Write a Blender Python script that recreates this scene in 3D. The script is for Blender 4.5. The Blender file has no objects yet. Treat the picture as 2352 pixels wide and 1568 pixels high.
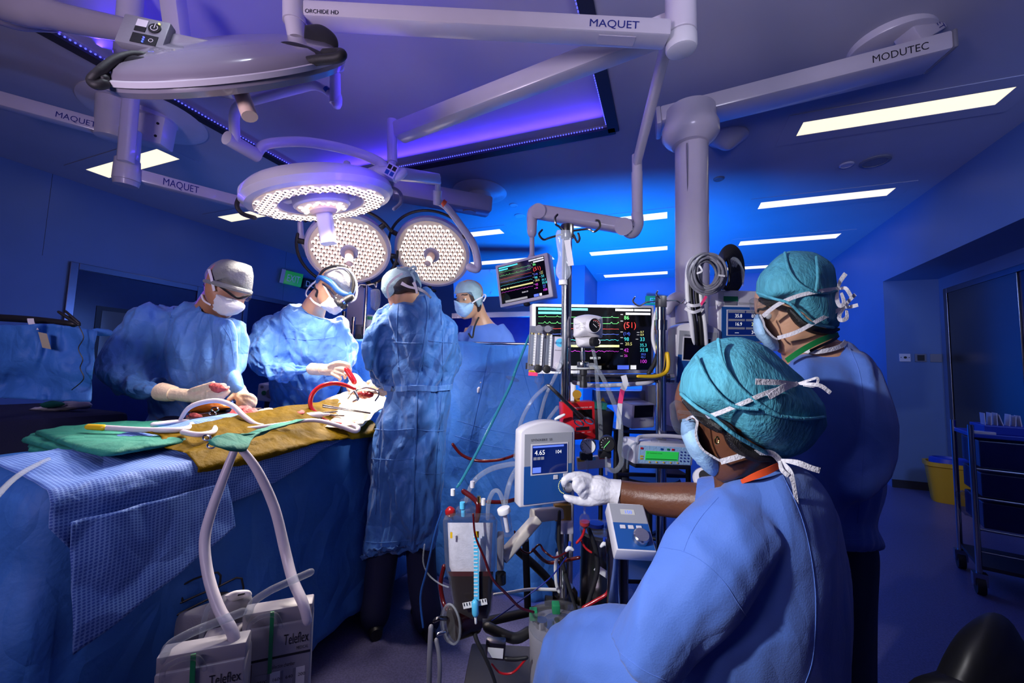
import bpy, bmesh, math, random
from mathutils import Vector as V, Matrix, noise
from math import sin, cos, pi, sqrt, radians
random.seed(7)
S = bpy.context.scene
COL = S.collection
# ---------------------------------------------------------------- camera
F = 917.586                                   # focal length for a 2352 wide frame
YAW, PITCH, ROLL = 0.373955, 0.0804237, 0.0308601
fw = V((-sin(YAW)*cos(PITCH), cos(YAW)*cos(PITCH), sin(PITCH)))
r0 = V((cos(YAW), sin(YAW), 0)); u0 = r0.cross(fw)
rt = cos(ROLL)*r0 + sin(ROLL)*u0
up = -sin(ROLL)*r0 + cos(ROLL)*u0
EYE = V((0, 0, 1.2))
hz = V((fw.x, fw.y, 0)).normalized(); lat = V((rt.x, rt.y, 0)).normalized()      # level view axis and level rightward axis
cd = bpy.data.cameras.new('camera'); cam = bpy.data.objects.new('camera', cd); COL.objects.link(cam)
cd.sensor_width = 36; cd.lens = 36*F/2352; cd.clip_start = .05; cd.clip_end = 60
cam.matrix_world = Matrix(((rt.x, up.x, -fw.x, EYE.x), (rt.y, up.y, -fw.y, EYE.y), (rt.z, up.z, -fw.z, EYE.z), (0, 0, 0, 1)))
S.camera = cam
S.cycles.max_bounces = 6; S.cycles.diffuse_bounces = 3; S.cycles.glossy_bounces = 3; S.cycles.transparent_max_bounces = 20; S.cycles.caustics_reflective = False; S.cycles.caustics_refractive = False
S.view_settings.view_transform = 'Standard'; S.view_settings.look = 'None'
S.view_settings.exposure = 0.0; S.view_settings.gamma = 1.0; S.view_settings.use_curve_mapping = False
w = bpy.data.worlds.new('room_ambient'); S.world = w; w.use_nodes = True
w.node_tree.nodes['Background'].inputs[0].default_value = (.14, .16, .40, 1)
w.node_tree.nodes['Background'].inputs[1].default_value = .018

ZS = 1.0
def P(x, y, z):
    """the point of the room seen at photo pixel x, y and z metres away along the lens axis"""
    z *= ZS
    return EYE + rt*((x-1176)/F*z) + up*((784-y)/F*z) + fw*z
def PZ(x, y, h):
    """the point at height h seen at photo pixel x, y"""
    d = rt*((x-1176)/F)+up*((784-y)/F)+fw; return EYE+d*((h-1.2)/d.z)
def lamp(kind, name, loc, target, power, color, size=.1, spot=None, blend=.5, size_y=None, spread=None):
    d = bpy.data.lights.new(name, kind); d.energy = power; d.color = color
    if kind == 'AREA':
        d.size = size
        if size_y: d.shape = 'RECTANGLE'; d.size_y = size_y
        if spread: d.spread = radians(spread)
    else:
        d.shadow_soft_size = size
    if kind == 'SPOT': d.spot_size = radians(spot); d.spot_blend = blend
    o = bpy.data.objects.new(name, d); COL.objects.link(o); o.location = loc
    if target is not None: o.rotation_euler = (V(target)-V(loc)).to_track_quat('-Z', 'Y').to_euler()
    o['kind'] = 'helper'
    return o
# ---------------------------------------------------------------- lights
WARM = (1, .86, .74)
# the three burning surgical lamps
lamp('SPOT', 'dome_lamp_light', P(800, 585, 2.80), P(770, 930, 1.9), 330, WARM, .10, 60, .4)
lamp('SPOT', 'dome_lamp_light', P(985, 592, 3.12), P(780, 930, 1.95), 330, WARM, .10, 46, .4)
# the photographer's flash heads beside the camera
lamp('SPOT', 'flash_head', P(-1500, -520, .25), P(1430, 980, 1.2), 92, (.96, .97, 1), .025, 72, .6)
lamp('SPOT', 'flash_head', P(1980, 200, 1.05), P(1090, 830, 2.1), 135, (.93, .96, 1), .03, 40, .6)
lamp('SPOT', 'flash_head', P(330, -500, 1.1), P(330, 1060, 1.25), 26, (.80, .88, 1), .05, 46, 1.0)
# blue gelled light of the far half, then added wall and ceiling fills
lamp('AREA', 'blue_wash', (-.7, 4.6, 1.0), (-1.2, 7.4, 2.9), 270, (.0, .20, 1), .9, spread=150)
lamp('AREA', 'blue_wash', (-3.6, 3.2, 1.6), (-5.6, 3.0, 2.4), 15, (.13, .28, 1), .8)  # added wash that brightens the left wall
lamp('AREA', 'blue_wash', (2.1, 1.6, 2.7), (2.45, 4.6, 1.9), 9, (.26, .40, 1), .6, spread=80)  # added grazing wash that brightens the right wall
lamp('AREA', 'violet_fill', (-1.2, -.9, 1.6), (-1.5, .9, 3.2), 33, (.86, .70, .95), .6)  # added fill for the ceiling recess and the arms
lamp('AREA', 'bounce_fill', (.5, .3, 2.0), (.9, 1.7, 3.2), 9, (.74, .72, 1), .5, spread=125)  # added fill lighting ceiling and arms like bounced flash
# blue LED rows inside the ceiling recess
CX0, CX1, CY0, CY1 = -3.57, -.40, -.6, 3.18
VIO = (.07, .03, 1)
lamp('AREA', 'led_row', (CX0+.10, (CY0+CY1)/2, 3.215), (CX0+.22, (CY0+CY1)/2, 3.27), 9, VIO, .03, size_y=3.6, spread=130)
lamp('AREA', 'led_row', (CX1-.10, (CY0+CY1)/2, 3.215), (CX1-.22, (CY0+CY1)/2, 3.27), 9, VIO, .03, size_y=3.6, spread=130)
lamp('AREA', 'led_row', ((CX0+CX1)/2, CY1-.10, 3.215), ((CX0+CX1)/2, CY1-.22, 3.27), 9, VIO, 3.0, size_y=.03, spread=130)

# ---------------------------------------------------------------- materials
def nt(m): return m.node_tree.nodes, m.node_tree.links
def mat(name, col, rough=.5, metal=0., bump=0., bscale=60., vary=.0, emit=0., ecol=None, coat=0., sheen=0., spec=.5, sss=0., stretch=None, vscale=12):
    m = bpy.data.materials.new(name); m.use_nodes = True; N, L = nt(m)
    b = N['Principled BSDF']; c = (*col, 1) if len(col) == 3 else col
    b.inputs['Base Color'].default_value = c; b.inputs['Roughness'].default_value = rough
    b.inputs['Metallic'].default_value = metal; b.inputs['Specular IOR Level'].default_value = spec
    b.inputs['Coat Weight'].default_value = coat; b.inputs['Sheen Weight'].default_value = sheen
    if sss: b.inputs['Subsurface Weight'].default_value = sss; b.inputs['Subsurface Radius'].default_value = (.02, .008, .004)
    if emit: b.inputs['Emission Color'].default_value = (*(ecol or col), 1); b.inputs['Emission Strength'].default_value = emit
    if bump or vary:
        tc = N.new('ShaderNodeTexCoord'); n = N.new('ShaderNodeTexNoise'); n.inputs['Scale'].default_value = bscale; n.inputs['Detail'].default_value = 4
        src = tc.outputs['Object']
        if stretch:
            mp = N.new('ShaderNodeMapping'); mp.inputs['Scale'].default_value = stretch; L.new(src, mp.inputs[0]); src = mp.outputs[0]
        L.new(src, n.inputs['Vector'])
        if bump:
            bn = N.new('ShaderNodeBump'); bn.inputs['Strength'].default_value = bump; bn.inputs['Distance'].default_value = .01
            L.new(n.outputs['Fac'], bn.inputs['Height']); L.new(bn.outputs[0], b.inputs['Normal'])
        if vary:
            n2 = N.new('ShaderNodeTexNoise'); n2.inputs['Scale'].default_value = vscale; L.new(src, n2.inputs['Vector'])
            mx = N.new('ShaderNodeMixRGB'); mx.blend_type = 'MULTIPLY'; mx.inputs[1].default_value = c
            rp = N.new('ShaderNodeValToRGB'); rp.color_ramp.elements[0].position = .35; rp.color_ramp.elements[1].position = .65
            rp.color_ramp.elements[0].color = (1-vary,)*3+(1,); L.new(n2.outputs['Fac'], rp.inputs[0])
            mx.inputs[0].default_value = 1; L.new(rp.outputs[0], mx.inputs[2]); L.new(mx.outputs[0], b.inputs['Base Color'])
    return m
def clear(name, tint=(.9, .95, 1), op=.25, rough=.05, dif=.25):
    """thin clear plastic: mostly see-through, with a fresnel sheen and a milky share"""
    m = bpy.data.materials.new(name); m.use_nodes = True; N, L = nt(m)
    b = N['Principled BSDF']; b.inputs['Base Color'].default_value = (*(x*dif for x in tint), 1); b.inputs['Roughness'].default_value = rough
    t = N.new('ShaderNodeBsdfTransparent'); t.inputs[0].default_value = tuple(.4+.6*x for x in tint)+(1,)
    lw = N.new('ShaderNodeLayerWeight'); lw.inputs[0].default_value = .35
    ma = N.new('ShaderNodeMath'); ma.operation = 'MULTIPLY_ADD'; ma.inputs[1].default_value = .40; ma.inputs[2].default_value = op; ma.use_clamp = True
    L.new(lw.outputs['Facing'], ma.inputs[0]); mx = N.new('ShaderNodeMixShader')
    L.new(ma.outputs[0], mx.inputs[0]); L.new(t.outputs[0], mx.inputs[1]); L.new(b.outputs[0], mx.inputs[2])
    L.new(mx.outputs[0], N['Material Output'].inputs[0])
    return m
def dotted(name, col, col2, scale, rough=.7):
    """woven drape stuff with rows of tiny dark dots"""
    m = mat(name, col, rough); N, L = nt(m); b = N['Principled BSDF']
    tc = N.new('ShaderNodeTexCoord'); v = N.new('ShaderNodeTexVoronoi'); v.inputs['Scale'].default_value = scale; v.inputs['Randomness'].default_value = .0
    sx = N.new('ShaderNodeSeparateXYZ'); L.new(tc.outputs['Object'], sx.inputs[0])
    ma = N.new('ShaderNodeMath'); ma.operation = 'SUBTRACT'; L.new(sx.outputs[0], ma.inputs[0]); L.new(sx.outputs[2], ma.inputs[1])
    cx = N.new('ShaderNodeCombineXYZ'); L.new(sx.outputs[1], cx.inputs[0]); L.new(ma.outputs[0], cx.inputs[1])
    L.new(cx.outputs[0], v.inputs['Vector']); rp = N.new('ShaderNodeValToRGB')
    rp.color_ramp.elements[0].position = .30; rp.color_ramp.elements[1].position = .42
    rp.color_ramp.elements[0].color = (*col2, 1); rp.color_ramp.elements[1].color = (*col, 1)
    L.new(v.outputs['Distance'], rp.inputs[0]); L.new(rp.outputs[0], b.inputs['Base Color'])
    return m
def creased(m, sc1, sc2, st, stretch=(1, 1, .55)):
    """add the sharp fold lines of stiff cloth to a material's bump"""
    N, L = nt(m); b = N['Principled BSDF']; tc = N.new('ShaderNodeTexCoord'); mp = N.new('ShaderNodeMapping'); mp.inputs['Scale'].default_value = stretch
    nz = N.new('ShaderNodeTexNoise'); nz.inputs['Scale'].default_value = 3; L.new(tc.outputs['Object'], nz.inputs['Vector'])
    mx = N.new('ShaderNodeMixRGB'); mx.blend_type = 'LINEAR_LIGHT'; mx.inputs[0].default_value = .12; L.new(tc.outputs['Object'], mx.inputs[1]); L.new(nz.outputs['Color'], mx.inputs[2]); L.new(mx.outputs[0], mp.inputs[0])
    last = None
    for sc, k in ((sc1, 1.), (sc2, .45)):
        v = N.new('ShaderNodeTexVoronoi'); v.feature = 'DISTANCE_TO_EDGE'; v.inputs['Scale'].default_value = sc; L.new(mp.outputs[0], v.inputs['Vector'])
        q = N.new('ShaderNodeMath'); q.operation = 'MULTIPLY'; q.inputs[1].default_value = k*8/sc; L.new(v.outputs['Distance'], q.inputs[0])
        if last: a = N.new('ShaderNodeMath'); L.new(last.outputs[0], a.inputs[0]); L.new(q.outputs[0], a.inputs[1]); last = a
        else: last = q
    bn = N.new('ShaderNodeBump'); bn.inputs['Strength'].default_value = st; bn.inputs['Distance'].default_value = .06; L.new(last.outputs[0], bn.inputs['Height'])
    old = b.inputs['Normal'].links[0].from_node if b.inputs['Normal'].is_linked else None
    if old: L.new(bn.outputs[0], old.inputs['Normal'])
    else: L.new(bn.outputs[0], b.inputs['Normal'])
M = {}
def mk(k, *a, **kw): M[k] = mat(k, *a, **kw)
mk('wall', (.12, .20, .40), .45, bump=.05, bscale=3, vary=.06, vscale=2)
mk('ceiling', (.42, .42, .52), .6, bump=.04, bscale=40, vary=.05, vscale=2)
mk('recess_panel', (.50, .48, .62), .5, vary=.05, vscale=2, bump=.02)
mk('floor', (.13, .125, .26), .35, bump=.10, bscale=260, vary=.35, vscale=140)
mk('door', (.006, .010, .075), .25, vary=.1, bump=.02)
mk('steel', (.55, .55, .58), .22, 1, bump=.05, bscale=30, stretch=(1, 1, 14))
mk('chrome', (.50, .49, .50), .14, 1, bump=.02, bscale=20)
mk('frame_steel', (.20, .20, .24), .3, 1, bump=.03)
mk('dark_steel', (.16, .15, .15), .25, 1, bump=.02)
mk('enamel', (.66, .63, .70), .28, coat=.3, bump=.015, bscale=20, vary=.03)
mk('enamel_dim', (.56, .53, .62), .35, coat=.2, bump=.015, bscale=20, vary=.03)
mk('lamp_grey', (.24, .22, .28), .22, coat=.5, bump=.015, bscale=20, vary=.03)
mk('shell', (.72, .70, .74), .3, bump=.02, bscale=120, vary=.02)
mk('black', (.006, .006, .008), .5, bump=.03, bscale=80)
mk('black_rubber', (.012, .012, .014), .6, bump=.1, bscale=90)
mk('dark', (.02, .02, .03), .5, bump=.05)
mk('diffuser', (.9, .85, .7), .5, emit=1.25, ecol=(1, .87, .56), vary=.02)
mk('lens', (.55, .42, .35), .3, emit=.24, ecol=(1, .80, .66), bump=.25, bscale=60)
mk('led_bulb', (1, .95, .9), .1, emit=2.3, ecol=(1, .86, .74), bump=.02)
mk('led_shade', (.16, .10, .08), .3, bump=.05)  # dark spots that paint the shading low on each LED
mk('handle_cover', (.85, .62, .48), .4, bump=.02)
mk('led_blue', (.1, .1, 1), .3, emit=1.5, ecol=(.10, .12, 1), bump=.01)
mk('navy_ink', (.01, .02, .22), .4, bump=.01)
mk('black_ink', (.012, .012, .02), .5, bump=.01)
mk('white_ink', (.8, .8, .8), .5, bump=.01)
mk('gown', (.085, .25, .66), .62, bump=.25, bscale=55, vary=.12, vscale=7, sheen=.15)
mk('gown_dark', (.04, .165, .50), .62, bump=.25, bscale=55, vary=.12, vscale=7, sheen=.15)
mk('scrub', (.09, .205, .66), .75, bump=.12, bscale=300, vary=.06, sheen=.2)
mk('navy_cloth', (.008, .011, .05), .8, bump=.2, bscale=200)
mk('drape', (.03, .155, .52), .68, bump=.2, bscale=60, vary=.12, vscale=5)
M['drape_dots'] = dotted('drape_dots', (.15, .28, .64), (.03, .09, .40), 120)
mk('cap_cyan', (.10, .46, .60), .75, bump=.4, bscale=160, vary=.28, vscale=55, stretch=(1, 1, .35))
mk('cap_pale', (.36, .55, .62), .75, bump=.35, bscale=120, vary=.15, vscale=20)
mk('unit_grey', (.30, .29, .34), .4, bump=.02)
mk('cap_light', (.42, .44, .43), .75, bump=.35, bscale=120, vary=.15, vscale=20)
mk('cap_grey', (.24, .26, .26), .75, bump=.35, bscale=120, vary=.15, vscale=20)
mk('mask_white', (.72, .78, .84), .7, bump=.2, bscale=150)
mk('mask_blue', (.38, .62, .86), .7, bump=.2, bscale=150)
mk('tape_white', (.82, .80, .86), .75, bump=.4, bscale=220, vary=.08, vscale=150)
mk('skin_dark', (.17, .062, .028), .42, bump=.12, bscale=120, vary=.15, sss=.08)
mk('skin_light', (.60, .33, .20), .45, bump=.1, bscale=120, vary=.1, sss=.1)
mk('skin_tan', (.46, .22, .12), .45, bump=.1, bscale=120, vary=.1, sss=.1)
mk('hair', (.010, .007, .006), .35, bump=.6, bscale=120, stretch=(6, 6, 1))
mk('eye', (.7, .68, .66), .15, bump=.01)
mk('glove_white', (.78, .77, .80), .45, bump=.3, bscale=70, vary=.03)
mk('glove_cream', (.80, .62, .45), .4, bump=.3, bscale=70, vary=.08)
mk('blood', (.42, .012, .015), .25, bump=.4, bscale=60, vary=.3)
mk('gauze_red', (.62, .10, .10), .6, bump=.7, bscale=90, vary=.35, vscale=40)
mk('gauze_cream', (.85, .66, .50), .75, bump=.5, bscale=90, vary=.2, vscale=18)
mk('iodine', (.13, .078, .0005), .6, spec=.06, bump=.5, bscale=45, vary=.25, vscale=22)
mk('iodine_orange', (.55, .16, .012), .3, bump=.4, bscale=60, vary=.3, vscale=25)
mk('green_cloth', (.008, .19, .14), .8, bump=.25, bscale=120, vary=.15, vscale=8)
mk('silicone', (.62, .58, .66), .35, bump=.05, vary=.05)
mk('tube_red', (.42, .010, .015), .2, bump=.02)
mk('tube_dark_red', (.075, .004, .006), .2, bump=.02)
mk('cable_grey', (.20, .20, .24), .5, bump=.1, bscale=90)
mk('cable_white', (.72, .72, .74), .45, bump=.05)
mk('yellow', (.78, .48, .01), .4, bump=.03)
mk('bin_yellow', (.62, .33, .012), .4, bump=.03)
mk('brown_yellow', (.42, .22, .02), .45, bump=.03)
mk('panel_grey', (.36, .37, .40), .45, bump=.02)
mk('panel_blue', (.012, .09, .34), .4, bump=.02)
mk('red_box', (.60, .012, .018), .3, bump=.03, vary=.08)
mk('screen_navy', (.002, .006, .06), .08, emit=.16, ecol=(.01, .05, .45), bump=.005)
mk('screen_black', (.004, .004, .005), .08, bump=.005)
mk('screen_green', (.03, .45, .08), .2, emit=.5, ecol=(.02, .5, .05), bump=.01)
mk('sign_green', (.01, .20, .06), .35, emit=.22, ecol=(.02, .5, .12), bump=.01)
mk('olive_glass', (.10, .11, .10), .15, bump=.01)
mk('board_white', (.55, .60, .85), .35, bump=.01)
mk('pink', (.95, .05, .20), .6, bump=.05)
mk('orange', (.95, .10, .02), .6, bump=.05)
mk('lanyard_green', (.01, .26, .06), .6, bump=.1, bscale=200)
mk('tape_green', (.01, .22, .08), .5, bump=.05)
mk('tray_blue', (.01, .045, .42), .4, bump=.02)
mk('aqua', (.10, .55, .85), .35, bump=.02)
mk('arm_cream', (.55, .50, .44), .38, bump=.02)
mk('paper', (.62, .60, .66), .8, bump=.1)
mk('frost', (.78, .76, .80), .55, bump=.15, bscale=220, vary=.12, vscale=60)
mk('dark_blood', (.010, .0008, .0015), .15, spec=.2, bump=.01)
mk('gold', (.8, .55, .15), .2, 1, bump=.01)
mk('tan_tape', (.34, .30, .22), .6, bump=.05)
for k, c in dict(g=(.15, .85, .2), r=(.9, .06, .05), b=(.1, .18, .9), c=(.08, .75, .75), y=(.75, .72, .25), m=(.75, .06, .75), t=(.08, .8, .78), w=(.75, .75, .75), h=(.3, .3, .3)).items():
    mk('px_'+k, c, .5, emit=.85, ecol=c, bump=.001)
M['clear'] = clear('clear', (.9, .94, 1), .04)
M['clear_bag'] = clear('clear_bag', (.85, .9, 1), .28, dif=.7)
M['clear_tube'] = clear('clear_tube', (.82, .88, .95), .16, dif=.6)
M['tube_teal'] = clear('tube_teal', (.05, .38, .50), .45, dif=.9)
M['tube_navy'] = clear('tube_navy', (.03, .12, .45), .6, dif=.8)
M['clear_acrylic'] = clear('clear_acrylic', (.92, .94, 1), .03)
M['film'] = clear('film', (.8, .82, .9), .06)

for k_, a_ in dict(gown=(7, 17, .55), gown_dark=(7, 19, .55), drape=(4.5, 13, .35), scrub=(5, 14, .16), drape_dots=(5, 15, .3), green_cloth=(9, 22, .4)).items(): creased(M[k_], *a_)
# ---------------------------------------------------------------- mesh helpers
def smooth_path(p, k=6):
    p = [tuple(a) for a in p]
    if len(p) < 3 or k < 2: return [V(a) for a in p]
    out = []
    for i in range(len(p)-1):
        a, b, c, d = p[max(i-1, 0)], p[i], p[i+1], p[min(i+2, len(p)-1)]
        for j in range(k):
            t = j/k
            out.append(V([.5*(2*q+(-o+r)*t+(2*o-5*q+4*r-s)*t*t+(-o+3*q-3*r+s)*t**3) for o, q, r, s in zip(a, b, c, d)]))
    out.append(V(p[-1])); return out
class MB:
    def __init__(s): s.v = []; s.f = []
    def add(s, vs, fs):
        n = len(s.v); s.v += [V(a) for a in vs]; s.f += [tuple(i+n for i in q) for q in fs]; return s
    def rings(s, rings, cap=True, closed=True):
        n = len(rings[0]); vs = [p for r in rings for p in r]; fs = []
        for i in range(len(rings)-1):
            for j in range(n if closed else n-1):
                k = (j+1) % n; fs.append((i*n+j, i*n+k, (i+1)*n+k, (i+1)*n+j))
        if cap and closed: fs += [tuple(reversed(range(n))), tuple(range((len(rings)-1)*n, len(rings)*n))]
        return s.add(vs, fs)
    def box(s, o, ax, ay, az):
        """box with one corner o and three edge vectors"""
        o, ax, ay, az = V(o), V(ax), V(ay), V(az)
        return s.add([o, o+ax, o+ax+ay, o+ay, o+az, o+ax+az, o+ax+ay+az, o+ay+az],
                     [(0, 3, 2, 1), (4, 5, 6, 7), (0, 1, 5, 4), (1, 2, 6, 5), (2, 3, 7, 6), (3, 0, 4, 7)])
    def abox(s, x0, x1, y0, y1, z0, z1): return s.box((x0, y0, z0), (x1-x0, 0, 0), (0, y1-y0, 0), (0, 0, z1-z0))
    def beam(s, a, b, wd, h, upv=(0, 0, 1), n=0):
        """rectangular bar from a to b, with rounded long edges when n > 0"""
        a, b = V(a), V(b); d = (b-a).normalized(); x = d.cross(V(upv)).normalized(); y = x.cross(d)
        if not n: return s.box(a-x*wd/2-y*h/2, x*wd, b-a, y*h)
        r = min(wd, h)*.28; pr = []
        for cx, cy, a0 in ((1, 1, 0), (-1, 1, pi/2), (-1, -1, pi), (1, -1, 1.5*pi)):
            for i in range(n+1):
                t = a0+i*pi/2/n; pr.append((cx*(wd/2-r)+r*cos(t), cy*(h/2-r)+r*sin(t)))
        return s.rings([[q+x*i+y*j for i, j in pr] for q in (a, b)])
    def tube(s, path, r, n=12, k=6, round_end=True):
        """round tube along 3-D points; r one radius or one per point"""
        if not hasattr(r, '__len__'): r = [r]*len(path)
        pts = smooth_path([(*p, q) for p, q in zip(path, r)], k)
        pos = [V(p[:3]) for p in pts]; rad = [max(p[3], 1e-4) for p in pts]
        T = [(pos[min(i+1, len(pos)-1)]-pos[max(i-1, 0)]).normalized() for i in range(len(pos))]
        x = T[0].orthogonal().normalized(); rg = []
        for i, p in enumerate(pos):
            x = (x-T[i]*x.dot(T[i])).normalized(); y = T[i].cross(x)
            rg.append([p+(x*cos(2*pi*j/n)+y*sin(2*pi*j/n))*rad[i] for j in range(n)])
        if round_end:
            def capring(i, sg):
                out = []
                for a in (.5, .85):
                    c = pos[i]+T[i]*sg*rad[i]*sin(a*pi/2); out.append([c+(q-pos[i])*cos(a*pi/2) for q in rg[i]])
                return out
            rg = capring(0, -1)[::-1]+rg+capring(-1, 1)
        return s.rings(rg)
    def cyl(s, a, b, r, r2=None, n=24):
        a, b = V(a), V(b); d = (b-a).normalized(); x = d.orthogonal().normalized(); y = d.cross(x)
        return s.rings([[c+(x*cos(2*pi*j/n)+y*sin(2*pi*j/n))*q for j in range(n)] for c, q in ((a, r), (b, r if r2 is None else r2))])
    def lathe(s, o, axis, prof, n=32, cap=True):
        """profile of (radius, height) turned about an axis through o"""
        o = V(o); d = V(axis).normalized(); x = d.orthogonal().normalized(); y = d.cross(x)
        return s.rings([[o+d*h+(x*cos(2*pi*j/n)+y*sin(2*pi*j/n))*max(q, 1e-4) for j in range(n)] for q, h in prof], cap)
    def ball(s, c, r, n=12, sc=(1, 1, 1)):
        c = V(c)
        return s.rings([[c+V((sc[0]*r*sin(t)*cos(2*pi*j/(2*n)), sc[1]*r*sin(t)*sin(2*pi*j/(2*n)), sc[2]*r*cos(t))) for j in range(2*n)]
                        for t in [pi*(i+.08)/(n+.16) for i in range(n+1)]])
    def sections(s, secs, n=32, e=2.5, k=3):
        """body loft: each section (xl, yl, xr, yr, z, d) spans two photo pixels at depth z with real half-depth d"""
        secs = smooth_path([tuple(q) for q in secs], k); rg = []
        for xl, yl, xr, yr, z, d in secs:
            ring = []
            for j in range(n):
                a = 2*pi*j/n; c, q = cos(a), sin(a)
                c = math.copysign(abs(c)**(2/e), c); q = math.copysign(abs(q)**(2/e), q)
                ring.append(P((xl+xr)/2+(xr-xl)/2*c, (yl+yr)/2+(yr-yl)/2*c, z+d*q))
            rg.append(ring)
        return s.rings(rg)
    def rows(s, rows, **kw): return s.sections([(xl, y, xr, y, z, d) for y, xl, xr, z, d in rows], **kw)
    def ptube(s, path, n=14, k=5, round_end=True):
        """tube through photo pixels: each (x, y, z, radius in pixels)"""
        return s.tube([P(x, y, z) for x, y, z, r in path], [r*z*ZS/F for x, y, z, r in path], n, k, round_end)
    def inflate(s, outline, z, front, back, N=48, rings=9, zx=0., zy=0., c=None):
        """rounded solid whose outline passes through the given pixels at depth z"""
        pts = smooth_path([tuple(p) for p in outline]+[tuple(outline[0])], 8)[:-1]
        L = [0]
        for a, b in zip(pts, pts[1:]+pts[:1]): L.append(L[-1]+(V(b)-V(a)).length)
        rs = []; i = 0
        for q in range(N):
            t = L[-1]*q/N
            while L[i+1] < t: i += 1
            u = (t-L[i])/max(L[i+1]-L[i], 1e-6); rs.append(V(pts[i]).lerp(V(pts[(i+1) % len(pts)]), u))
        cx, cy = c or (sum(p[0] for p in rs)/N, sum(p[1] for p in rs)/N); rg = []
        for i in range(-rings, rings+1):
            a = pi/2*(i/(rings+.25)); rr = cos(a); dz = (back if i > 0 else front)*sin(a)
            rg.append([P(cx+(p[0]-cx)*rr, cy+(p[1]-cy)*rr, z+dz+zx*(p[0]-cx)*rr+zy*(p[1]-cy)*rr) for p in rs])
        return s.rings(rg)
    def grid(s, fn, nu, nv, th=0.):
        """sheet fn(u, v) with u, v in 0..1, given real thickness th along its normal"""
        g = [[V(fn(i/nu, j/nv)) for j in range(nv+1)] for i in range(nu+1)]
        W = nv+1; vs = [p for r in g for p in r]; fs = [(i*W+j, i*W+j+1, (i+1)*W+j+1, (i+1)*W+j) for i in range(nu) for j in range(nv)]
        if th:
            nm = []
            for i in range(nu+1):
                for j in range(nv+1):
                    a = g[min(i+1, nu)][j]-g[max(i-1, 0)][j]; b = g[i][min(j+1, nv)]-g[i][max(j-1, 0)]
                    q = a.cross(b); nm.append(q.normalized() if q.length > 1e-12 else V((0, 0, 1)))
            n = len(vs); vs = vs+[p-q*th for p, q in zip(vs, nm)]; fs = fs+[tuple(i+n for i in reversed(q)) for q in fs]
            edge = [i*W for i in range(nu+1)]+[nu*W+j for j in range(1, W)]+[i*W+nv for i in range(nu-1, -1, -1)]+[j for j in range(nv-1, 0, -1)]
            for a, b in zip(edge, edge[1:]+edge[:1]): fs.append((a, b, b+n, a+n))
        return s.add(vs, fs)
WPOS = {}
def wpos(o): return WPOS.get(o.name, V((0, 0, 0))) if o else V((0, 0, 0))
def new_obj(name, me, parent=None):
    o = bpy.data.objects.new(name, me); COL.objects.link(o)
    if parent: o.parent = parent; WPOS[o.name] = wpos(parent)
    return o
def tag(o, label=None, cat=None, group=None, kind=None):
    if label: o['label'] = label
    if cat: o['category'] = cat
    if group: o['group'] = group
    if kind: o['kind'] = kind
    return o
def thing(name, label, cat, loc, group=None):
    o = bpy.data.objects.new(name, None); COL.objects.link(o); o.location = loc; o.empty_display_size = .05
    WPOS[o.name] = V(loc); return tag(o, label, cat, group)
def obj(name, mb, m, parent=None, smooth=True, bevel=0., angle=40, loc=None, label=None, remesh=None, sm=3, disp=None):
    """link one mesh; vertices are in room coordinates and are moved under the parent's (or loc's) origin"""
    me = bpy.data.meshes.new(name); me.from_pydata([tuple(v) for v in mb.v], [], mb.f); me.update()
    bm = bmesh.new(); bm.from_mesh(me)
    bmesh.ops.recalc_face_normals(bm, faces=bm.faces)
    if bevel:
        es = [e for e in bm.edges if len(e.link_faces) == 2 and e.calc_face_angle(0) > .6]
        bmesh.ops.bevel(bm, geom=es, offset=bevel, segments=2, profile=.5, affect='EDGES', clamp_overlap=True)
    bm.to_mesh(me); bm.free()
    if remesh:
        t = bpy.data.objects.new('work', me); COL.objects.link(t)
        q = t.modifiers.new('r', 'REMESH'); q.mode = 'VOXEL'; q.voxel_size = remesh
        if sm: q2 = t.modifiers.new('s', 'SMOOTH'); q2.factor = .5; q2.iterations = sm
        dg = bpy.context.evaluated_depsgraph_get()
        m2 = bpy.data.meshes.new_from_object(t.evaluated_get(dg)); bpy.data.objects.remove(t); bpy.data.meshes.remove(me); me = m2; me.name = name
    if disp:
        nr = [v.normal.copy() for v in me.vertices]
        for v, q in zip(me.vertices, nr): v.co += q*disp(v.co)
    o = new_obj(name, me, parent)
    base = wpos(parent) if parent else (V(loc) if loc is not None else V((0, 0, 0)))
    if not parent and loc is None and mb.v:
        xs = [v.co for v in me.vertices]; base = V(((min(v.x for v in xs)+max(v.x for v in xs))/2, (min(v.y for v in xs)+max(v.y for v in xs))/2, min(v.z for v in xs)))
    if base.length > 0: me.transform(Matrix.Translation(-base))
    if not parent: o.location = base; WPOS[o.name] = base
    me.materials.clear(); me.materials.append(M[m] if isinstance(m, str) else m)
    if smooth:
        for p in me.polygons: p.use_smooth = True
        if angle < 180 and not remesh:
            me.update()
            try: me.set_sharp_from_angle(angle=radians(angle))
            except Exception: pass
    if label: o['label'] = label
    return o
from mathutils.bvhtree import BVHTree
def surface(o):
    me = o.data; b = wpos(o.parent) if o.parent else wpos(o)
    return BVHTree.FromPolygons([v.co+b for v in me.vertices], [tuple(p.vertices) for p in me.polygons])
def on_surface(tree, path, k=8):
    """points where the sight lines through the given pixels meet a cloth surface"""
    out = []
    for x, y in smooth_path([(a, b) for a, b in path] if len(path) > 2 else [path[0], ((path[0][0]+path[1][0])/2, (path[0][1]+path[1][1])/2), path[1]], k):
        d = (P(x, y, 1)-EYE).normalized(); hit, nr, i, ds = tree.ray_cast(EYE, d)
        if hit is not None: out.append((hit, nr if nr.dot(d) < 0 else -nr))
    return out
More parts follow.
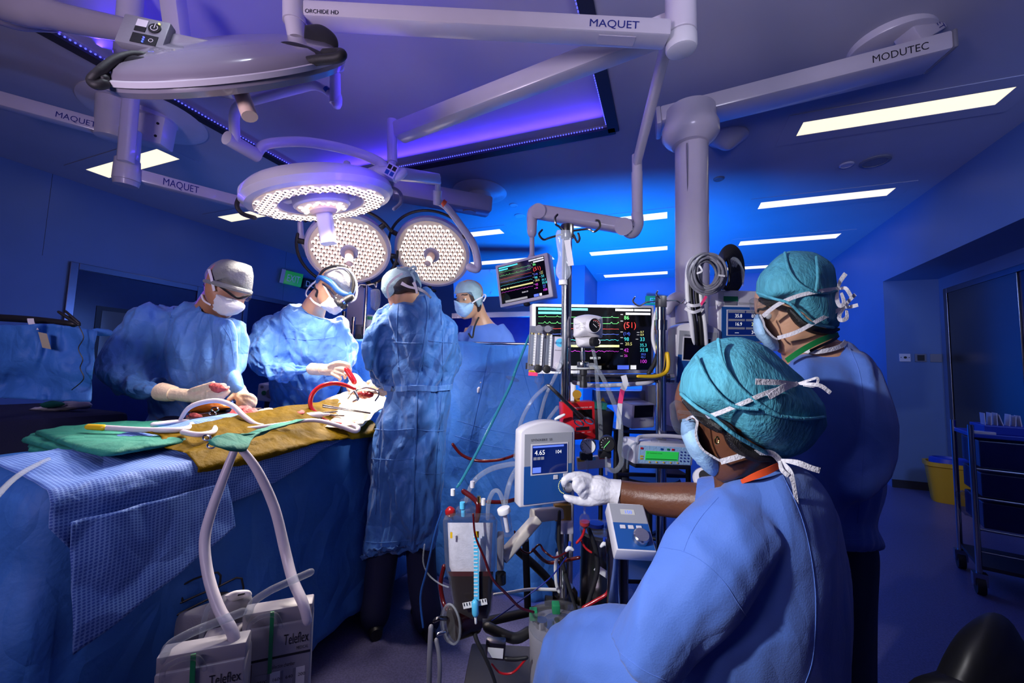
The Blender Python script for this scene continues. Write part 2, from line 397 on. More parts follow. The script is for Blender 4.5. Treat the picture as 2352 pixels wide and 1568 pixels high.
def seam(tree, path, r, m, parent, name='seam'):
    q = on_surface(tree, path)
    if len(q) > 2: return obj(name, MB().tube([a+n*r*.15 for a, n in q], r, 6, 1), m, parent)
def tape(tree, path, wd, m, parent, name='tie'):
    q = on_surface(tree, path)
    if len(q) < 3: return
    rg = []
    for i, (a, n) in enumerate(q):
        t = (q[min(i+1, len(q)-1)][0]-q[max(i-1, 0)][0]).normalized(); e = n.cross(t).normalized()*wd/2; rg.append([a-e-n*.002, a+e-n*.002, a+e+n*.008, a-e+n*.008])
    return obj(name, MB().rings(rg), m, parent, angle=50)
class Face:
    """a flat rectangular face in the room: u to the right, v down, n out of it"""
    def __init__(s, tl, tr, bl, square=True):
        s.o = V(tl); s.x = V(tr)-s.o; s.y = V(bl)-s.o
        if square: s.y = s.y-s.x*(s.y.dot(s.x)/s.x.length_squared)
        s.w = s.x.length; s.h = s.y.length; s.n = s.y.cross(s.x).normalized()
    def at(s, u, v, n=0.): return s.o+s.x*u+s.y*v+s.n*n
    def rect(s, mb, u0, v0, u1, v1, n0=0., n1=.001): return mb.box(s.at(u0, v0, n0), s.x*(u1-u0), s.y*(v1-v0), s.n*(n1-n0))
    def poly(s, mb, pts, n0, n1):
        k = len(pts); return mb.add([s.at(u, v, n0) for u, v in pts]+[s.at(u, v, n1) for u, v in pts],
            [tuple(range(k)), tuple(range(2*k-1, k-1, -1))]+[(i, i+k, (i+1) % k+k, (i+1) % k) for i in range(k)])
    def line(s, mb, pts, wd, n=.0016):
        """a thin trace along (u, v) points"""
        for (a, b), (c, d) in zip(pts, pts[1:]):
            p, q = s.at(a, b, n), s.at(c, d, n); t = (q-p).normalized(); e = s.n.cross(t)*wd/2
            mb.add([p-e, q-e, q+e, p+e], [(0, 1, 2, 3)])
        return mb
def text(body, m, face, u, v, h, parent, n=.0015, name='lettering', width=None, align='LEFT', squash=1.):
    """lettering on a face: u, v its left (or centre) baseline, h the cap height in metres"""
    cu = bpy.data.curves.new('t', 'FONT'); cu.body = body; cu.size = 1; cu.align_x = align; cu.resolution_u = 3
    t = bpy.data.objects.new('t', cu); COL.objects.link(t)
    me = bpy.data.meshes.new_from_object(t.evaluated_get(bpy.context.evaluated_depsgraph_get())); bpy.data.objects.remove(t)
    if not len(me.vertices): return None
    ws = max(q.co.x for q in me.vertices)-min(q.co.x for q in me.vertices)
    k = h/.72; kx = (width/ws) if width else k*squash
    ex, ey = face.x.normalized(), -face.y.normalized(); o0 = face.at(u, v, n)
    for q in me.vertices: q.co = o0+ex*q.co.x*kx+ey*q.co.y*k
    me.name = name; o = new_obj(name, me, parent); me.transform(Matrix.Translation(-wpos(parent))); me.materials.append(M[m]); return o
def folds(amp, freq, stretch=(1, 1, .35), seed=0, sharp=1.6):
    off = V((seed*7.13, seed*3.7, seed*5.9))
    def f(co):
        p = V((co.x*stretch[0], co.y*stretch[1], co.z*stretch[2]))*freq+off
        q = p+noise.noise_vector(p*.6)*.55
        a = max(0., 1-abs(noise.noise(q))); b = noise.noise(q*2.3+off)
        return amp*((a**sharp-.62)*1.25+.28*b)
    return f
def crumple(amp, freq, stretch=(1, 1, .5), seed=0):
    """stiff paper-cloth folds: flat facets meeting in sharp creases"""
    off = V((seed*5.13, seed*2.7, seed*8.9))
    def f(co):
        p = V((co.x*stretch[0], co.y*stretch[1], co.z*stretch[2]))*freq+off
        q = p+noise.noise_vector(p*.5)*.8
        d = noise.voronoi(q)[0]; a = abs(noise.noise(q*.9+off)); b = abs(noise.noise(q*2.1))
        e = noise.voronoi(q*2.6+off)[0]; g = abs(noise.noise(q*4.6))
        return amp*(1.0*(d[1]-d[0])-.9*a-.4*b-.45+.34*(e[1]-e[0])-.16*g)
    return f
# ================================================================ the room
H = 3.2
RX = 2.48; LX = -6.2; FY = 8.4; BY = -2.6
def struct(name, mb, m, parent=None, **kw):
    kw.setdefault('smooth', False); o = obj(name, mb, m, parent, **kw); o['kind'] = 'structure'; return o
struct('floor', MB().abox(LX-.1, 5.2, BY, FY+.2, -.08, 0), 'floor')
cb = MB()
cb.abox(LX, RX+1.2, BY, CY0, H, H+.069); cb.abox(LX, RX+1.2, CY1, FY+.1, H, H+.069)
cb.abox(LX, CX0, CY0, CY1, H, H+.069); cb.abox(CX1, RX+1.2, CY0, CY1, H, H+.069)
struct('ceiling', cb, 'ceiling')
cp = MB(); cp.abox(CX0-.05, CX1+.05, CY0-.05, CY1+.05, H+.07, H+.12)
struct('ceiling_recess', cp, 'recess_panel')
fr = MB(); t = .055
for a in ((CX0-.03, CX0+t, CY0, CY1), (CX1-t, CX1+.03, CY0, CY1), (CX0, CX1, CY1-t, CY1+.03)): fr.abox(*a, H-.012, H+.008)
struct('trim_1', fr, 'dark')
ls = MB()
for i in range(150):
    y = CY0+.1+i*(CY1-CY0-.2)/149
    if i % 1 == 0: ls.abox(CX0+.058, CX0+.066, y, y+.008, H+.004, H+.012); ls.abox(CX1-.066, CX1-.058, y, y+.008, H+.004, H+.012)
for i in range(130):
    x = CX0+.1+i*(CX1-CX0-.2)/129; ls.abox(x, x+.008, CY1-.066, CY1-.058, H+.004, H+.012)
o = struct('trim_2', ls, 'led_blue')
# walls
wl = MB().abox(LX-.12, LX, BY, FY+.1, 0, H)
struct('wall_left', wl, 'wall')
FX0 = -1.40
struct('wall_back', MB().abox(FX0, RX+1.2, FY, FY+.12, 0, H), 'wall')
struct('wall_back_near', MB().abox(LX, -1.60, 7.05, 7.17, 0, H), 'wall')
struct('wall_back_pier', MB().abox(-1.60, FX0, 7.05, FY+.12, 0, H), 'wall')
RZ = 2.48; NY = 6.2; NX = 3.0
wr = MB(); wr.abox(RX, RX+.12, NY, FY, 0, H); wr.abox(RX, NX+.12, BY, NY, RZ, H)
struct('wall_right', wr, 'wall')
struct('wall_right_recess', MB().abox(NX, NX+.12, BY, NY+.12, 0, RZ), 'wall')
struct('wall_right_return', MB().abox(RX+.12, NX, NY, NY+.12, 0, RZ), 'wall')
struct('wall_front', MB().abox(LX, NX, BY-.12, BY, 0, H), 'wall')
bb = MB().abox(RX+.0, NX, NY-.02, NY, 0, .09); bb.abox(NX-.02, NX, 5.9, NY-.02, 0, .09); struct('baseboard_right', bb, 'dark')
struct('baseboard_left', MB().abox(LX, LX+.02, BY, 7.05, 0, .09), 'dark')
sm = MB()
for y in (2.05, 4.9): sm.abox(LX, LX+.001, y, y+.003, 2.3, H)
struct('trim_3', sm, 'dark')
def PF(tl, tr, bl): return Face(P(*tl), P(*tr), P(*bl))
def slab(face, depth, mb=None, n0=0.):
    mb = mb or MB(); return face.rect(mb, 0, 0, 1, 1, n0-depth, n0)
def pslab(name, tl, tr, bl, depth, m, parent, bevel=.004, **kw):
    f = PF(tl, tr, bl); o = obj(name, slab(f, depth), m, parent, bevel=bevel, **kw); return f, o
# ---- doors
def door_frame(name, x, y0, y1, z1, fw_, m='steel'):
    mb = MB(); d = .035; sg = 1 if x < 0 else -1
    xs = (x, x+sg*d); x0, x1 = min(xs), max(xs)
    mb.abox(x0, x1, y0, y0+fw_, 0, z1); mb.abox(x0, x1, y1-fw_, y1, 0, z1); mb.abox(x0, x1, y0+fw_, y1-fw_, z1-fw_, z1)
    return mb
def door(name, x, y0, y1, z1, fw_):
    sg = 1 if x < 0 else -1; xs = (x, x+sg*.014)
    o = struct(name, MB().abox(min(xs), max(xs), y0+fw_, y1-fw_, 0, z1-fw_), 'door')
    obj('door_frame', door_frame('f', x, y0, y1, z1, fw_), 'frame_steel', o, smooth=False, bevel=.004)
    return o
d1 = door('door_1', LX, 2.26, 3.62, 2.29, .07)
wp = MB().abox(LX+.014, LX+.022, 2.52, 3.1, 1.05, 1.84); obj('window_gasket', wp, 'black', d1, smooth=False)
obj('vision_panel', MB().abox(LX+.022, LX+.027, 2.57, 3.05, 1.10, 1.79), 'olive_glass', d1, smooth=False, label='grey glass pane')
d2 = door('door_2', LX, 4.22, 5.6, 2.33, .07)
d3 = door('door_3', NX, 3.4, 6.06, 2.33, .06)
# the steel-faced leaf with its round porthole stands to the right of a steel stile
st = MB().abox(NX-.03, NX-.014, 5.02, 5.98, 0, 2.27); obj('steel_stile', st, 'dark_steel', d3, smooth=False, bevel=.003)
pt = MB().lathe((NX-.014, 4.25, 1.52), (-1, 0, 0), [(.17, 0), (.17, .012), (.14, .014), (.14, .004)], 36); obj('porthole', pt, 'steel', d3)
kb = MB().lathe((NX-.014, 4.92, 1.28), (-1, 0, 0), [(.09, 0), (.09, .02), (.03, .022), (.03, .05), (0, .05)], 28); obj('door_handle', kb, 'steel', d3)
# ---- wall plates on the recess return
for x0, m, lab, nm in ((2.60, 'enamel', 'white wall plate with round black key switch, left of three', 'switch_plate'),
                       (2.745, 'cable_grey', 'grey wall plate with dark square insert, middle of three', 'switch_plate'),
                       (2.885, 'cable_grey', 'plain grey blank wall plate, nearest the steel door frame', 'switch_plate')):
    t = thing(nm, lab, 'switch', (x0+.05, NY, 1.50), 'switch plates in the wall recess')
    obj('plate', MB().abox(x0, x0+.105, NY-.012, NY-.001, 1.49, 1.585), m, t, smooth=False, bevel=.003)
    if m == 'enamel':
        obj('key_switch', MB().cyl((x0+.053, NY-.012, 1.54), (x0+.053, NY-.02, 1.54), .014), 'black', t)
        obj('screw', MB().cyl((x0+.015, NY-.012, 1.54), (x0+.015, NY-.0145, 1.54), .005), 'dark', t); obj('screw', MB().cyl((x0+.09, NY-.012, 1.54), (x0+.09, NY-.0145, 1.54), .005), 'dark', t)
    elif x0 < 2.8: obj('insert', MB().abox(x0+.02, x0+.085, NY-.018, NY-.012, 1.505, 1.57), 'black', t, smooth=False, bevel=.002)
# ---- ceiling lights
GR = 'long recessed ceiling lights'
for x0, x1, y0, y1, lab in ((.97, 2.15, 3.52, 3.71, 'long glowing recessed ceiling light nearest the camera on the right'),
    (.97, 2.15, 5.03, 5.22, 'second glowing ceiling light from the front in the right hand row'),
    (.97, 2.15, 6.40, 6.60, 'third glowing ceiling light from the front in the right hand row'),
    (.97, 2.15, 7.86, 8.06, 'farthest light of the right row, just left of the standing woman’s cap'),
    (-1.19, -.01, 5.00, 5.21, 'glowing ceiling light behind the elbow of the white monitor arm'),
    (-1.19, -.01, 6.33, 6.53, 'glowing ceiling light above the large monitor, middle of its row'),
    (-1.19, -.01, 7.86, 8.08, 'lowest and farthest glowing ceiling light left of the white column'),
    (-3.36, -2.18, 4.95, 5.13, 'glowing ceiling light behind the tilted round lamp on the right'),
    (-3.36, -2.18+.35, 6.34, 6.56, 'glowing ceiling light just above the small tilted monitor'),
    (-5.69, -4.46, 2.11, 2.30, 'wide glowing ceiling light at left behind the hanging white tube'),
    (-5.69, -4.46, 3.43, 3.62, 'small glowing ceiling light left of the ring shaped lamp')):
    t = thing('ceiling_light', lab, 'light', ((x0+x1)/2, (y0+y1)/2, H), GR)
    fb = MB()
    for a in ((x0-.12, x0, y0-.12, y1+.12), (x1, x1+.12, y0-.12, y1+.12), (x0, x1, y0-.12, y0), (x0, x1, y1, y1+.12)): fb.abox(*a, H-.006, H-.0005)
    obj('frame', fb, 'ceiling', t, smooth=False)
    obj('diffuser', MB().abox(x0, x1, y0, y1, H-.003, H-.0008), 'diffuser', t, smooth=False)
# ---- small ceiling fittings
def disc(name, x, y, r, lab, cat, m='enamel_dim', prof=None):
    t = obj(name, MB().lathe((x, y, H-.0005), (0, 0, -1), prof or [(r, 0), (r, .008), (r*.8, .014), (r*.78, .010), (0.001, .010)], 28), m, loc=(x, y, H)); tag(t, lab, cat); return t
disc('dome_camera', .46, 3.56, .12, 'white cone shaped fitting on the ceiling beside the white column', 'ceiling fitting', prof=[(.15, 0), (.15, .012), (.12, .03), (.05, .09), (.02, .105), (.001, .11)])
disc('sprinkler_cover', .47, 4.3, .05, 'small round sprinkler plate on the ceiling right of the column', 'sprinkler', 'cable_grey')
disc('speaker_grille', 1.73, 4.37, .11, 'dark oval ceiling grille between the two nearest right lights', 'ceiling grille', 'cable_grey')
disc('ceiling_disc', 1.52, 4.36, .055, 'small pale disc on the ceiling beside the dark grille', 'ceiling fitting')
disc('ceiling_disc', -1.75, 4.6, .07, 'lower pale disc on the blue ceiling left of monitor arm', 'ceiling fitting')
disc('ceiling_disc', -1.71, 4.27, .05, 'upper small pale disc on the blue ceiling behind the lamps', 'ceiling fitting')
# ---- exit signs and door sign
t = thing('exit_sign', 'green lit EXIT sign on the left wall above the doorway', 'sign', P(670, 640, 6.85))
f, o = pslab('sign_body', (657, 620, 6.80), (697, 630, 6.95), (656, 651, 6.80), .07, 'sign_green', t)
obj('sign_housing', f.rect(MB(), -.22, -.03, 0, 1.03, -.07, .004), 'enamel_dim', t, smooth=False, bevel=.004)
text('EXIT', 'white_ink', f, .5, .78, f.h*.55, t, .003, width=f.w*.72, align='CENTER')
t = thing('door_sign', 'black sign with white letters DO, partly behind the headlamp surgeon', 'sign', P(720, 655, 7.2))
f, o = pslab('sign_plate', (699, 638, 7.15), (747, 650, 7.47), (699, 660, 7.15), .18, 'black', t)
text('DO', 'white_ink', f, .08, .82, f.h*.62, t, .003, width=f.w*.45)
t = thing('exit_sign', 'green EXIT sign far behind, half hidden by the chrome pole', 'sign', P(1500, 690, 7.9))
f, o = pslab('sign_body', (1484, 679, 7.88), (1540, 681, 7.86), (1484, 699, 7.88), .06, 'sign_green', t)
text('EXIT', 'white_ink', f, .14, .8, f.h*.6, t, .003, width=f.w*.7)
# ---- white board and far wall units behind the anaesthetist
t = thing('light_box', 'pale white board on the blue wall behind the anaesthetist', 'board', P(1100, 660, 5.6))
f, o = pslab('board', (1040, 622, 5.9), (1275, 612, 5.9), (1040, 684, 5.9), .05, 'board_white', t, bevel=.006)
sb = MB()
for u, v in ((.37, .08), (.37, .9), (.96, .08)): sb.cyl(f.at(u, v, 0), f.at(u, v, .012), .016)
for i, q in enumerate(((.37, .08), (.37, .9), (.96, .08))): obj('fixing', MB().cyl(f.at(*q, 0), f.at(*q, .012), .016), 'enamel', t)
t = thing('wall_cabinet', 'blue lit cabinet front across the far wall, below the board', 'cabinet', P(1200, 900, 6.2))
f, o = pslab('cabinet_body', (1040, 728, 6.4), (1285, 722, 6.4), (1040, 905, 6.4), .35, 'door', t)
obj('top_rail', f.rect(MB(), -.01, -.05, 1.01, .02, -.34, .02), 'steel', t, smooth=False, bevel=.004)
# ================================================================ surgical lamps and ceiling arms
def disc_normal(c, along, q):
    """normal of a tilted disc seen from the camera: long axis of its outline along (dx, dy), q = how far its upper side faces us"""
    v = (EYE-c).normalized(); m = rt*along[0]-up*along[1]; m = (m-v*m.dot(v)).normalized(); w_ = m.cross(v)
    if w_.z < 0: w_ = -w_
    return (w_*sqrt(1-q*q)+v*q).normalized()
def plane_axes(n):
    n = V(n).normalized(); x = n.cross(V((0, 0, 1))); x = x.normalized() if x.length > 1e-3 else V((1, 0, 0)); return x, n.cross(x), n
def leds(c, n, spots, r, bulbs, shades, h=.006):
    x, y, n = plane_axes(n)
    if y.z > 0: y = -y
    for a, b in spots:
        p = c+x*a+y*b
        bulbs.lathe(p, n, [(r, 0), (r*.86, h*.6), (r*.45, h*1.1), (.0002, h*1.25)], 8, True)
        q = p+y*r*.35+n*h*1.0
        shades.lathe(q, n, [(r*.55, -h), (r*.5, h*.3), (.0002, h*.6)], 6, True)
def hexspots(R, step, rin=0.):
    out = []; k = int(R/step)+2
    for i in range(-k, k+1):
        for j in range(-k, k+1):
            a = (i+(j % 2)*.5)*step; b = j*step*.866; q = sqrt(a*a+b*b)
            if rin < q < R: out.append((a, b))
    return out
def arc_pts(c, x, y, R, a0, a1, n=12, lift=V((0, 0, 0))): return [c+x*R*cos(a0+(a1-a0)*i/n)+y*R*sin(a0+(a1-a0)*i/n)+lift for i in range(n+1)]
def dome_lamp(c, aim, R, lab, name='surgical_lamp', arcs=((.2, 2.4), (2.7, 4.6), (5.0, 6.1)), arm=None):
    c = V(c); n = (V(aim)-c).normalized(); x, y, n = plane_axes(n)
    t = thing(name, lab, 'surgical lamp', c, 'surgical lamps over the table')
    obj('housing', MB().lathe(c, n, [(.001, -.13), (R*.45, -.125), (R*.8, -.09), (R*1.0, -.035), (R*1.02, -.01), (R*1.0, .012), (R*.93, .018), (R*.91, .006), (.001, .004)], 56), 'enamel', t)
    obj('lens', MB().lathe(c, n, [(R*.905, .0045), (R*.905, .010), (R*.88, .013), (.001, .013)], 56), 'lens', t)
    bu, sh = MB(), MB(); leds(c+n*.0125, n, [q for q in hexspots(R*.85, R*.125, R*.2)], R*.05, bu, sh)
    o = obj('led_array', bu, 'led_bulb', t); o['kind'] = 'stuff'; o = obj('led_shading_spots', sh, 'led_shade', t); o['kind'] = 'stuff'
    obj('hub', MB().lathe(c, n, [(R*.21, .012), (R*.21, .03), (R*.17, .036), (R*.15, .032), (.001, .032)], 32), 'enamel_dim', t)
    hd = obj('handle', MB().lathe(c, n, [(R*.10, .03), (R*.105, .06), (R*.09, .13), (R*.085, .165), (R*.05, .175), (.001, .176)], 24), 'handle_cover', t)
    for a0, a1 in arcs:
        p = arc_pts(c, x, y, R*1.17, a0, a1, 10); q0 = c+(p[1]-c)*.87; q1 = c+(p[-2]-c)*.87
        g = obj('grip_bar', MB().tube([q0]+p[1:-1]+[q1] if a1-a0 < 1 else p, .0105, 10, 3), 'black_rubber', t)
        for i in (1, -2): obj('bracket', MB().beam(c+(p[i]-c)*.86, p[i], .035, .018, n), 'black', g, bevel=.003)
    return t, c, x, y, n
TGT = P(800, 930, 1.95)
dl, c2, *_ = dome_lamp(P(802, 575, 2.86), P(805, 930, 1.95), .285, 'round burning surgical lamp behind the headlamp surgeon, lower left of the pair', arcs=((-2.45, -.55), (-.2, 1.3), (2.0, 3.3)))
dr, c3, *_ = dome_lamp(P(993, 582, 3.2), P(830, 930, 1.95), .300, 'round burning surgical lamp above the surgeon seen from behind', arcs=((-2.9, -.3), (.15, 1.5)))
# lamp arm of the right dome: tube with an orange ring
obj('support_tube', MB().ptube([(1012, 466, 2.75, 7.5), (1030, 480, 2.78, 8), (1060, 520, 2.85, 8.5), (1088, 562, 2.95, 9), (1097, 600, 3.0, 9), (1096, 618, 3.0, 9), (1080, 614, 3.0, 10)]), 'enamel', dr)
obj('colour_ring', MB().ptube([(1015, 464, 2.75, 8.6), (1022, 470, 2.76, 8.8)], round_end=False), 'orange', dr)
obj('support_tube', MB().ptube([(690, 512, 2.9, 6), (692, 540, 2.92, 6.5), (702, 566, 2.95, 6.5), (712, 580, 2.96, 6)]), 'enamel', dl)
# the ring lamp
cR = P(740, 468, 1.97)
nR = -disc_normal(cR, (333, -20), -.27); x, y, n = plane_axes(nR); R = .318
ring = thing('ring_lamp', 'large ring shaped burning surgical lamp with boxy handle over the surgeons', 'surgical lamp', cR, 'surgical lamps over the table')
def annulus(r0, r1, h0, h1, n_=64): return MB().lathe(cR, n, [(r0, h0), (r1, h0), (r1, h1), (r0, h1), (r0, h0)], n_, False)
obj('rim', MB().lathe(cR, n, [(R*.93, .0), (R*1.03, -.006), (R*1.09, -.03), (R*1.07, -.06), (R*.98, -.085), (R*.60, -.085), (R*.57, -.05), (R*.60, .0), (R*.93, 0)], 72, False), 'enamel', ring)
obj('ring_lens', annulus(R*.62, R*.93, .0005, .006), 'lens', ring)
bu, sh = MB(), MB(); leds(cR+n*.006, n, hexspots(R*.90, .030, R*.66), .0115, bu, sh)
o = obj('led_array', bu, 'led_bulb', ring); o['kind'] = 'stuff'
o = obj('led_shading_spots', sh, 'led_shade', ring); o['kind'] = 'stuff'
obj('centre_pod', MB().lathe(cR, n, [(.001, -.085), (R*.36, -.08), (R*.41, -.05), (R*.41, .008), (R*.38, .016), (.001, .016)], 48), 'enamel', ring)
obj('centre_lens', MB().lathe(cR, n, [(R*.37, .0165), (R*.37, .021), (.001, .021)], 48), 'lens', ring)
bu, sh = MB(), MB(); leds(cR+n*.021, n, hexspots(R*.34, .030, R*.15), .0115, bu, sh)
o = obj('led_array', bu, 'led_bulb', ring); o['kind'] = 'stuff'
for a in (.3, 2.4, 4.5):
    d = x*cos(a)+y*sin(a); obj('spoke', MB().beam(cR+d*R*.36-n*.05, cR+d*R*.62-n*.05, .05, .03, n, 3), 'enamel', ring)
hk = MB().lathe(cR, n, [(R*.20, .02), (R*.20, .035), (R*.16, .05), (.001, .05)], 28)
obj('handle_collar', hk, 'handle_cover', ring)
a0 = cR+n*.045; obj('handle', MB().beam(a0, a0+n*.155+fw*-.02, .068, .060, fw, 3), 'shell', ring, label='white boxy handle')
obj('grip_bar', MB().ptube([(622, 432, 1.95, 5), (590, 428, 1.9, 5), (558, 445, 1.85, 5), (544, 470, 1.82, 5), (556, 490, 1.82, 5), (585, 500, 1.8, 5)]), 'black_rubber', ring)
obj('grip_pad', MB().inflate([(592, 425), (630, 417), (640, 428), (612, 440), (594, 446)], 1.96, .02, .02), 'black', ring)
obj('grip_bar', MB().ptube([(872, 432, 2.15, 4), (902, 432, 2.15, 4), (920, 445, 2.1, 4), (920, 466, 2.05, 4), (905, 480, 2.0, 4)]), 'cable_grey', ring)
obj('back_stub', MB().ptube([(797, 412, 2.15, 9), (797, 378, 2.15, 9.5)]), 'enamel', ring)
for a in (.2, 2.3, 4.4):   # its three light modules
    q = cR+(x*cos(a)+y*sin(a))*R*.80+n*.045
    lamp('SPOT', 'ring_lamp_light', q, P(735, 920, 1.95)+(x*cos(a)+y*sin(a))*.05, 52, WARM, .06, 100, .6)
# the yoke above it: spring arm, shaft, control box, curved tube
yk = thing('lamp_yoke', 'white spring arm with control box and long curved tube above the ring lamp', 'lamp arm', P(895, 390, 2.05))
f, o = pslab('spring_arm', (897, 278, 2.06), (1535, 22, 1.55), (903, 314, 2.06), .10, 'enamel', yk, .012)
obj('shaft', MB().cyl(P(901, 276, 2.08), P(901, 372, 2.08), .026), 'enamel', yk)
obj('shaft_tip', MB().cyl(P(901, 366, 2.08), P(898, 395, 2.08), .020), 'enamel', yk)
f, o = pslab('control_box', (893, 371, 1.98), (917, 384, 1.98), (889, 404, 1.98), .06, 'shell', yk, .004)
for u, v, m in ((.12, .12, 'black'), (.12, .55, 'panel_blue'), (.55, .12, 'black'), (.55, .55, 'panel_blue')): obj('button', f.rect(MB(), u, v, u+.33, v+.33), m, yk, smooth=False)
obj('joint_body', MB().ptube([(868, 398, 2.04, 13), (888, 397, 2.02, 15), (908, 402, 2.02, 15), (925, 396, 2.03, 11)]), 'shell', yk)
obj('curved_tube', MB().ptube([(592, 352, 1.85, 10), (606, 334, 1.88, 11), (640, 327, 1.92, 11), (700, 326, 1.98, 11), (770, 337, 2.03, 11), (830, 354, 2.06, 11), (870, 372, 2.07, 12), (885, 388, 2.05, 12)]), 'enamel', yk)
obj('lamp_bracket', MB().beam(P(812, 416, 2.12), P(878, 392, 2.06), .055, .06, (0, 0, 1), 3), 'enamel', yk)
f, o = pslab('cross_arm', (915, 381, 2.1), (1012, 398, 2.62), (915, 412, 2.1), .05, 'enamel', yk, .01)
obj('drop_tube', MB().cyl(P(1006, 405, 2.66), P(1005, 440, 2.70), .019), 'enamel', yk); obj('drop_cup', MB().cyl(P(1005, 437, 2.70), P(1004, 470, 2.74), .030, .026), 'enamel', yk)
# left hand swivel with the white goose neck
sw = thing('goose_neck', 'white bent tube and swivel cylinder left of the curved lamp tube', 'lamp arm', P(560, 330, 1.75))
obj('swivel_cylinder', MB().cyl(P(520, 316, 1.72), P(592, 358, 1.86), .030), 'enamel', sw)
obj('bent_tube', MB().ptube([(540, 318, 1.74, 11), (538, 268, 1.72, 11), (552, 240, 1.7, 11), (600, 226, 1.66, 10), (680, 205, 1.62, 10), (718, 196, 1.6, 10), (740, 203, 1.6, 9), (758, 216, 1.6, 8)]), 'shell', sw)
obj('colour_ring', MB().ptube([(748, 206, 1.6, 9.2), (755, 212, 1.6, 9)], round_end=False), 'panel_blue', sw)
obj('end_joint', MB().cyl(P(770, 168, 1.58), P(770, 238, 1.6), .020, .022), 'enamel', sw); obj('end_elbow', MB().ptube([(765, 218, 1.6, 12), (772, 222, 1.6, 13), (773, 238, 1.6, 12)]), 'enamel', sw)
# the unlit lamp head at the top left, seen from behind
c4 = P(530, 140, 1.38)
b4 = disc_normal(c4, (520, -52), .10); x, y, n = plane_axes(b4); R = .375
dk = thing('dark_lamp_head', 'unlit grey surgical lamp head seen from behind with control panel and black grips', 'surgical lamp', c4, 'surgical lamps over the table')
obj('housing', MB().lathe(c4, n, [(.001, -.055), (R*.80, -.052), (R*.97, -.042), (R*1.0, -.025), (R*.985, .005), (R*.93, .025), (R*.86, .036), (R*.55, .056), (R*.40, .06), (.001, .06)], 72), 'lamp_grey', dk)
obj('rim_band', MB().lathe(c4, n, [(R*1.003, -.012), (R*1.012, -.012), (R*1.012, .002), (R*.99, .004)], 72, False), 'enamel', dk)
f, o = pslab('control_panel', (286, 29, 1.27), (393, 52, 1.29), (296, 100, 1.25), .03, 'cable_grey', dk, .005)
obj('panel_mount', f.rect(MB(), .25, .1, 1.9, .95, -.12, -.02), 'lamp_grey', dk, bevel=.012)
obj('panel_mount_block', f.rect(MB(), 1.15, .25, 2.1, 1.05, -.16, -.03), 'lamp_grey', dk, bevel=.012)
obj('button', f.rect(MB(), .32, .12, .55, .36, 0, .002), 'enamel', dk, smooth=False); obj('button', f.rect(MB(), .32, .36, .55, .52, 0, .002), 'black', dk, smooth=False)
obj('button', f.rect(MB(), .32, .60, .86, .92, 0, .002), 'black', dk, smooth=False)
pr = MB().lathe(f.at(.72, .33, 0), f.n, [(.018, 0), (.018, .003), (.001, .003)], 24); obj('power_button', pr, 'black', dk)
obj('power_ring', MB().tube([f.at(.72, .33, .0035)+f.x.normalized()*.010*sin(a)+f.y.normalized()*.010*-cos(a) for a in [.6+i*.5 for i in range(11)]], .0012, 6, 2), 'enamel', dk)
obj('power_mark', f.rect(MB(), .712, .18, .728, .34, .003, .004), 'enamel', dk, smooth=False)
obj('indicator', MB().ball(f.at(.80, .17, .004), .0035, 6), 'px_y', dk)
for i in range(3): obj('indicator', MB().ball(f.at(.585, .72+i*.075, .003), .003, 6), 'px_b' if i else 'led_blue', dk)
obj('sun_mark', MB().tube([f.at(.74, .77, .0025)+f.x.normalized()*.006*cos(a)+f.y.normalized()*.006*sin(a) for a in [i*.7 for i in range(10)]], .001, 6, 2), 'enamel', dk)
obj('grip', MB().ptube([(330, 128, 1.2, 9), (300, 127, 1.18, 9), (262, 140, 1.15, 10), (225, 168, 1.12, 10), (210, 186, 1.12, 10), (222, 196, 1.12, 10), (240, 192, 1.13, 11)]), 'black_rubber', dk)
obj('grip_plate', MB().inflate([(230, 178), (262, 145), (300, 128), (322, 130), (333, 133), (300, 160), (283, 175), (280, 165), (262, 162), (240, 176)], 1.17, .012, .012), 'black', dk)
obj('grip', MB().ptube([(286, 160, 1.22, 8), (262, 170, 1.18, 8), (240, 180, 1.13, 9)]), 'black_rubber', dk)
obj('grip', MB().ptube([(690, 145, 1.28, 11), (730, 138, 1.26, 11), (770, 134, 1.25, 11), (786, 126, 1.25, 11), (778, 120, 1.27, 9), (745, 122, 1.3, 9)]), 'black_rubber', dk)
obj('grip_plate', MB().inflate([(618, 108), (650, 95), (690, 100), (740, 120), (755, 132), (720, 138), (700, 128), (672, 122), (648, 118)], 1.3, .014, .014), 'black', dk)
obj('round_paddle', MB().inflate([(700, 58), (735, 56), (765, 75), (777, 98), (770, 116), (725, 118), (700, 98)], 1.42, .02, .02), 'black', dk, label='black rounded paddle')
obj('side_joint', MB().inflate([(755, 140), (785, 135), (790, 150), (786, 165), (752, 162)], 1.5, .03, .03), 'enamel', dk)
obj('handle', MB().ptube([(545, 190, 1.25, 17), (574, 268, 1.23, 17)], round_end=False), 'handle_cover', dk, label='peach coloured handle')
obj('steel_hinge', MB().ptube([(284, 155, 1.2, 4), (276, 170, 1.2, 4), (266, 182, 1.19, 5), (272, 200, 1.2, 4), (300, 216, 1.24, 3)]), 'chrome', dk)
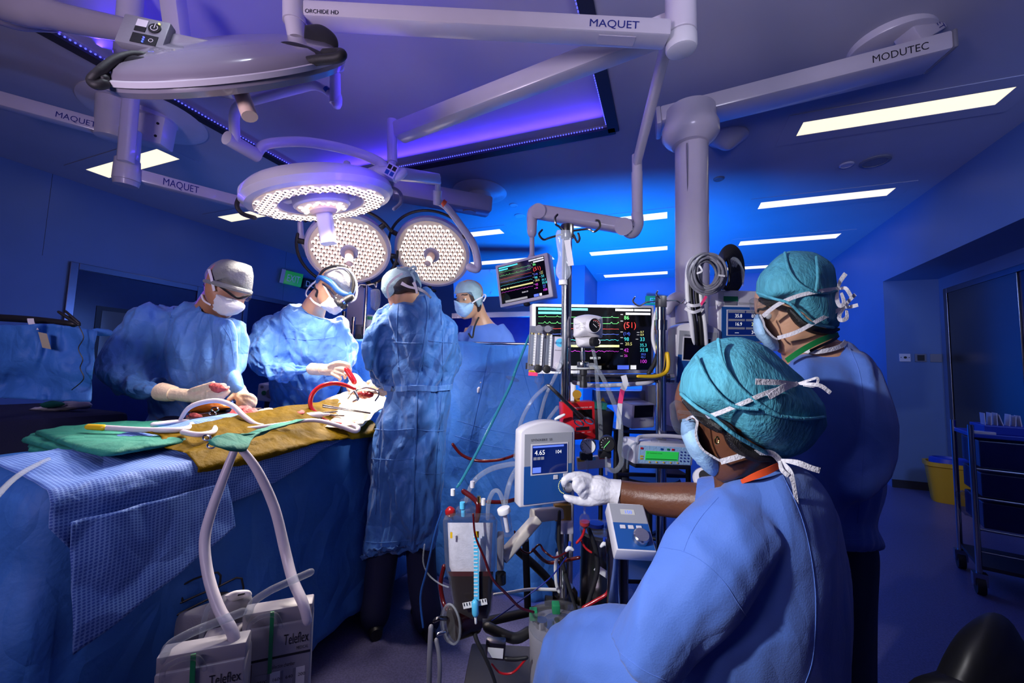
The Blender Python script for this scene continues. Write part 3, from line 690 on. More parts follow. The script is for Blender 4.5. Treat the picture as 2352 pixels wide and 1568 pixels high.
# the big arm it hangs from
oa = thing('ceiling_boom', 'long white horizontal ceiling arm with dark lettering at both ends, uppermost', 'ceiling arm', P(1560, 70, 1.45))
f, o = pslab('arm_beam', (690, -4, 1.46), (1545, 40, 1.44), (690, 34, 1.46), .085, 'enamel', oa, .01)
text('ORCHIDE HD', 'black_ink', f, .0145, .88, .0155, oa, .002, width=.123)
text('MAQUET', 'navy_ink', f, .779, .80, .028, oa, .002, width=.178)
obj('label_plate', MB().box(f.at(.81, 1, -.02), f.x*.1, f.n*-.045, f.y.normalized()*.002), 'enamel_dim', oa, smooth=False)
obj('left_joint', MB().cyl(P(676, -60, 1.47), P(676, 52, 1.47), .039), 'enamel', oa); obj('left_collar', MB().cyl(P(676, 48, 1.47), P(682, 92, 1.47), .034, .030), 'enamel', oa)
obj('right_joint', MB().cyl(P(1562, -60, 1.50), P(1564, 80, 1.50), .055), 'enamel', oa, bevel=.006); obj('joint_cap', MB().cyl(P(1564, 80, 1.50), P(1565, 118, 1.50), .056), 'cable_white', oa, bevel=.012)
# big tube arm at the top left with post and beam
tp = thing('ceiling_boom', 'thick grey glossy tube arm crossing the top left corner', 'ceiling arm', P(100, 40, 1.25))
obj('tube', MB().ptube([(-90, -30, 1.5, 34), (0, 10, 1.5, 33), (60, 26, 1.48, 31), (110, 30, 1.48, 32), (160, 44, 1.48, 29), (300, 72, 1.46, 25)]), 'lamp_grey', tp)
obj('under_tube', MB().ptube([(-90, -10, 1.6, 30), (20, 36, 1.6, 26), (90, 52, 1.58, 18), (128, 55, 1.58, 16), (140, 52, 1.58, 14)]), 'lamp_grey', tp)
tp2 = thing('pendant_post', 'white ceiling post with slanted beam behind the lamp control panel', 'ceiling arm', P(300, 60, 2.0))
obj('post', MB().cyl(P(305, -60, 2.2), P(290, 130, 2.2), .055), 'enamel', tp2); obj('post_cap', MB().ball(P(292, 130, 2.2), .055, 10), 'enamel', tp2)
f, o = pslab('slanted_beam', (360, -30, 2.0), (400, -30, 2.0), (300, 120, 2.05), .08, 'enamel', tp2, .008)
# left ceiling pendant with two MAQUET arms
lp = thing('ceiling_pendant', 'white ceiling pendant at upper left with two blue lettered side arms', 'ceiling pendant', (-3.95, 1.75, H))
obj('ceiling_plate', MB().lathe((-3.95, 1.78, H-.0005), (0, 0, -1), [(.40, 0), (.40, .010), (.36, .022), (.20, .026), (.20, .06), (.001, .06)], 48), 'enamel', lp)
obj('hub_cylinder', MB().cyl(P(262, 202, 3.05), P(256, 318, 3.05), .10), 'enamel', lp, bevel=.008)
f, o = pslab('hub_block', (288, 246, 3.1), (380, 268, 3.15), (285, 312, 3.1), .16, 'enamel', lp, .015)
for u, v in ((.3, .35), (.3, .8), (.85, .3), (.85, .75)): obj('bolt', MB().cyl(f.at(u, v, 0), f.at(u, v, .004), .010), 'black', lp)
f, o = pslab('left_beam', (-40, 196, 2.7), (232, 272, 2.98), (-40, 230, 2.7), .10, 'enamel', lp, .01)
text('MAQUET', 'navy_ink', f, .60, .78, f.h*.42, lp, .002, width=f.w*.36)
obj('front_tube', MB().beam(P(301, 222, 2.85), P(289, 372, 2.85), .085, .075, fw, 4), 'enamel', lp)
obj('rear_tube', MB().cyl(P(300, 300, 3.0), P(293, 390, 3.0), .065), 'enamel', lp)
obj('drop_cylinder', MB().cyl(P(293, 366, 2.92), P(290, 415, 2.92), .072, .080), 'enamel', lp, bevel=.008); obj('drop_cap', MB().cyl(P(290, 415, 2.92), P(289, 426, 2.92), .078, .070), 'enamel_dim', lp)
f, o = pslab('right_beam', (314, 386, 2.95), (600, 462, 3.5), (314, 414, 2.95), .09, 'enamel', lp, .01)
text('MAQUET', 'navy_ink', f, .185, .80, f.h*.62, lp, .002, width=f.w*.27)
# the hub over the far side
hb = thing('ceiling_mount', 'white round ceiling mount and box arm behind the right round lamp', 'ceiling pendant', (-1.95, 3.85, H))
obj('ceiling_plate', MB().lathe((-1.95, 3.85, H-.0005), (0, 0, -1), [(.30, 0), (.30, .008), (.24, .016), (.22, .03), (.13, .032), (.13, .16), (.001, .16)], 44), 'enamel', hb)
f, o = pslab('box_arm', (905, 405, 3.9), (1134, 449, 4.2), (905, 446, 3.9), .24, 'enamel', hb, .03)
obj('round_cover', MB().cyl(f.at(.78, 1.02, -.12), f.at(.78, 1.05, -.12), .07), 'enamel_dim', hb)
# MODUTEC supply beam with its column
mo = thing('supply_beam', 'white ceiling beam with black lettering carrying the thick white column', 'ceiling pendant', P(1590, 280, 2.6))
f, o = pslab('beam', (1516, 242, 2.62), (2190, 66, 2.14), (1522, 276, 2.62), .26, 'enamel', mo, .014)
text('MODUTEC', 'black_ink', f, .758, .74, f.h*.42, mo, .002, width=f.w*.167)
obj('end_cap', f.rect(MB(), .998, -.0, 1.012, 1.0, -.26, .004), 'cable_grey', mo, bevel=.008)
obj('end_cap', f.rect(MB(), -.02, -.0, .002, 1.15, -.26, .004), 'enamel_dim', mo, bevel=.01)
obj('rotary_base', MB().cyl(P(2045, 105, 2.35), P(2040, 60, 2.35), .20, .20, 40), 'enamel', mo, bevel=.01)
obj('rotary_collar', MB().cyl(P(2060, 62, 2.4), P(2057, 28, 2.42), .15, .19, 40), 'enamel', mo, bevel=.01)
f2, o = pslab('mount_post', (2118, -40, 2.2), (2178, 60, 2.2), (2060, -5, 2.2), .12, 'enamel_dim', mo, .01)
text('MAQUET', 'navy_ink', f2, .35, .30, .035, mo, .002, width=f2.w*.62)
obj('column_head', MB().lathe(P(1585, 262, 2.6), (0, 0, -1), [(.15, -.02), (.155, .06), (.172, .10), (.172, .15), (.15, .18), (.11, .215), (.001, .215)], 44), 'enamel', mo)
co = MB(); pc = P(1588, 330, 2.6)
for i in range(1): co.rings([[V((pc.x, pc.y, z))+lat*a+hz*b for a, b in [(.095*cos(q), .095*sin(q)) if int(q/(pi/2)) % 2 == 0 else (.10*cos(q), .10*sin(q)) for q in [k*2*pi/40 for k in range(40)]]] for z in (pc.z+.02, 1.55)])
obj('column', co, 'enamel', mo); obj('column_rib', MB().beam(P(1578, 328, 2.5), P(1583, 690, 2.5), .006, .004, fw), 'cable_grey', mo)
# thin jointed arm that carries the small monitor
ma = thing('monitor_boom', 'white jointed ceiling arm holding the small tilted monitor', 'ceiling arm', P(1463, 520, 2.45))
obj('upper_arm', MB().beam(P(1534, 90, 1.75), P(1463, 372, 2.41), .045, .05, fw, 3), 'enamel', ma)
obj('drop_tube', MB().cyl(P(1463, 355, 2.42), P(1464, 492, 2.45), .030), 'enamel', ma); obj('sleeve', MB().cyl(P(1463, 395, 2.43), P(1464, 500, 2.45), .0325), 'enamel', ma)
obj('elbow', MB().ptube([(1463, 490, 2.45, 13), (1464, 515, 2.45, 14), (1452, 530, 2.45, 18), (1440, 526, 2.45, 16)]), 'enamel', ma)
obj('spring_arm', MB().beam(P(1448, 522, 2.45), P(1234, 486, 2.5), .08, .085, (0, 0, 1), 4), 'enamel', ma)
obj('joint_disc', MB().cyl(P(1432, 520, 2.39), P(1432, 520, 2.50), .052), 'enamel', ma); obj('joint_disc', MB().cyl(P(1236, 484, 2.44), P(1236, 484, 2.56), .045), 'enamel', ma)
obj('end_drop', MB().ptube([(1232, 484, 2.5, 15), (1223, 492, 2.5, 13), (1222, 535, 2.5, 11)]), 'enamel', ma); obj('thin_tube', MB().cyl(P(1222, 530, 2.5), P(1222, 600, 2.55), .0155), 'enamel', ma)
# ================================================================ people
def head(mb, c, f, u, s=1., nose=1., n=36):
    """a head round point c (between the ears), face along f, crown along u; ears, nose, brow, lips and chin in one skin"""
    c = V(c); f = V(f).normalized(); u = (V(u)-f*V(u).dot(f)).normalized(); x = f.cross(u)
    T = [(-.128, .010, .072, .035), (-.120, .030, .086, .012), (-.100, .045, .093, -.025), (-.075, .055, .092, -.055), (-.045, .064, .091, -.075), (-.01, .071, .089, -.093),
         (.02, .075, .091, -.101), (.05, .076, .089, -.103), (.08, .067, .075, -.092), (.105, .045, .048, -.062), (.118, .020, .018, -.030), (.122, .004, .0, -.010)]
    rg = []
    for z, w_, yf, yb in smooth_path(T, 3):
        ring = []
        for j in range(n):
            a = 2*pi*j/n; ca, sa = cos(a), sin(a); px = w_*ca; py = (yf+yb)/2+(yf-yb)/2*sa
            if sa > 0:
                fr_ = math.exp(-(px/.013)**2)
                py += nose*fr_*(.024*math.exp(-((z+.042)/.016)**2)+.012*math.exp(-((z+.02)/.022)**2))
                py -= .009*math.exp(-((abs(px)-.033)/.014)**2)*math.exp(-((z-.004)/.014)**2)
                py += .006*math.exp(-(px/.05)**2)*math.exp(-((z-.03)/.012)**2)
                py += .006*math.exp(-(px/.022)**2)*(math.exp(-((z+.075)/.006)**2)+math.exp(-((z+.088)/.006)**2))
                py += .006*math.exp(-(px/.02)**2)*math.exp(-((z+.112)/.012)**2)
            ring.append(c+(x*px+f*py+u*z)*s)
        rg.append(ring)
    mb.rings(rg)
    for sd in (-1, 1):
        o = lambda a, b, e=0.: c+(x*sd*(.070+e)+f*a+u*b)*s
        mb.tube([o(.010, .018, .004), o(.000, .034, .010), (o(-.018, .034, .016)), o(-.027, .016, .018), o(-.020, -.008, .014), o(-.008, -.026, .008), o(.002, -.034, .004)], [q*s for q in (.004, .006, .0065, .006, .0055, .0075, .006)], 8, 3)
        mb.tube([o(.004, .010, .003), o(-.012, .004, .006), o(-.006, -.016, .004)], [.011*s, .012*s, .008*s], 8, 2)
    return c, f, u, x
def person(lab, loc, name='person'): return thing(name, lab, 'person', loc)
def eyes(t, H, s=1.):
    c, f, u, x = H
    for sd in (-1, 1):
        p = c+(x*sd*.032+f*.0735+u*.002)*s; e = obj('eye', MB().ball(p, .0118*s, 8), 'eye', t)
        obj('iris', MB().lathe(p+(f*.0104-u*.0045)*s, f-u*.3, [(.0055*s, 0), (.004*s, .0016*s), (.0002, .0018*s)], 12), 'hair', e)
        obj('eyebrow', MB().tube([c+(x*sd*(.016+.013*i)+f*(.088-.004*i*i*.5)+u*(.026+(.005 if i == 1 else 0)))*s for i in range(4)], .0032*s, 6, 2), 'hair', t)
def eyelids(mb, H, s=1.):
    c, f, u, x = H
    for sd in (-1, 1): mb.ball(c+(x*sd*.032+f*.0755+u*.0045)*s, .0135*s, 7)
def pstrip(path, wpx, m, parent, name='tie', th=.0012, k=5, twist=None):
    """a flat tape through pixels (x, y, z); width in pixels measured across the picture"""
    pts = smooth_path([tuple(p) for p in path], k); W = []
    wl = wpx if hasattr(wpx, '__len__') else [wpx]*len(path)
    ws = smooth_path([(q, 0, 0) for q in wl], k); L, Rr = [], []
    for i, p in enumerate(pts):
        a, b = pts[max(i-1, 0)], pts[min(i+1, len(pts)-1)]; t = V((b[0]-a[0], b[1]-a[1])); t = t.normalized() if t.length > 1e-6 else V((1, 0)); e = V((-t.y, t.x))*ws[i][0]/2
        L.append(P(p[0]-e.x, p[1]-e.y, p[2])); Rr.append(P(p[0]+e.x, p[1]+e.y, p[2]))
    d = -fw*th; mb = MB()
    mb.rings([[a, b, b+d, a+d] for a, b in zip(L, Rr)])
    return obj(name, mb, m, parent, angle=50)
def shoe(mb, heel, toe):
    heel, toe = V(heel), V(toe); d = (toe-heel).normalized(); s = d.cross(V((0, 0, 1))); rg = []
    for t, w_, h in ((0, .025, .05), (.04, .036, .075), (.10, .038, .085), (.16, .042, .06), (.22, .045, .045), (.26, .036, .035), (.28, .012, .02)):
        c = heel+d*t; rg.append([c+s*w_*cos(a)+V((0, 0, max(.0, h*(.5+.5*sin(a))))) for a in [2*pi*i/16 for i in range(16)]])
    mb.rings(rg)
def legs(t, hips, feet, facing, m, r=(.095, .075, .065)):
    mb = MB(); sh = []
    for h, ft in zip(hips, feet):
        h, ft = V(h), V(ft); k = (h+ft)/2+V(facing)*.03; mb.tube([h, k, V((ft.x, ft.y, .07))], list(r), 14, 5)
    obj('trousers', mb, m, t, remesh=.014, disp=folds(.008, 9, (1, 1, .4), 3))
    for ft in feet:
        s = MB(); ft = V((ft[0], ft[1], 0)); shoe(s, ft-V(facing)*.07, ft+V(facing)*.2); obj('shoe', s, 'black', t)
def cam_dir(a, z=0.):
    """horizontal direction turned a degrees from straight-away towards picture right"""
    a = radians(a); return (hz*cos(a)+lat*sin(a)+V((0, 0, z))).normalized()
hz = V((fw.x, fw.y, 0)).normalized(); lat = V((rt.x, rt.y, 0)).normalized()
# ---------------------------------------------------------------- seated perfusionist
A = person('seated person in blue scrubs and big cyan bouffant cap turning a dial', (P(1700, 1300, .9).x, P(1700, 1300, .9).y, 0))
bd = MB(); HA = head(bd, P(1668, 948, .865), cam_dir(-68, -.62), cam_dir(-68, 0)*.62+V((0, 0, 1)), .98)
bd.ptube([(1690, 985, .87, 66), (1705, 1060, .885, 66), (1730, 1130, .89, 84), (1745, 1190, .9, 110)])
bd.sections([(1660, 1150, 1860, 1130, .9, .06), (1610, 1250, 1880, 1250, .9, .09), (1600, 1400, 1890, 1400, .9, .10), (1600, 1560, 1900, 1560, .92, .11)])
bd.ptube([(1740, 1190, 1.0, 40), (1660, 1165, 1.06, 42), (1600, 1150, 1.10, 41), (1530, 1147, 1.14, 38), (1470, 1140, 1.17, 32), (1418, 1128, 1.19, 26), (1400, 1125, 1.195, 22)])
bd.ptube([(1660, 1200, .84, 44), (1560, 1400, .82, 42), (1490, 1540, .84, 36)])
obj('body', bd, 'skin_dark', A, remesh=.0065, sm=2); eyes(A, HA, 1.02)
sc = MB()
sc.rows([(1078, 1700, 1838, .885, .045), (1100, 1672, 1868, .885, .075), (1130, 1648, 1893, .89, .10), (1170, 1625, 1913, .895, .12), (1220, 1600, 1927, .90, .135), (1300, 1575, 1943, .90, .15), (1400, 1560, 1953, .90, .16), (1500, 1545, 1950, .91, .17), (1600, 1530, 1942, .92, .18), (1680, 1520, 1950, .93, .18)])
sc.ptube([(1705, 1205, .83, 92), (1650, 1262, .80, 100), (1588, 1345, .775, 98), (1528, 1432, .765, 92), (1478, 1520, .765, 84)], round_end=False)
sc.ptube([(1745, 1180, .97, 50), (1690, 1158, 1.01, 58), (1650, 1150, 1.04, 56), (1612, 1150, 1.07, 50)], round_end=False)
topA = obj('scrub_top', sc, 'scrub', A, remesh=.0075, sm=6, disp=folds(.017, 7.5, (1, 1, .45), 11, 1.3))
sA = surface(topA)
for pth in ([(1492, 1252), (1530, 1258), (1570, 1266), (1615, 1290), (1662, 1335), (1695, 1385), (1718, 1420)], [(1570, 1266), (1585, 1228), (1612, 1185), (1650, 1142)], [(1412, 1488), (1440, 1512), (1480, 1540), (1528, 1562)], [(1790, 1075), (1845, 1200), (1872, 1350), (1868, 1500), (1850, 1567)]): seam(sA, pth, .0009, 'scrub', topA)
tr = MB()
tr.ptube([(1640, 1560, .88, 130), (1500, 1540, .95, 125), (1380, 1520, 1.05, 105), (1325, 1535, 1.12, 90), (1300, 1640, 1.14, 78), (1300, 1760, 1.16, 70)])
tr.ptube([(1700, 1580, .98, 110), (1560, 1530, 1.06, 92), (1440, 1490, 1.15, 72), (1420, 1560, 1.2, 66), (1425, 1700, 1.22, 62)])
obj('trousers', tr, 'scrub', A, remesh=.009, sm=5, disp=folds(.012, 8, (1, 1, .6), 5))
for q in ((1300, 1860, 1.16), (1425, 1780, 1.24)):
    p = P(*q); s_ = MB(); p = V((p.x, p.y, 0)); d = cam_dir(-50); shoe(s_, p, p+d*.25); obj('shoe', s_, 'black', A)
capA = [(1562, 896), (1566, 862), (1583, 832), (1614, 800), (1651, 780), (1685, 776), (1707, 775), (1741, 786), (1793, 821), (1835, 860), (1872, 902), (1893, 930), (1899, 950), (1897, 980), (1875, 1018), (1844, 1041), (1803, 1051), (1762, 1045), (1724, 1032), (1693, 1008), (1665, 977), (1624, 956), (1593, 936), (1569, 915)]
obj('bouffant_cap', MB().inflate(capA, .865, .125, .12, 72, 16), 'cap_cyan', A, disp=folds(.0045, 11, (1, 1, 1), 21, 2.2), angle=180)
for pth in ([(1650, 780, .800), (1660, 830, .765), (1690, 880, .748), (1740, 925, .745), (1790, 955, .752)], [(1740, 940, .748), (1790, 955, .752), (1850, 962, .775), (1892, 958, .82)], [(1565, 905, .84), (1600, 935, .80), (1640, 960, .775), (1690, 1000, .77), (1760, 1040, .80)], [(1600, 820, .81), (1630, 880, .765), (1680, 930, .745), (1740, 940, .742)]):
    obj('cap_seam', MB().ptube([(x, y, z-.006, 4.5) for x, y, z in pth], 8, 5), 'cap_cyan', A)
obj('hair', MB().ptube([(1575, 918, .83, 10), (1600, 945, .80, 12), (1625, 968, .785, 12), (1652, 985, .78, 10)], 8), 'hair', A)
obj('hair', MB().ptube([(1668, 985, .785, 10), (1690, 1020, .79, 16), (1730, 1045, .80, 14), (1770, 1052, .82, 8)], 8), 'hair', A)
mk_ = MB().inflate([(1566, 962), (1588, 955), (1601, 968), (1598, 1000), (1612, 1030), (1640, 1052), (1662, 1064), (1659, 1087), (1640, 1094), (1612, 1074), (1584, 1042), (1566, 1000)], .865, .055, .05, 40, 8)
obj('face_mask', mk_, 'mask_blue', A, disp=folds(.003, 30, (1, 1, 2.5), 4))
pstrip([(1575, 964, .83), (1590, 956, .812), (1601, 968, .805), (1598, 1000, .803), (1612, 1030, .802), (1640, 1050, .802), (1662, 1062, .802)], 5, 'tape_white', A, 'mask_edge')
def goggles(t, front, lens, temple, z, th, nm='goggles'):
    g = obj(nm, MB().inflate(front, z, th, th, 40, 7), 'clear', t)
    for p in lens: obj('vent_slot', MB().ptube(p, 8), 'clear_acrylic', g)
    obj('temple_arm', MB().ptube(temple, 8), 'clear_acrylic', g); return g
goggles(A, [(1537, 930), (1552, 918), (1570, 925), (1592, 950), (1604, 970), (1600, 990), (1575, 1000), (1552, 992), (1540, 965)],
        [[(1560+i*4.5, 958+i*5, .80, 1.6), (1574+i*4.2, 954+i*5.5, .80, 1.6)] for i in range(6)], [(1560, 945, .80, 4), (1620, 955, .77, 4), (1670, 975, .765, 4), (1702, 1012, .775, 4)], .85, .045)
pstrip([(1602, 962, .800), (1640, 952, .768), (1700, 928, .742), (1760, 902, .738), (1815, 886, .765), (1832, 880, .785)], 10, 'tape_white', A)
pstrip([(1832, 880, .782), (1790, 878, .75), (1735, 876, .738)], [4, 12, 14], 'tape_white', A)
pstrip([(1832, 880, .780), (1800, 890, .75), (1765, 912, .736)], [6, 16, 12], 'tape_white', A)
pstrip([(1832, 881, .780), (1860, 872, .765), (1878, 868, .76), (1872, 886, .765), (1845, 884, .775)], 5, 'tape_white', A)
pstrip([(1832, 881, .780), (1860, 882, .765), (1885, 886, .76), (1907, 902, .76)], [4, 8, 9, 9], 'tape_white', A)
pstrip([(1655, 1060, .800), (1690, 1050, .79), (1725, 1040, .79), (1770, 1040, .80), (1792, 1058, .81)], 13, 'tape_white', A)
pstrip([(1792, 1058, .808), (1812, 1082, .79), (1822, 1110, .785), (1830, 1162, .785)], [8, 14, 9, 9], 'tape_white', A)
pstrip([(1792, 1056, .808), (1830, 1062, .79), (1862, 1074, .785), (1882, 1080, .785)], [6, 13, 13, 13], 'tape_white', A)
pstrip([(1790, 1058, .806), (1795, 1078, .79), (1810, 1092, .785)], [6, 9, 10], 'tape_white', A)
pstrip([(1702, 1106, .815), (1735, 1092, .80), (1765, 1080, .80), (1788, 1068, .815)], [9, 15, 16, 14], 'orange', A, 'lanyard')
er = obj('earring', MB().tube([P(1647+4.5*cos(a), 1011+8*sin(a), .772) for a in [i*.63 for i in range(11)]], .0016, 8, 2), 'gold', A)
# gloved hand on the dial: palm, thumb and four fingers, each its own tapering chain
gl = MB()
gl.ptube([(1421, 1130, 1.19, 27), (1400, 1128, 1.195, 28), (1375, 1125, 1.2, 33), (1352, 1121, 1.205, 28)])
gl.ptube([(1352, 1100, 1.20, 13), (1330, 1092, 1.195, 10), (1308, 1095, 1.185, 9), (1296, 1104, 1.18, 8.3), (1296, 1113, 1.185, 6.5)])
gl.ptube([(1350, 1108, 1.19, 12), (1332, 1104, 1.175, 10), (1322, 1112, 1.165, 9), (1324, 1123, 1.165, 7.5)])
gl.ptube([(1350, 1118, 1.185, 11.5), (1337, 1116, 1.165, 9.5), (1330, 1124, 1.162, 8.4), (1333, 1133, 1.168, 7)])
gl.ptube([(1354, 1128, 1.185, 10.5), (1343, 1128, 1.17, 8.6), (1338, 1135, 1.168, 7.4), (1342, 1141, 1.172, 6.2)])
gl.ptube([(1378, 1142, 1.19, 17), (1355, 1150, 1.18, 12.5), (1330, 1150, 1.178, 10), (1306, 1144, 1.18, 8), (1299, 1140, 1.182, 6)])
obj('glove', gl, 'glove_white', A, remesh=.0028, sm=3, disp=folds(.0012, 45, (1, 1, 1), 2))
obj('glove_cuff', MB().ptube([(1398, 1128, 1.195, 27.5), (1412, 1130, 1.192, 29), (1420, 1132, 1.19, 31)], 20, 3, False), 'glove_white', A, disp=folds(.0015, 40))
st = thing('stool', 'round black padded stool under the seated person', 'stool', (P(1720, 1500, .95).x, P(1720, 1500, .95).y, 0))
sx, sy = P(1720, 1500, .95).x, P(1720, 1500, .95).y
obj('seat', MB().lathe((sx, sy, .36), (0, 0, 1), [(.001, 0), (.17, 0), (.19, .03), (.17, .06), (.001, .065)], 32), 'black', st)
obj('column', MB().cyl((sx, sy, .08), (sx, sy, .37), .025), 'chrome', st); obj('base', MB().lathe((sx, sy, 0), (0, 0, 1), [(.001, 0), (.25, 0), (.25, .02), (.05, .08), (.001, .08)], 32), 'steel', st)
# ---------------------------------------------------------------- standing perfusionist
B = person('person standing at right in blue scrub gown and cyan cap, green lanyard', (P(1920, 900, 1.22).x, P(1920, 900, 1.22).y, 0))
bd = MB(); HB = head(bd, P(1818, 706, 1.215), cam_dir(-68, -.45), V((0, 0, 1))+cam_dir(-68)*.45, .96)
bd.ptube([(1830, 730, 1.21, 48), (1850, 790, 1.22, 52), (1875, 830, 1.23, 70)])
bd.rows([(830, 1800, 1960, 1.22, .06), (900, 1780, 1985, 1.22, .08), (1100, 1790, 1990, 1.22, .09), (1240, 1790, 1990, 1.22, .09)])
obj('body', bd, 'skin_light', B, remesh=.0075, sm=2); eyes(B, HB)
sc = MB()
sc.sections([(1838, 806, 1946, 788, 1.22, .045), (1815, 830, 1985, 815, 1.22, .085), (1792, 860, 2012, 850, 1.22, .11), (1770, 910, 2028, 905, 1.22, .13), (1760, 980, 2036, 980, 1.22, .145), (1760, 1060, 2037, 1060, 1.22, .15), (1765, 1140, 2030, 1140, 1.22, .15), (1772, 1200, 2008, 1205, 1.22, .14), (1768, 1240, 2026, 1242, 1.22, .145), (1768, 1262, 2032, 1258, 1.22, .145)])
sc.ptube([(1965, 850, 1.16, 48), (1985, 950, 1.13, 52), (1985, 1040, 1.11, 50), (1960, 1110, 1.08, 44)])
topB = obj('scrub_gown', sc, 'scrub', B, remesh=.0095, sm=6, disp=folds(.019, 8.5, (1.2, 1.2, .22), 31, 1.3))
sB = surface(topB)
for pth in ([(1952, 800), (1975, 860), (1985, 960), (1980, 1080), (1970, 1200)], [(1775, 1236), (1880, 1240), (2018, 1238)]): seam(sB, pth, .0012, 'scrub', topB)
pstrip([(1843, 804, 1.165), (1870, 808, 1.14), (1905, 803, 1.135), (1932, 794, 1.15), (1943, 783, 1.185)], 10, 'tape_white', B, 'neck_binding')
pl = [P(1860, 1250, 1.22), P(1960, 1250, 1.24)]
tr = MB().rows([(1230, 1790, 2005, 1.22, .12), (1280, 1785, 2022, 1.22, .12), (1400, 1800, 2020, 1.22, .11), (1568, 1815, 2018, 1.22, .10), (1700, 1825, 2016, 1.22, .09), (1780, 1830, 2015, 1.22, .08)])
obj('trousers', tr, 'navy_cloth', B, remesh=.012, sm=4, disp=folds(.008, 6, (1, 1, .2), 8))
for q in ((1860, 1775, 1.22), (1960, 1775, 1.24)):
    p = P(*q); p = V((p.x, p.y, 0)); d = cam_dir(-60); s_ = MB(); shoe(s_, p-d*.07, p+d*.2); obj('shoe', s_, 'black', B)
capB = [(1738, 667), (1741, 643), (1755, 620), (1782, 591), (1810, 578), (1844, 575), (1879, 584), (1910, 606), (1922, 630), (1924, 660), (1927, 700), (1929, 739), (1917, 756), (1879, 753), (1858, 739), (1830, 715), (1810, 698), (1790, 690), (1768, 689), (1746, 684)]
obj('bouffant_cap', MB().inflate(capB, 1.2, .12, .12, 64, 14), 'cap_cyan', B, disp=folds(.0045, 11, (1, 1, 1), 41, 2.2), angle=180)
for pth in ([(1803, 580, 1.16), (1812, 620, 1.10), (1840, 655, 1.082), (1880, 672, 1.09), (1921, 668, 1.15)], [(1875, 590, 1.13), (1878, 630, 1.085), (1874, 670, 1.085)], [(1740, 672, 1.16), (1775, 685, 1.11), (1815, 698, 1.09), (1860, 740, 1.10), (1915, 752, 1.15)]):
    obj('cap_seam', MB().ptube([(x, y, z-.006, 3.2) for x, y, z in pth], 8, 5), 'cap_cyan', B)
obj('hair', MB().ptube([(1748, 688, 1.15, 6), (1765, 696, 1.13, 8), (1785, 700, 1.12, 6)], 8), 'hair', B)
obj('hair', MB().ptube([(1812, 712, 1.125, 5), (1835, 738, 1.13, 9), (1865, 755, 1.14, 10), (1900, 762, 1.16, 8), (1925, 756, 1.18, 4)], 8), 'hair', B)
obj('face_mask', MB().inflate([(1730, 735), (1741, 720), (1752, 735), (1756, 752), (1775, 772), (1786, 780), (1789, 802), (1775, 806), (1752, 790), (1733, 764)], 1.2, .055, .05, 40, 8), 'mask_blue', B, disp=folds(.003, 30, (1, 1, 2.5), 9))
pstrip([(1745, 722, 1.14), (1753, 738, 1.138), (1757, 752, 1.138), (1774, 772, 1.138), (1786, 779, 1.14)], 4, 'tape_white', B, 'mask_edge')
goggles(B, [(1720, 690), (1732, 683), (1755, 690), (1785, 700), (1775, 718), (1752, 733), (1735, 733), (1724, 715)], [[(1742+i*3.2, 703+i*3.4, 1.145, 1.2), (1752+i*3.2, 700+i*3.4, 1.145, 1.2)] for i in range(5)], [(1750, 696, 1.13, 3.5), (1800, 694, 1.105, 3.5), (1825, 702, 1.095, 3.5), (1845, 726, 1.095, 3.5)], 1.19, .045)
pstrip([(1752, 726, 1.135), (1785, 700, 1.105), (1830, 680, 1.085), (1885, 668, 1.085), (1924, 663, 1.15)], 9, 'tape_white', B)
pstrip([(1786, 776, 1.135), (1830, 762, 1.11), (1880, 735, 1.10), (1925, 712, 1.15), (1940, 706, 1.16)], 9, 'tape_white', B)
for pth, w_ in (([(1924, 664, 1.15), (1930, 645, 1.13), (1942, 628, 1.12)], [5, 9, 10]), ([(1924, 664, 1.15), (1922, 685, 1.13), (1928, 702, 1.12), (1938, 695, 1.12), (1932, 672, 1.13)], [5, 9, 9, 9, 6]), ([(1926, 664, 1.15), (1942, 662, 1.13), (1954, 680, 1.12)], [5, 8, 8]),
                ([(1940, 706, 1.158), (1950, 690, 1.14), (1964, 676, 1.13)], [5, 8, 8]), ([(1940, 706, 1.158), (1955, 704, 1.14), (1970, 700, 1.13)], [5, 8, 8]), ([(1940, 706, 1.158), (1928, 722, 1.14), (1930, 735, 1.13), (1944, 730, 1.13), (1944, 712, 1.14)], [5, 9, 9, 9, 5])):
    pstrip(pth, w_, 'tape_white', B)
pstrip([(1806, 828, 1.135), (1835, 808, 1.12), (1870, 788, 1.12), (1900, 775, 1.14), (1925, 766, 1.19)], [12, 13, 13, 12, 8], 'lanyard_green', B, 'lanyard')
pstrip([(1860, 806, 1.128), (1890, 792, 1.13), (1915, 780, 1.15), (1926, 770, 1.19)], 6, 'black', B, 'cord')
GW = dict(remesh=.0085, sm=3)
ZS = 1.07
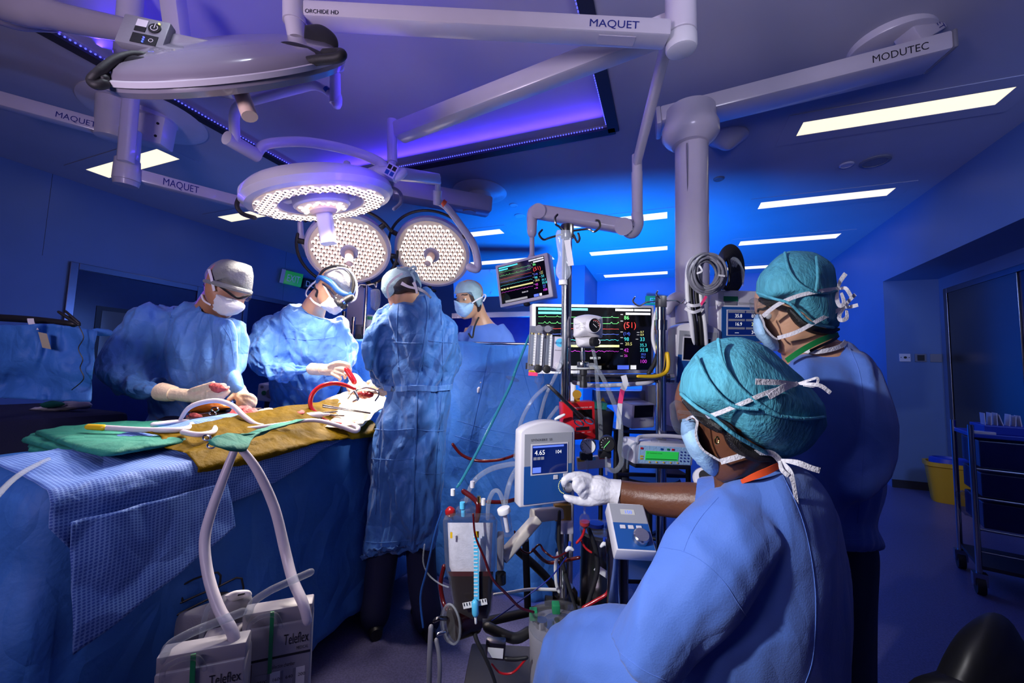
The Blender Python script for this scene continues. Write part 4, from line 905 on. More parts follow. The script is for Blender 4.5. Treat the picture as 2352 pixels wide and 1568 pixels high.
# ---------------------------------------------------------------- surgeon at the left with grey cap
C = person('person at left in blue gown and grey cap holding red gauze', (P(430, 900, 1.92).x-.05, P(430, 900, 1.92).y, 0))
bd = MB(); HC = head(bd, P(521, 660, 1.83), cam_dir(38, -.62), V((0, 0, 1))+cam_dir(38)*.55, 1.02)
bd.ptube([(498, 680, 1.84, 27), (478, 715, 1.87, 29), (458, 770, 1.92, 36)])
bd.rows([(760, 400, 510, 1.92, .05), (820, 380, 520, 1.93, .07), (870, 390, 510, 1.93, .06)])
obj('body', bd, 'skin_tan', C, remesh=.009, sm=2); eyes(C, HC)
g = MB()
g.sections([(452, 684, 500, 722, 1.86, .07), (398, 694, 534, 728, 1.88, .12), (345, 715, 560, 750, 1.9, .145), (325, 770, 562, 790, 1.9, .155), (325, 850, 552, 850, 1.9, .155), (325, 920, 550, 920, 1.93, .14), (320, 1000, 545, 1000, 2.0, .13), (315, 1130, 545, 1130, 2.03, .13), (315, 1200, 545, 1200, 2.03, .12)])
g.ptube([(352, 722, 1.85, 42), (305, 775, 1.82, 50), (280, 835, 1.78, 48), (292, 875, 1.74, 40), (335, 890, 1.70, 31), (368, 897, 1.67, 22), (382, 901, 1.66, 17)])
g.ptube([(524, 752, 1.9, 32), (538, 800, 1.9, 30), (544, 850, 1.86, 25), (547, 882, 1.80, 20), (549, 896, 1.775, 16)])
gwC = obj('surgical_gown', g, 'gown', C, disp=crumple(.046, 5.0, (1, 1, .55), 3), **GW)
obj('cap', MB().inflate([(469, 641), (474, 618), (494, 602), (520, 595), (550, 602), (577, 612), (582, 632), (580, 655), (574, 673), (544, 665), (494, 651), (472, 652)], 1.83, .10, .10, 56, 12), 'cap_grey', C, disp=folds(.004, 16, (1, 1, 1), 2, 2), angle=180)
obj('cap_band', MB().ptube([(471, 645, 1.775, 5), (494, 650, 1.745, 6), (544, 664, 1.735, 6), (575, 671, 1.78, 5)], 8), 'cap_grey', C)
obj('face_mask', MB().inflate([(489, 666), (510, 676), (533, 686), (560, 697), (562, 706), (550, 718), (520, 725), (496, 717), (482, 698)], 1.80, .06, .06, 44, 8), 'mask_white', C, disp=folds(.005, 26, (1, 1, 2.2), 5))
pstrip([(480, 618, 1.76), (486, 640, 1.74), (492, 668, 1.745)], 6, 'tape_white', C); pstrip([(463, 676, 1.78), (468, 690, 1.765), (484, 700, 1.76)], 4, 'tape_white', C)
gs = obj('glasses', MB().ptube([(497, 652, 1.745, 2.2), (520, 668, 1.735, 2.6), (545, 684, 1.72, 3), (560, 682, 1.715, 3), (577, 676, 1.73, 2.5)], 8), 'black', C)
obj('spectacle_lens', MB().inflate([(534, 684), (548, 681), (562, 683), (560, 693), (545, 698), (535, 692)], 1.72, .005, .005, 30, 5), 'clear_acrylic', gs); obj('spectacle_lens', MB().inflate([(563, 682), (575, 677), (577, 684), (570, 692), (563, 690)], 1.72, .005, .005, 30, 5), 'clear_acrylic', gs)
obj('hair', MB().ptube([(472, 654, 1.78, 5), (480, 662, 1.765, 5), (484, 672, 1.76, 4)], 8), 'hair', C)
gl = MB()   # left-hand glove: hand held out, palm up, fingers round the gauze
gl.ptube([(388, 903, 1.655, 15), (405, 905, 1.65, 14.5), (430, 908, 1.64, 15), (458, 910, 1.625, 15), (480, 906, 1.615, 14)])
for p in ([(470, 897, 1.61, 7), (490, 890, 1.6, 6), (505, 885, 1.595, 5.2), (516, 884, 1.595, 4.2)], [(478, 902, 1.60, 7), (500, 902, 1.585, 6), (514, 897, 1.58, 5), (524, 889, 1.585, 4)], [(476, 910, 1.60, 6.8), (500, 911, 1.585, 6), (516, 907, 1.58, 5), (525, 899, 1.585, 4)], [(470, 917, 1.605, 6.2), (492, 919, 1.59, 5.4), (506, 917, 1.585, 4.6), (514, 911, 1.585, 3.8)], [(440, 898, 1.625, 7), (460, 890, 1.61, 6), (478, 884, 1.605, 5.4), (490, 879, 1.6, 4.4)]): gl.ptube(p)
obj('glove', gl, 'glove_cream', C, remesh=.0038, sm=2, disp=folds(.0012, 50))
gl = MB()
gl.ptube([(549, 893, 1.77, 14), (552, 903, 1.76, 15), (560, 915, 1.74, 15), (566, 922, 1.73, 14)])
for p in ([(556, 908, 1.73, 7), (572, 908, 1.715, 6), (584, 915, 1.715, 5.4), (586, 926, 1.72, 4.4)], [(560, 915, 1.725, 7), (574, 918, 1.71, 6), (583, 927, 1.71, 5), (582, 936, 1.715, 4.2)], [(556, 922, 1.725, 6.5), (568, 928, 1.71, 5.6), (575, 936, 1.71, 4.6), (572, 943, 1.715, 4)], [(548, 926, 1.73, 6), (557, 934, 1.715, 5), (562, 942, 1.715, 4.2), (560, 948, 1.72, 3.6)], [(545, 903, 1.745, 6.5), (532, 912, 1.73, 5.6), (524, 922, 1.725, 4.8), (526, 932, 1.725, 4)]): gl.ptube(p)
obj('glove', gl, 'glove_cream', C, remesh=.0038, sm=2, disp=folds(.0012, 50))
obj('wrist_cuff', MB().ptube([(370, 899, 1.668, 21), (384, 902, 1.66, 20), (400, 904, 1.652, 17)], 16, 3, False), 'glove_cream', C)
fx = cam_dir(60); q = P(430, 950, 1.93)
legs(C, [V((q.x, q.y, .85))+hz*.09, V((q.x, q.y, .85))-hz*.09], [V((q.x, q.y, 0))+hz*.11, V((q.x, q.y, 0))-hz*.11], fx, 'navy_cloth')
# red gauze in the hand
t = tag(obj('gauze', MB().inflate([(478, 884), (492, 880), (505, 881), (520, 885), (525, 893), (514, 898), (500, 903), (488, 898)], 1.575, .025, .02, 40, 8), 'gauze_red', None, disp=folds(.006, 45, (1, 1, 1), 3)), 'crumpled red gauze held in the left surgeon’s outstretched glove', 'gauze')
ZS = 1.03
# ---------------------------------------------------------------- surgeon with headlamp and loupes
D = person('person in blue gown with headlamp and magnifying loupes, operating', (P(690, 900, 2.38).x, P(690, 900, 2.38).y, 0))
bd = MB(); HD = head(bd, P(762, 660, 2.28), cam_dir(50, -.62), V((0, 0, 1))+cam_dir(50)*.6, 1.0)
bd.ptube([(742, 675, 2.29, 22), (725, 700, 2.32, 25), (706, 745, 2.36, 32)])
bd.rows([(750, 660, 740, 2.36, .05), (800, 650, 760, 2.36, .07), (850, 660, 750, 2.37, .06)])
obj('body', bd, 'skin_light', D, remesh=.010, sm=2); eyes(D, HD)
g = MB()
g.sections([(690, 693, 746, 722, 2.31, .07), (655, 704, 770, 730, 2.33, .12), (618, 730, 786, 745, 2.35, .15), (606, 780, 797, 790, 2.36, .16), (612, 830, 800, 830, 2.36, .165), (612, 880, 790, 880, 2.38, .15), (612, 950, 765, 950, 2.46, .13), (610, 1050, 760, 1050, 2.48, .13), (610, 1110, 760, 1110, 2.48, .12)])
g.ptube([(632, 742, 2.30, 34), (605, 790, 2.25, 38), (602, 832, 2.2, 34), (635, 855, 2.15, 28), (680, 850, 2.11, 22), (716, 847, 2.08, 15)])
g.ptube([(778, 745, 2.34, 26), (796, 785, 2.32, 28), (806, 820, 2.27, 26), (803, 850, 2.2, 22), (805, 868, 2.14, 17), (815, 874, 2.11, 13)])
gwD = obj('surgical_gown', g, 'gown', D, disp=crumple(.046, 4.8, (1, 1, .55), 13), **GW)
obj('cap', MB().inflate([(729, 645), (734, 626), (750, 616), (770, 612), (792, 615), (810, 629), (815, 652), (806, 674), (790, 672), (768, 660), (748, 652)], 2.28, .10, .10, 56, 12), 'cap_light', D, disp=folds(.004, 16, (1, 1, 1), 7, 2), angle=180)
hl = obj('headlamp_band', MB().ptube([(729, 648, 2.22, 4), (733, 637, 2.19, 5), (746, 641, 2.17, 6.5), (762, 651, 2.16, 7), (778, 668, 2.155, 7), (795, 677, 2.16, 7), (806, 676, 2.18, 6), (814, 660, 2.22, 5)], 10), 'panel_blue', D, label='blue headlamp band')
obj('top_strap', MB().ptube([(730, 640, 2.2, 2.5), (742, 622, 2.19, 2.8), (762, 612, 2.2, 3), (788, 612, 2.22, 3), (806, 626, 2.22, 3.5), (813, 650, 2.2, 4), (808, 674, 2.18, 4)], 8), 'black', D)
obj('lamp_cable', MB().ptube([(775, 614, 2.2, 2), (798, 618, 2.18, 2.2), (814, 636, 2.16, 2.2), (820, 660, 2.15, 2.2), (817, 685, 2.13, 2.2), (806, 693, 2.13, 2.2)], 8), 'cable_white', D)
obj('cable', MB().ptube([(732, 640, 2.2, 2), (708, 662, 2.25, 1.6), (703, 678, 2.28, 1.6), (715, 690, 2.28, 1.6)], 8), 'cable_white', D)
lp_ = obj('loupes', MB().ptube([(773, 690, 2.13, 6), (781, 697, 2.10, 8)], 14), 'black', D, label='black magnifying loupes')
obj('loupe_barrel', MB().ptube([(786, 694, 2.13, 7), (790, 702, 2.10, 9)], 14), 'black', lp_); obj('lamp_head', MB().ptube([(806, 683, 2.13, 8), (792, 690, 2.10, 8), (783, 697, 2.08, 7)], 14), 'black', lp_)
obj('lamp_lens', MB().ptube([(789, 692, 2.09, 8.4), (785, 695, 2.085, 8.2)], 14, 2, False), 'chrome', lp_); obj('spectacle_arm', MB().ptube([(741, 652, 2.2, 2), (758, 668, 2.165, 2.2), (772, 686, 2.14, 2.2)], 8), 'chrome', lp_)
obj('spectacle_lens', MB().inflate([(766, 680), (776, 676), (783, 685), (778, 695), (768, 692)], 2.145, .005, .005, 26, 5), 'clear_acrylic', lp_)
obj('face_mask', MB().inflate([(757, 679), (768, 688), (784, 697), (788, 708), (776, 720), (764, 722), (745, 710), (735, 701), (748, 690)], 2.22, .07, .07, 44, 8), 'mask_white', D, disp=folds(.005, 26, (1, 1, 2.2), 8))
pstrip([(744, 655, 2.19), (752, 670, 2.16), (759, 682, 2.15)], 3.5, 'tape_white', D); pstrip([(712, 683, 2.25), (722, 694, 2.22), (737, 702, 2.19)], 4, 'tape_white', D)
obj('hair', MB().ptube([(726, 660, 2.24, 5), (732, 668, 2.22, 5), (728, 678, 2.23, 5)], 8), 'hair', D)
gl = MB()
gl.ptube([(716, 847, 2.08, 12.5), (735, 848, 2.06, 12.5), (755, 849, 2.04, 13.5), (772, 848, 2.02, 12)])
for p in ([(768, 840, 2.01, 6), (786, 838, 1.99, 5.2), (799, 842, 1.98, 4.6), (805, 850, 1.985, 3.8)], [(772, 846, 2.0, 6), (788, 847, 1.98, 5.2), (799, 853, 1.975, 4.5), (801, 861, 1.98, 3.7)], [(770, 853, 2.0, 5.8), (783, 857, 1.985, 5), (792, 862, 1.98, 4.3), (792, 868, 1.985, 3.6)], [(764, 858, 2.005, 5.2), (774, 864, 1.99, 4.6), (781, 868, 1.985, 4), (780, 872, 1.99, 3.4)], [(758, 840, 2.01, 6), (775, 833, 1.99, 5.2), (790, 834, 1.98, 4.6), (802, 838, 1.975, 3.8)]): gl.ptube(p)
obj('glove', gl, 'glove_cream', D, remesh=.004, sm=2, disp=folds(.0012, 50)); obj('wrist_cuff', MB().ptube([(716, 847, 2.08, 14), (730, 848, 2.065, 13.6), (742, 848, 2.05, 13)], 16, 3, False), 'glove_cream', D)
gl = MB()
gl.ptube([(812, 868, 2.10, 12), (818, 876, 2.07, 13), (822, 884, 2.05, 14), (820, 890, 2.04, 13)])
for p in ([(828, 878, 2.03, 6), (838, 884, 2.01, 5.2), (838, 893, 2.0, 4.4), (830, 898, 2.0, 3.6)], [(824, 884, 2.02, 6), (832, 891, 2.0, 5.2), (829, 899, 1.99, 4.4), (821, 902, 1.99, 3.6)], [(818, 888, 2.02, 5.8), (823, 896, 2.0, 5), (818, 902, 1.99, 4.2), (811, 903, 1.99, 3.5)], [(812, 888, 2.025, 5.4), (813, 896, 2.01, 4.6), (808, 901, 2.0, 4), (803, 901, 2.0, 3.4)], [(808, 878, 2.05, 6), (801, 886, 2.03, 5), (801, 894, 2.01, 4.2), (806, 899, 2.0, 3.5)]): gl.ptube(p)
obj('glove', gl, 'glove_cream', D, remesh=.004, sm=2, disp=folds(.0012, 50))
q = P(690, 950, 2.47); fx = cam_dir(60)
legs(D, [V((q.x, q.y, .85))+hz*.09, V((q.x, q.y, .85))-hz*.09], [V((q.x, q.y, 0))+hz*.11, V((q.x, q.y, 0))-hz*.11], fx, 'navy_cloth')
t = tag(obj('syringe', MB().ptube([(796, 848, 1.975, 6), (808, 866, 1.97, 6.4), (814, 877, 1.97, 6)], 14), 'tube_red', None), 'short red tube held between the headlamp surgeon’s gloves', 'syringe')
ZS = 1.0
# ---------------------------------------------------------------- surgeon seen from behind
E_ = person('person in blue gown seen from behind, back seam and waist tie', (P(940, 1000, 1.88).x, P(940, 1000, 1.88).y, 0))
bd = MB(); HE = head(bd, P(922, 668, 1.86), cam_dir(-28, -.75), V((0, 0, 1))+cam_dir(-28)*.8, .93)
bd.ptube([(938, 676, 1.83, 28), (948, 700, 1.87, 30), (952, 740, 1.89, 36)])
bd.rows([(740, 910, 1000, 1.89, .05), (800, 905, 1020, 1.89, .07), (1000, 890, 1010, 1.89, .07)])
obj('body', bd, 'skin_light', E_, remesh=.0095, sm=2); eyes(E_, HE)
g = MB()
g.sections([(902, 669, 978, 665, 1.86, .055), (900, 678, 984, 674, 1.86, .07), (880, 694, 1010, 690, 1.87, .11), (866, 712, 1040, 716, 1.88, .14), (866, 745, 1062, 745, 1.88, .155), (872, 790, 1066, 790, 1.88, .16), (884, 840, 1060, 840, 1.88, .155), (886, 890, 1048, 890, 1.88, .15), (868, 940, 1046, 940, 1.88, .155), (842, 1000, 1044, 1000, 1.88, .165), (838, 1060, 1040, 1060, 1.88, .17), (832, 1150, 1030, 1150, 1.88, .17), (822, 1240, 1012, 1230, 1.88, .17), (815, 1298, 985, 1272, 1.88, .165)], k=2)
g.ptube([(884, 722, 1.86, 28), (860, 780, 1.84, 33), (852, 826, 1.83, 33), (868, 862, 1.86, 30), (880, 880, 1.93, 24), (872, 888, 1.99, 17)])
g.ptube([(1030, 738, 1.9, 26), (1044, 790, 1.94, 26), (1040, 840, 2.0, 28), (985, 870, 2.06, 20)])
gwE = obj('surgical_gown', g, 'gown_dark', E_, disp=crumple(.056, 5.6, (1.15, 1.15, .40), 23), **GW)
# overlapping back panel of the gown with its free edge, and the waist tie
sE = surface(gwE)
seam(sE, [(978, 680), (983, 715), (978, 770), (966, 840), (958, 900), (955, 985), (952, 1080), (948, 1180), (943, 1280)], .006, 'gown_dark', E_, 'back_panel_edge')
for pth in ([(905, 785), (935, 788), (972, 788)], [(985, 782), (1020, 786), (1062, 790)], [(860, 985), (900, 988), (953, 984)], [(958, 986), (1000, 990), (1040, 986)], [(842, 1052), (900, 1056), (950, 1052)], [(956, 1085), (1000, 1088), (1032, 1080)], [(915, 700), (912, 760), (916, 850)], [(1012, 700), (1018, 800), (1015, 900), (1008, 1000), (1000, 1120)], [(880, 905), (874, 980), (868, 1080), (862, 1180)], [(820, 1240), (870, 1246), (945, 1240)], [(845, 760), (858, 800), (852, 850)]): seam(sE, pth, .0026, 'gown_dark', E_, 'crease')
tape(sE, [(884, 891), (915, 893), (955, 890), (1000, 892), (1044, 887)], .024, 'gown', E_, 'waist_tie')
sC, sD = surface(gwC), surface(gwD)
ZS = 1.0
for pth in ([(478, 722), (488, 780), (492, 850)], [(400, 700), (385, 760), (372, 830)], [(505, 740), (530, 780), (538, 840)], [(400, 820), (450, 826), (500, 822)]): seam(sC, pth, .0016, 'gown', C, 'crease')
for pth in ([(702, 735), (708, 790), (706, 850)], [(650, 720), (642, 780), (638, 830)], [(655, 775), (710, 780), (780, 772)], [(660, 890), (700, 895), (770, 892)]): seam(sD, pth, .0016, 'gown', D, 'crease')
obj('hair', MB().inflate([(893, 660), (903, 640), (922, 630), (945, 630), (960, 645), (966, 660), (958, 672), (938, 672), (915, 678), (900, 674)], 1.82, .095, .08, 44, 9), 'hair', E_)
obj('cap', MB().inflate([(875, 664), (876, 645), (886, 628), (905, 616), (930, 612), (952, 621), (964, 640), (967, 658), (958, 668), (930, 668), (905, 676), (894, 687), (885, 682)], 1.85, .105, .11, 52, 10), 'cap_pale', E_, disp=folds(.004, 20, (1, 1, 1), 6, 2))
for p, w_ in (([(945, 624, 1.73), (925, 618, 1.71), (912, 614, 1.71)], [4, 6, 6]), ([(945, 626, 1.73), (955, 616, 1.71), (950, 612, 1.71), (938, 620, 1.72)], 5), ([(944, 626, 1.73), (952, 640, 1.7), (952, 648, 1.69)], 5)): pstrip(p, w_, 'cap_pale', E_)
pstrip([(893, 684, 1.72), (890, 660, 1.70), (905, 640, 1.69), (925, 628, 1.70)], 5, 'tape_white', E_)
for p in ([(922, 650, 1.70), (938, 658, 1.69), (955, 662, 1.69)], [(950, 648, 1.69), (955, 660, 1.685), (958, 674, 1.69)], [(958, 662, 1.69), (975, 670, 1.71), (990, 684, 1.74)]): pstrip(p, [8, 6, 5], 'tape_white', E_)
gl = MB(); gl.ptube([(872, 886, 1.99, 16), (862, 890, 2.04, 15), (854, 893, 2.07, 14)])
for i in range(4): gl.ptube([(858, 884+i*5, 2.06, 6), (848, 886+i*5.5, 2.085, 5), (840, 890+i*5.5, 2.09, 4.4), (836, 896+i*4, 2.08, 3.6)])
gl.ptube([(864, 880, 2.03, 6), (854, 876, 2.04, 5), (845, 878, 2.05, 4)])
obj('glove', gl, 'glove_cream', E_, remesh=.004, sm=2)
gl = MB(); gl.ptube([(985, 870, 2.06, 16), (965, 876, 2.09, 15), (945, 882, 2.1, 14)])
for i in range(4): gl.ptube([(950, 874+i*5, 2.1, 6), (936, 878+i*5, 2.11, 5), (926, 884+i*4, 2.11, 4), (921, 890+i*3, 2.1, 3.5)])
gl.ptube([(958, 870, 2.08, 6), (945, 866, 2.08, 5), (934, 868, 2.08, 4)])
obj('glove', gl, 'glove_cream', E_, remesh=.004, sm=2)
q = P(930, 1150, 1.88); fx = cam_dir(-25)
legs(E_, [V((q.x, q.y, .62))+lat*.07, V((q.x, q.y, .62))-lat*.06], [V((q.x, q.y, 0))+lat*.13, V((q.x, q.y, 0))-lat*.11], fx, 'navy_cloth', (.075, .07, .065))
# ---------------------------------------------------------------- anaesthetist behind the screen drape
G_ = person('person in blue scrubs and pale cap behind the blue screen drape', (P(1112, 900, 2.5).x, P(1112, 900, 2.5).y, 0))
bd = MB(); HG = head(bd, P(1080, 685, 2.42), cam_dir(-138, -.28), V((0, 0, 1))+cam_dir(-138)*.22, .93)
eyelids(bd, HG, .93)
bd.ptube([(1092, 700, 2.44, 18), (1102, 728, 2.47, 19), (1108, 755, 2.5, 34)])
bd.rows([(752, 1068, 1150, 2.5, .06), (800, 1060, 1160, 2.5, .08), (960, 1065, 1155, 2.5, .08)])
obj('body', bd, 'skin_light', G_, remesh=.0075, sm=2); eyes(G_, HG, .93)
g = MB()
g.sections([(1092, 738, 1122, 732, 2.52, .06), (1072, 756, 1142, 748, 2.5, .10), (1062, 785, 1160, 772, 2.5, .12), (1058, 830, 1164, 830, 2.5, .13), (1060, 900, 1160, 900, 2.5, .13), (1062, 1000, 1160, 1000, 2.5, .13)])
g.ptube([(1142, 752, 2.5, 18), (1158, 782, 2.48, 22), (1168, 820, 2.45, 22), (1160, 860, 2.42, 20)], round_end=False); g.ptube([(1070, 765, 2.5, 17), (1062, 800, 2.48, 20), (1060, 840, 2.45, 20)], round_end=False)
obj('scrub_top', g, 'scrub', G_, remesh=.0105, sm=4, disp=folds(.010, 8, (1, 1, .4), 51))
obj('cap', MB().inflate([(1043, 674), (1049, 655), (1060, 646), (1074, 642), (1090, 645), (1104, 658), (1109, 675), (1107, 700), (1100, 708), (1094, 690), (1080, 680), (1062, 672)], 2.42, .10, .10, 52, 11), 'cap_pale', G_, disp=folds(.004, 18, (1, 1, 1), 61, 2), angle=180)
obj('hair', MB().ptube([(1094, 692, 2.38, 5), (1100, 702, 2.39, 6), (1098, 712, 2.41, 5)], 8), 'hair', G_)
obj('face_mask', MB().inflate([(1043, 690), (1056, 694), (1072, 696), (1085, 694), (1088, 702), (1082, 716), (1070, 728), (1056, 725), (1046, 712)], 2.36, .06, .05, 42, 8), 'mask_blue', G_, disp=folds(.004, 26, (1, 1, 2.2), 71))
pstrip([(1084, 696, 2.32), (1096, 688, 2.33), (1108, 682, 2.37)], 3, 'tape_white', G_); pstrip([(1108, 682, 2.37), (1112, 676, 2.36), (1116, 680, 2.36), (1110, 692, 2.36)], 3, 'tape_white', G_)
pstrip([(1076, 765, 2.37), (1085, 775, 2.365), (1090, 750, 2.39), (1100, 728, 2.42)], 4, 'black', G_, 'lanyard')
arm = MB(); arm.ptube([(1168, 815, 2.45, 12), (1165, 850, 2.42, 11), (1140, 880, 2.36, 9), (1115, 890, 2.32, 8)])
for i in range(4): arm.ptube([(1118, 885+i*4, 2.32, 4), (1106, 887+i*4, 2.30, 3.6), (1098, 892+i*3, 2.29, 3)])
arm.ptube([(1122, 882, 2.32, 4), (1112, 877, 2.3, 3.6), (1104, 878, 2.29, 3)]); obj('glove', arm, 'glove_white', G_, remesh=.006)
q = P(1110, 950, 2.5); fx = -hz
legs(G_, [V((q.x, q.y, .9))+lat*.09, V((q.x, q.y, .9))-lat*.09], [V((q.x, q.y, 0))+lat*.1, V((q.x, q.y, 0))-lat*.1], fx, 'scrub')
# ================================================================ the operating table and what lies on it
TX0, TX1, TY0, TY1 = -1.97, -1.375, .50, 2.0
def top_h(x, y):
    c = math.exp(-((x+1.68)/.24)**2)
    return .885+c*(.035+.07*math.exp(-((y-1.15)/.35)**2)+.10*math.exp(-((y-1.72)/.28)**2))
def rrect(inset, n=200, r=.09):
    x0, x1, y0, y1 = TX0+inset, TX1-inset, TY0+inset, TY1-inset; r = max(.01, r-inset*.3); pts = []
    per = [(x1-r, y0+r, -pi/2, x1, y0+r, x1, y1-r), (x1-r, y1-r, 0, x1-r, y1, x0+r, y1), (x0+r, y1-r, pi/2, x0, y1-r, x0, y0+r), (x0+r, y0+r, pi, x0+r, y0, x1-r, y0)]
    for cx, cy, a, sx_, sy_, ex_, ey_ in per:
        for i in range(8): t = a+pi/2*i/8; pts.append((cx+r*cos(t), cy+r*sin(t)))
        L = max(2, int(round((abs(ex_-sx_)+abs(ey_-sy_))/.02)))
        for i in range(L): pts.append((sx_+(ex_-sx_)*i/L, sy_+(ey_-sy_)*i/L))
    return pts
OT = thing('operating_table', 'operating table under wrinkled blue drapes hanging to the floor', 'operating table', ((TX0+TX1)/2, 1.2, 0))
base = rrect(0); nb = len(base); cx0, cy0 = (TX0+TX1)/2, (TY0+TY1)/2; rg = []
for k in (.02, .2, .4, .6, .75, .87, .95, .99):
    rg.append([V((cx0+(x-cx0)*k, cy0+(y-cy0)*k, top_h(cx0+(x-cx0)*k, cy0+(y-cy0)*k)-(.012 if k > .97 else 0))) for x, y in base])
per = []
for i, (x, y) in enumerate(base):
    a, b = base[i-1], base[(i+1) % nb]; t = V((b[0]-a[0], b[1]-a[1])).normalized(); per.append(V((t.y, -t.x)))
for j in range(34):
    q = (j+1)/34; z = .868-.76*q; ring = []
    for i, (x, y) in enumerate(base):
        s_ = y*3.2+x*3.2
        wv = (noise.noise(V((x*2.2, y*2.2, q*.9)))*.10+abs(noise.noise(V((x*6, y*6, q*1.1+3))))*.07+abs(noise.noise(V((x*4+q*1.6, y*4-q*2, q*2.2))))*.05)*min(1, q*1.8)
        o_ = .006+.05*q+wv*(.5 if per[i].y > -.5 else 1.3)
        ring.append(V((x+per[i].x*o_, y+per[i].y*o_, z+noise.noise(V((x*3, y*3, 7)))*.05*q)))
    rg.append(ring)
obj('table_drape', MB().rings(rg), 'drape', OT, disp=folds(.004, 9, (1, 1, 1), 77, 2), angle=180)
# dotted top sheet: over the near edge with a free, slanting lower hem
def sheet(u, v):
    y = .50+1.14*u; drop = .27-.03*sin(u*9)-.215*min(1, max(0, (u-.05)/.62)); drop *= min(1, .35+u*7)
    path = .36+drop; d = v*path
    if d < .34: x = -1.71+d; z = top_h(x, y)+.006
    elif d < .40: a = (d-.34)/.06*pi/2; x = -1.37+.028*sin(a); z = top_h(-1.37, y)+.006-.028*(1-cos(a))
    else: x = -1.340+.02*(d-.40)+.012*abs(noise.noise(V((y*7, d*5, 2))))*2; z = top_h(-1.37, y)-.022-(d-.40)
    w_ = abs(noise.noise(V((x*5, y*6, z*5))))*.014-abs(noise.noise(V((x*11+4, y*12, z*8))))*.005
    return V((x+(w_ if d > .34 else 0)+.008, y, z+(w_ if d <= .36 else 0)))
tag(obj('top_drape', MB().grid(sheet, 90, 60, .002), 'drape_dots', None, angle=180), 'dotted blue top drape hanging in a slanting flap over the near table edge', 'surgical drape')
def flap(u, v):
    y = .53+.36*u; z0 = top_h(-1.37, y)-.07; z = z0-v*(.30-.16*u); w_ = abs(noise.noise(V((y*9, z*6, 1))))*.018
    return V((-1.312+.03*v+w_, y+.02*v, z))
tag(obj('drape_flap', MB().grid(flap, 40, 30, .002), 'drape_dots', None, angle=180), 'second dotted drape flap hanging lower near the table’s foot', 'surgical drape')
def PT(x, y): return PZ(x, y, .905)
# iodine film over the belly
def film(u, v):
    y = .80+.83*u; W_ = .235; drop = .045+.012*sin(u*8); d = v*(W_+drop); bulge = .035*math.exp(-((y-1.32)/.16)**2)
    q = min(d, W_); x = -1.61+q+.03*sin(u*6)*(1-v); z = top_h(x, y)+.026+bulge*sin(min(1, q/W_*1.05)*pi)**.7
    if d > W_: x = -1.375+.060*min(1, (d-W_)/.03); z -= (d-W_)+.004
    return V((x, y+.03*(1-v)*sin(v*9), z+.006*abs(noise.noise(V((x*22, y*26, 3))))))
tag(obj('incise_film', MB().grid(film, 90, 40, .003), 'iodine', None, disp=crumple(.006, 14, (1, 1, 1), 5), angle=180), 'yellow iodine film over the patient’s body on the table', 'incise film')
# cream swabs round the wound
W = thing('wound_dressing', 'brightly lit cream cloths around the open wound under the lamps', 'dressing', P(800, 940, 2.05))
obj('cloth', MB().inflate([(648, 958), (690, 940), (740, 920), (775, 905), (800, 898), (830, 895), (880, 905), (890, 930), (860, 955), (838, 978), (800, 985), (750, 983), (700, 975), (660, 972)], 2.0, .09, .05, 72, 12, .0006, -.006), 'gauze_cream', W, disp=crumple(.018, 10, (1, 1, 1), 15), angle=180)
obj('cavity', MB().inflate([(815, 906), (828, 899), (846, 898), (858, 905), (850, 913), (830, 915)], 1.92, .03, .02, 40, 8), 'blood', W, disp=folds(.006, 40))
obj('retractor', MB().tube([P(*q) for q in ((800, 915, 1.90), (815, 898, 1.89), (845, 890, 1.90), (870, 902, 1.9), (862, 920, 1.88))], .004, 8), 'chrome', W); obj('retractor_blade', MB().ptube([(815, 898, 1.89, 3), (822, 915, 1.87, 3), (812, 922, 1.87, 2.5)]), 'chrome', W)
obj('swab', MB().inflate([(795, 905), (812, 893), (840, 888), (862, 893), (880, 890), (900, 900), (880, 912), (862, 905), (840, 900), (815, 908)], 1.93, .03, .02, 48, 8), 'gauze_cream', W, disp=crumple(.010, 20, (1, 1, 1), 4), angle=180)
obj('stained_skin', MB().inflate([(705, 952), (740, 945), (775, 955), (800, 968), (780, 980), (740, 972), (712, 965)], 1.88, .03, .02, 40, 8), 'iodine_orange', W, disp=folds(.006, 25))
for i, (a, b) in enumerate((((742, 930), (850, 948)), ((700, 952), (775, 944)), ((705, 948), (790, 954)))):
    t = thing('forceps', ('thin steel forceps lying uppermost on the bright cream cloth', 'dark needle holder on the orange stained skin, farther one', 'dark needle holder on the orange stained skin, nearer one')[i], 'forceps', P((a[0]+b[0])/2, (a[1]+b[1])/2, 1.87), 'instruments by the wound')
    obj('blade', MB().ptube([(*a, 1.84, 1.8), (*b, 1.86, 1.2)]), 'dark_steel', t); obj('blade', MB().ptube([(a[0], a[1]+4, 1.83, 1.8), (b[0], b[1]+1, 1.86, 1.2)]), 'dark_steel', t)
tag(obj('suction_tube', MB().ptube([(730, 952, 1.83, 4.5), (714, 935, 1.83, 4.8), (716, 908, 1.84, 5), (735, 888, 1.86, 5), (765, 880, 1.88, 5), (792, 884, 1.9, 4.5), (815, 893, 1.91, 3.5)]), 'tube_red', None), 'bright red arching tube running to the wound', 'tube')
tag(obj('blood_line', MB().ptube([(732, 958, 1.8, 4), (760, 970, 1.78, 4), (790, 975, 1.8, 4), (815, 972, 1.84, 3)]), 'tube_red', None), 'red tube lying flat along the edge of the cream cloths', 'tube')
t = thing('bulb_syringe', 'white syringe with green rubber bulb on the drapes', 'syringe', P(690, 958, 1.75))
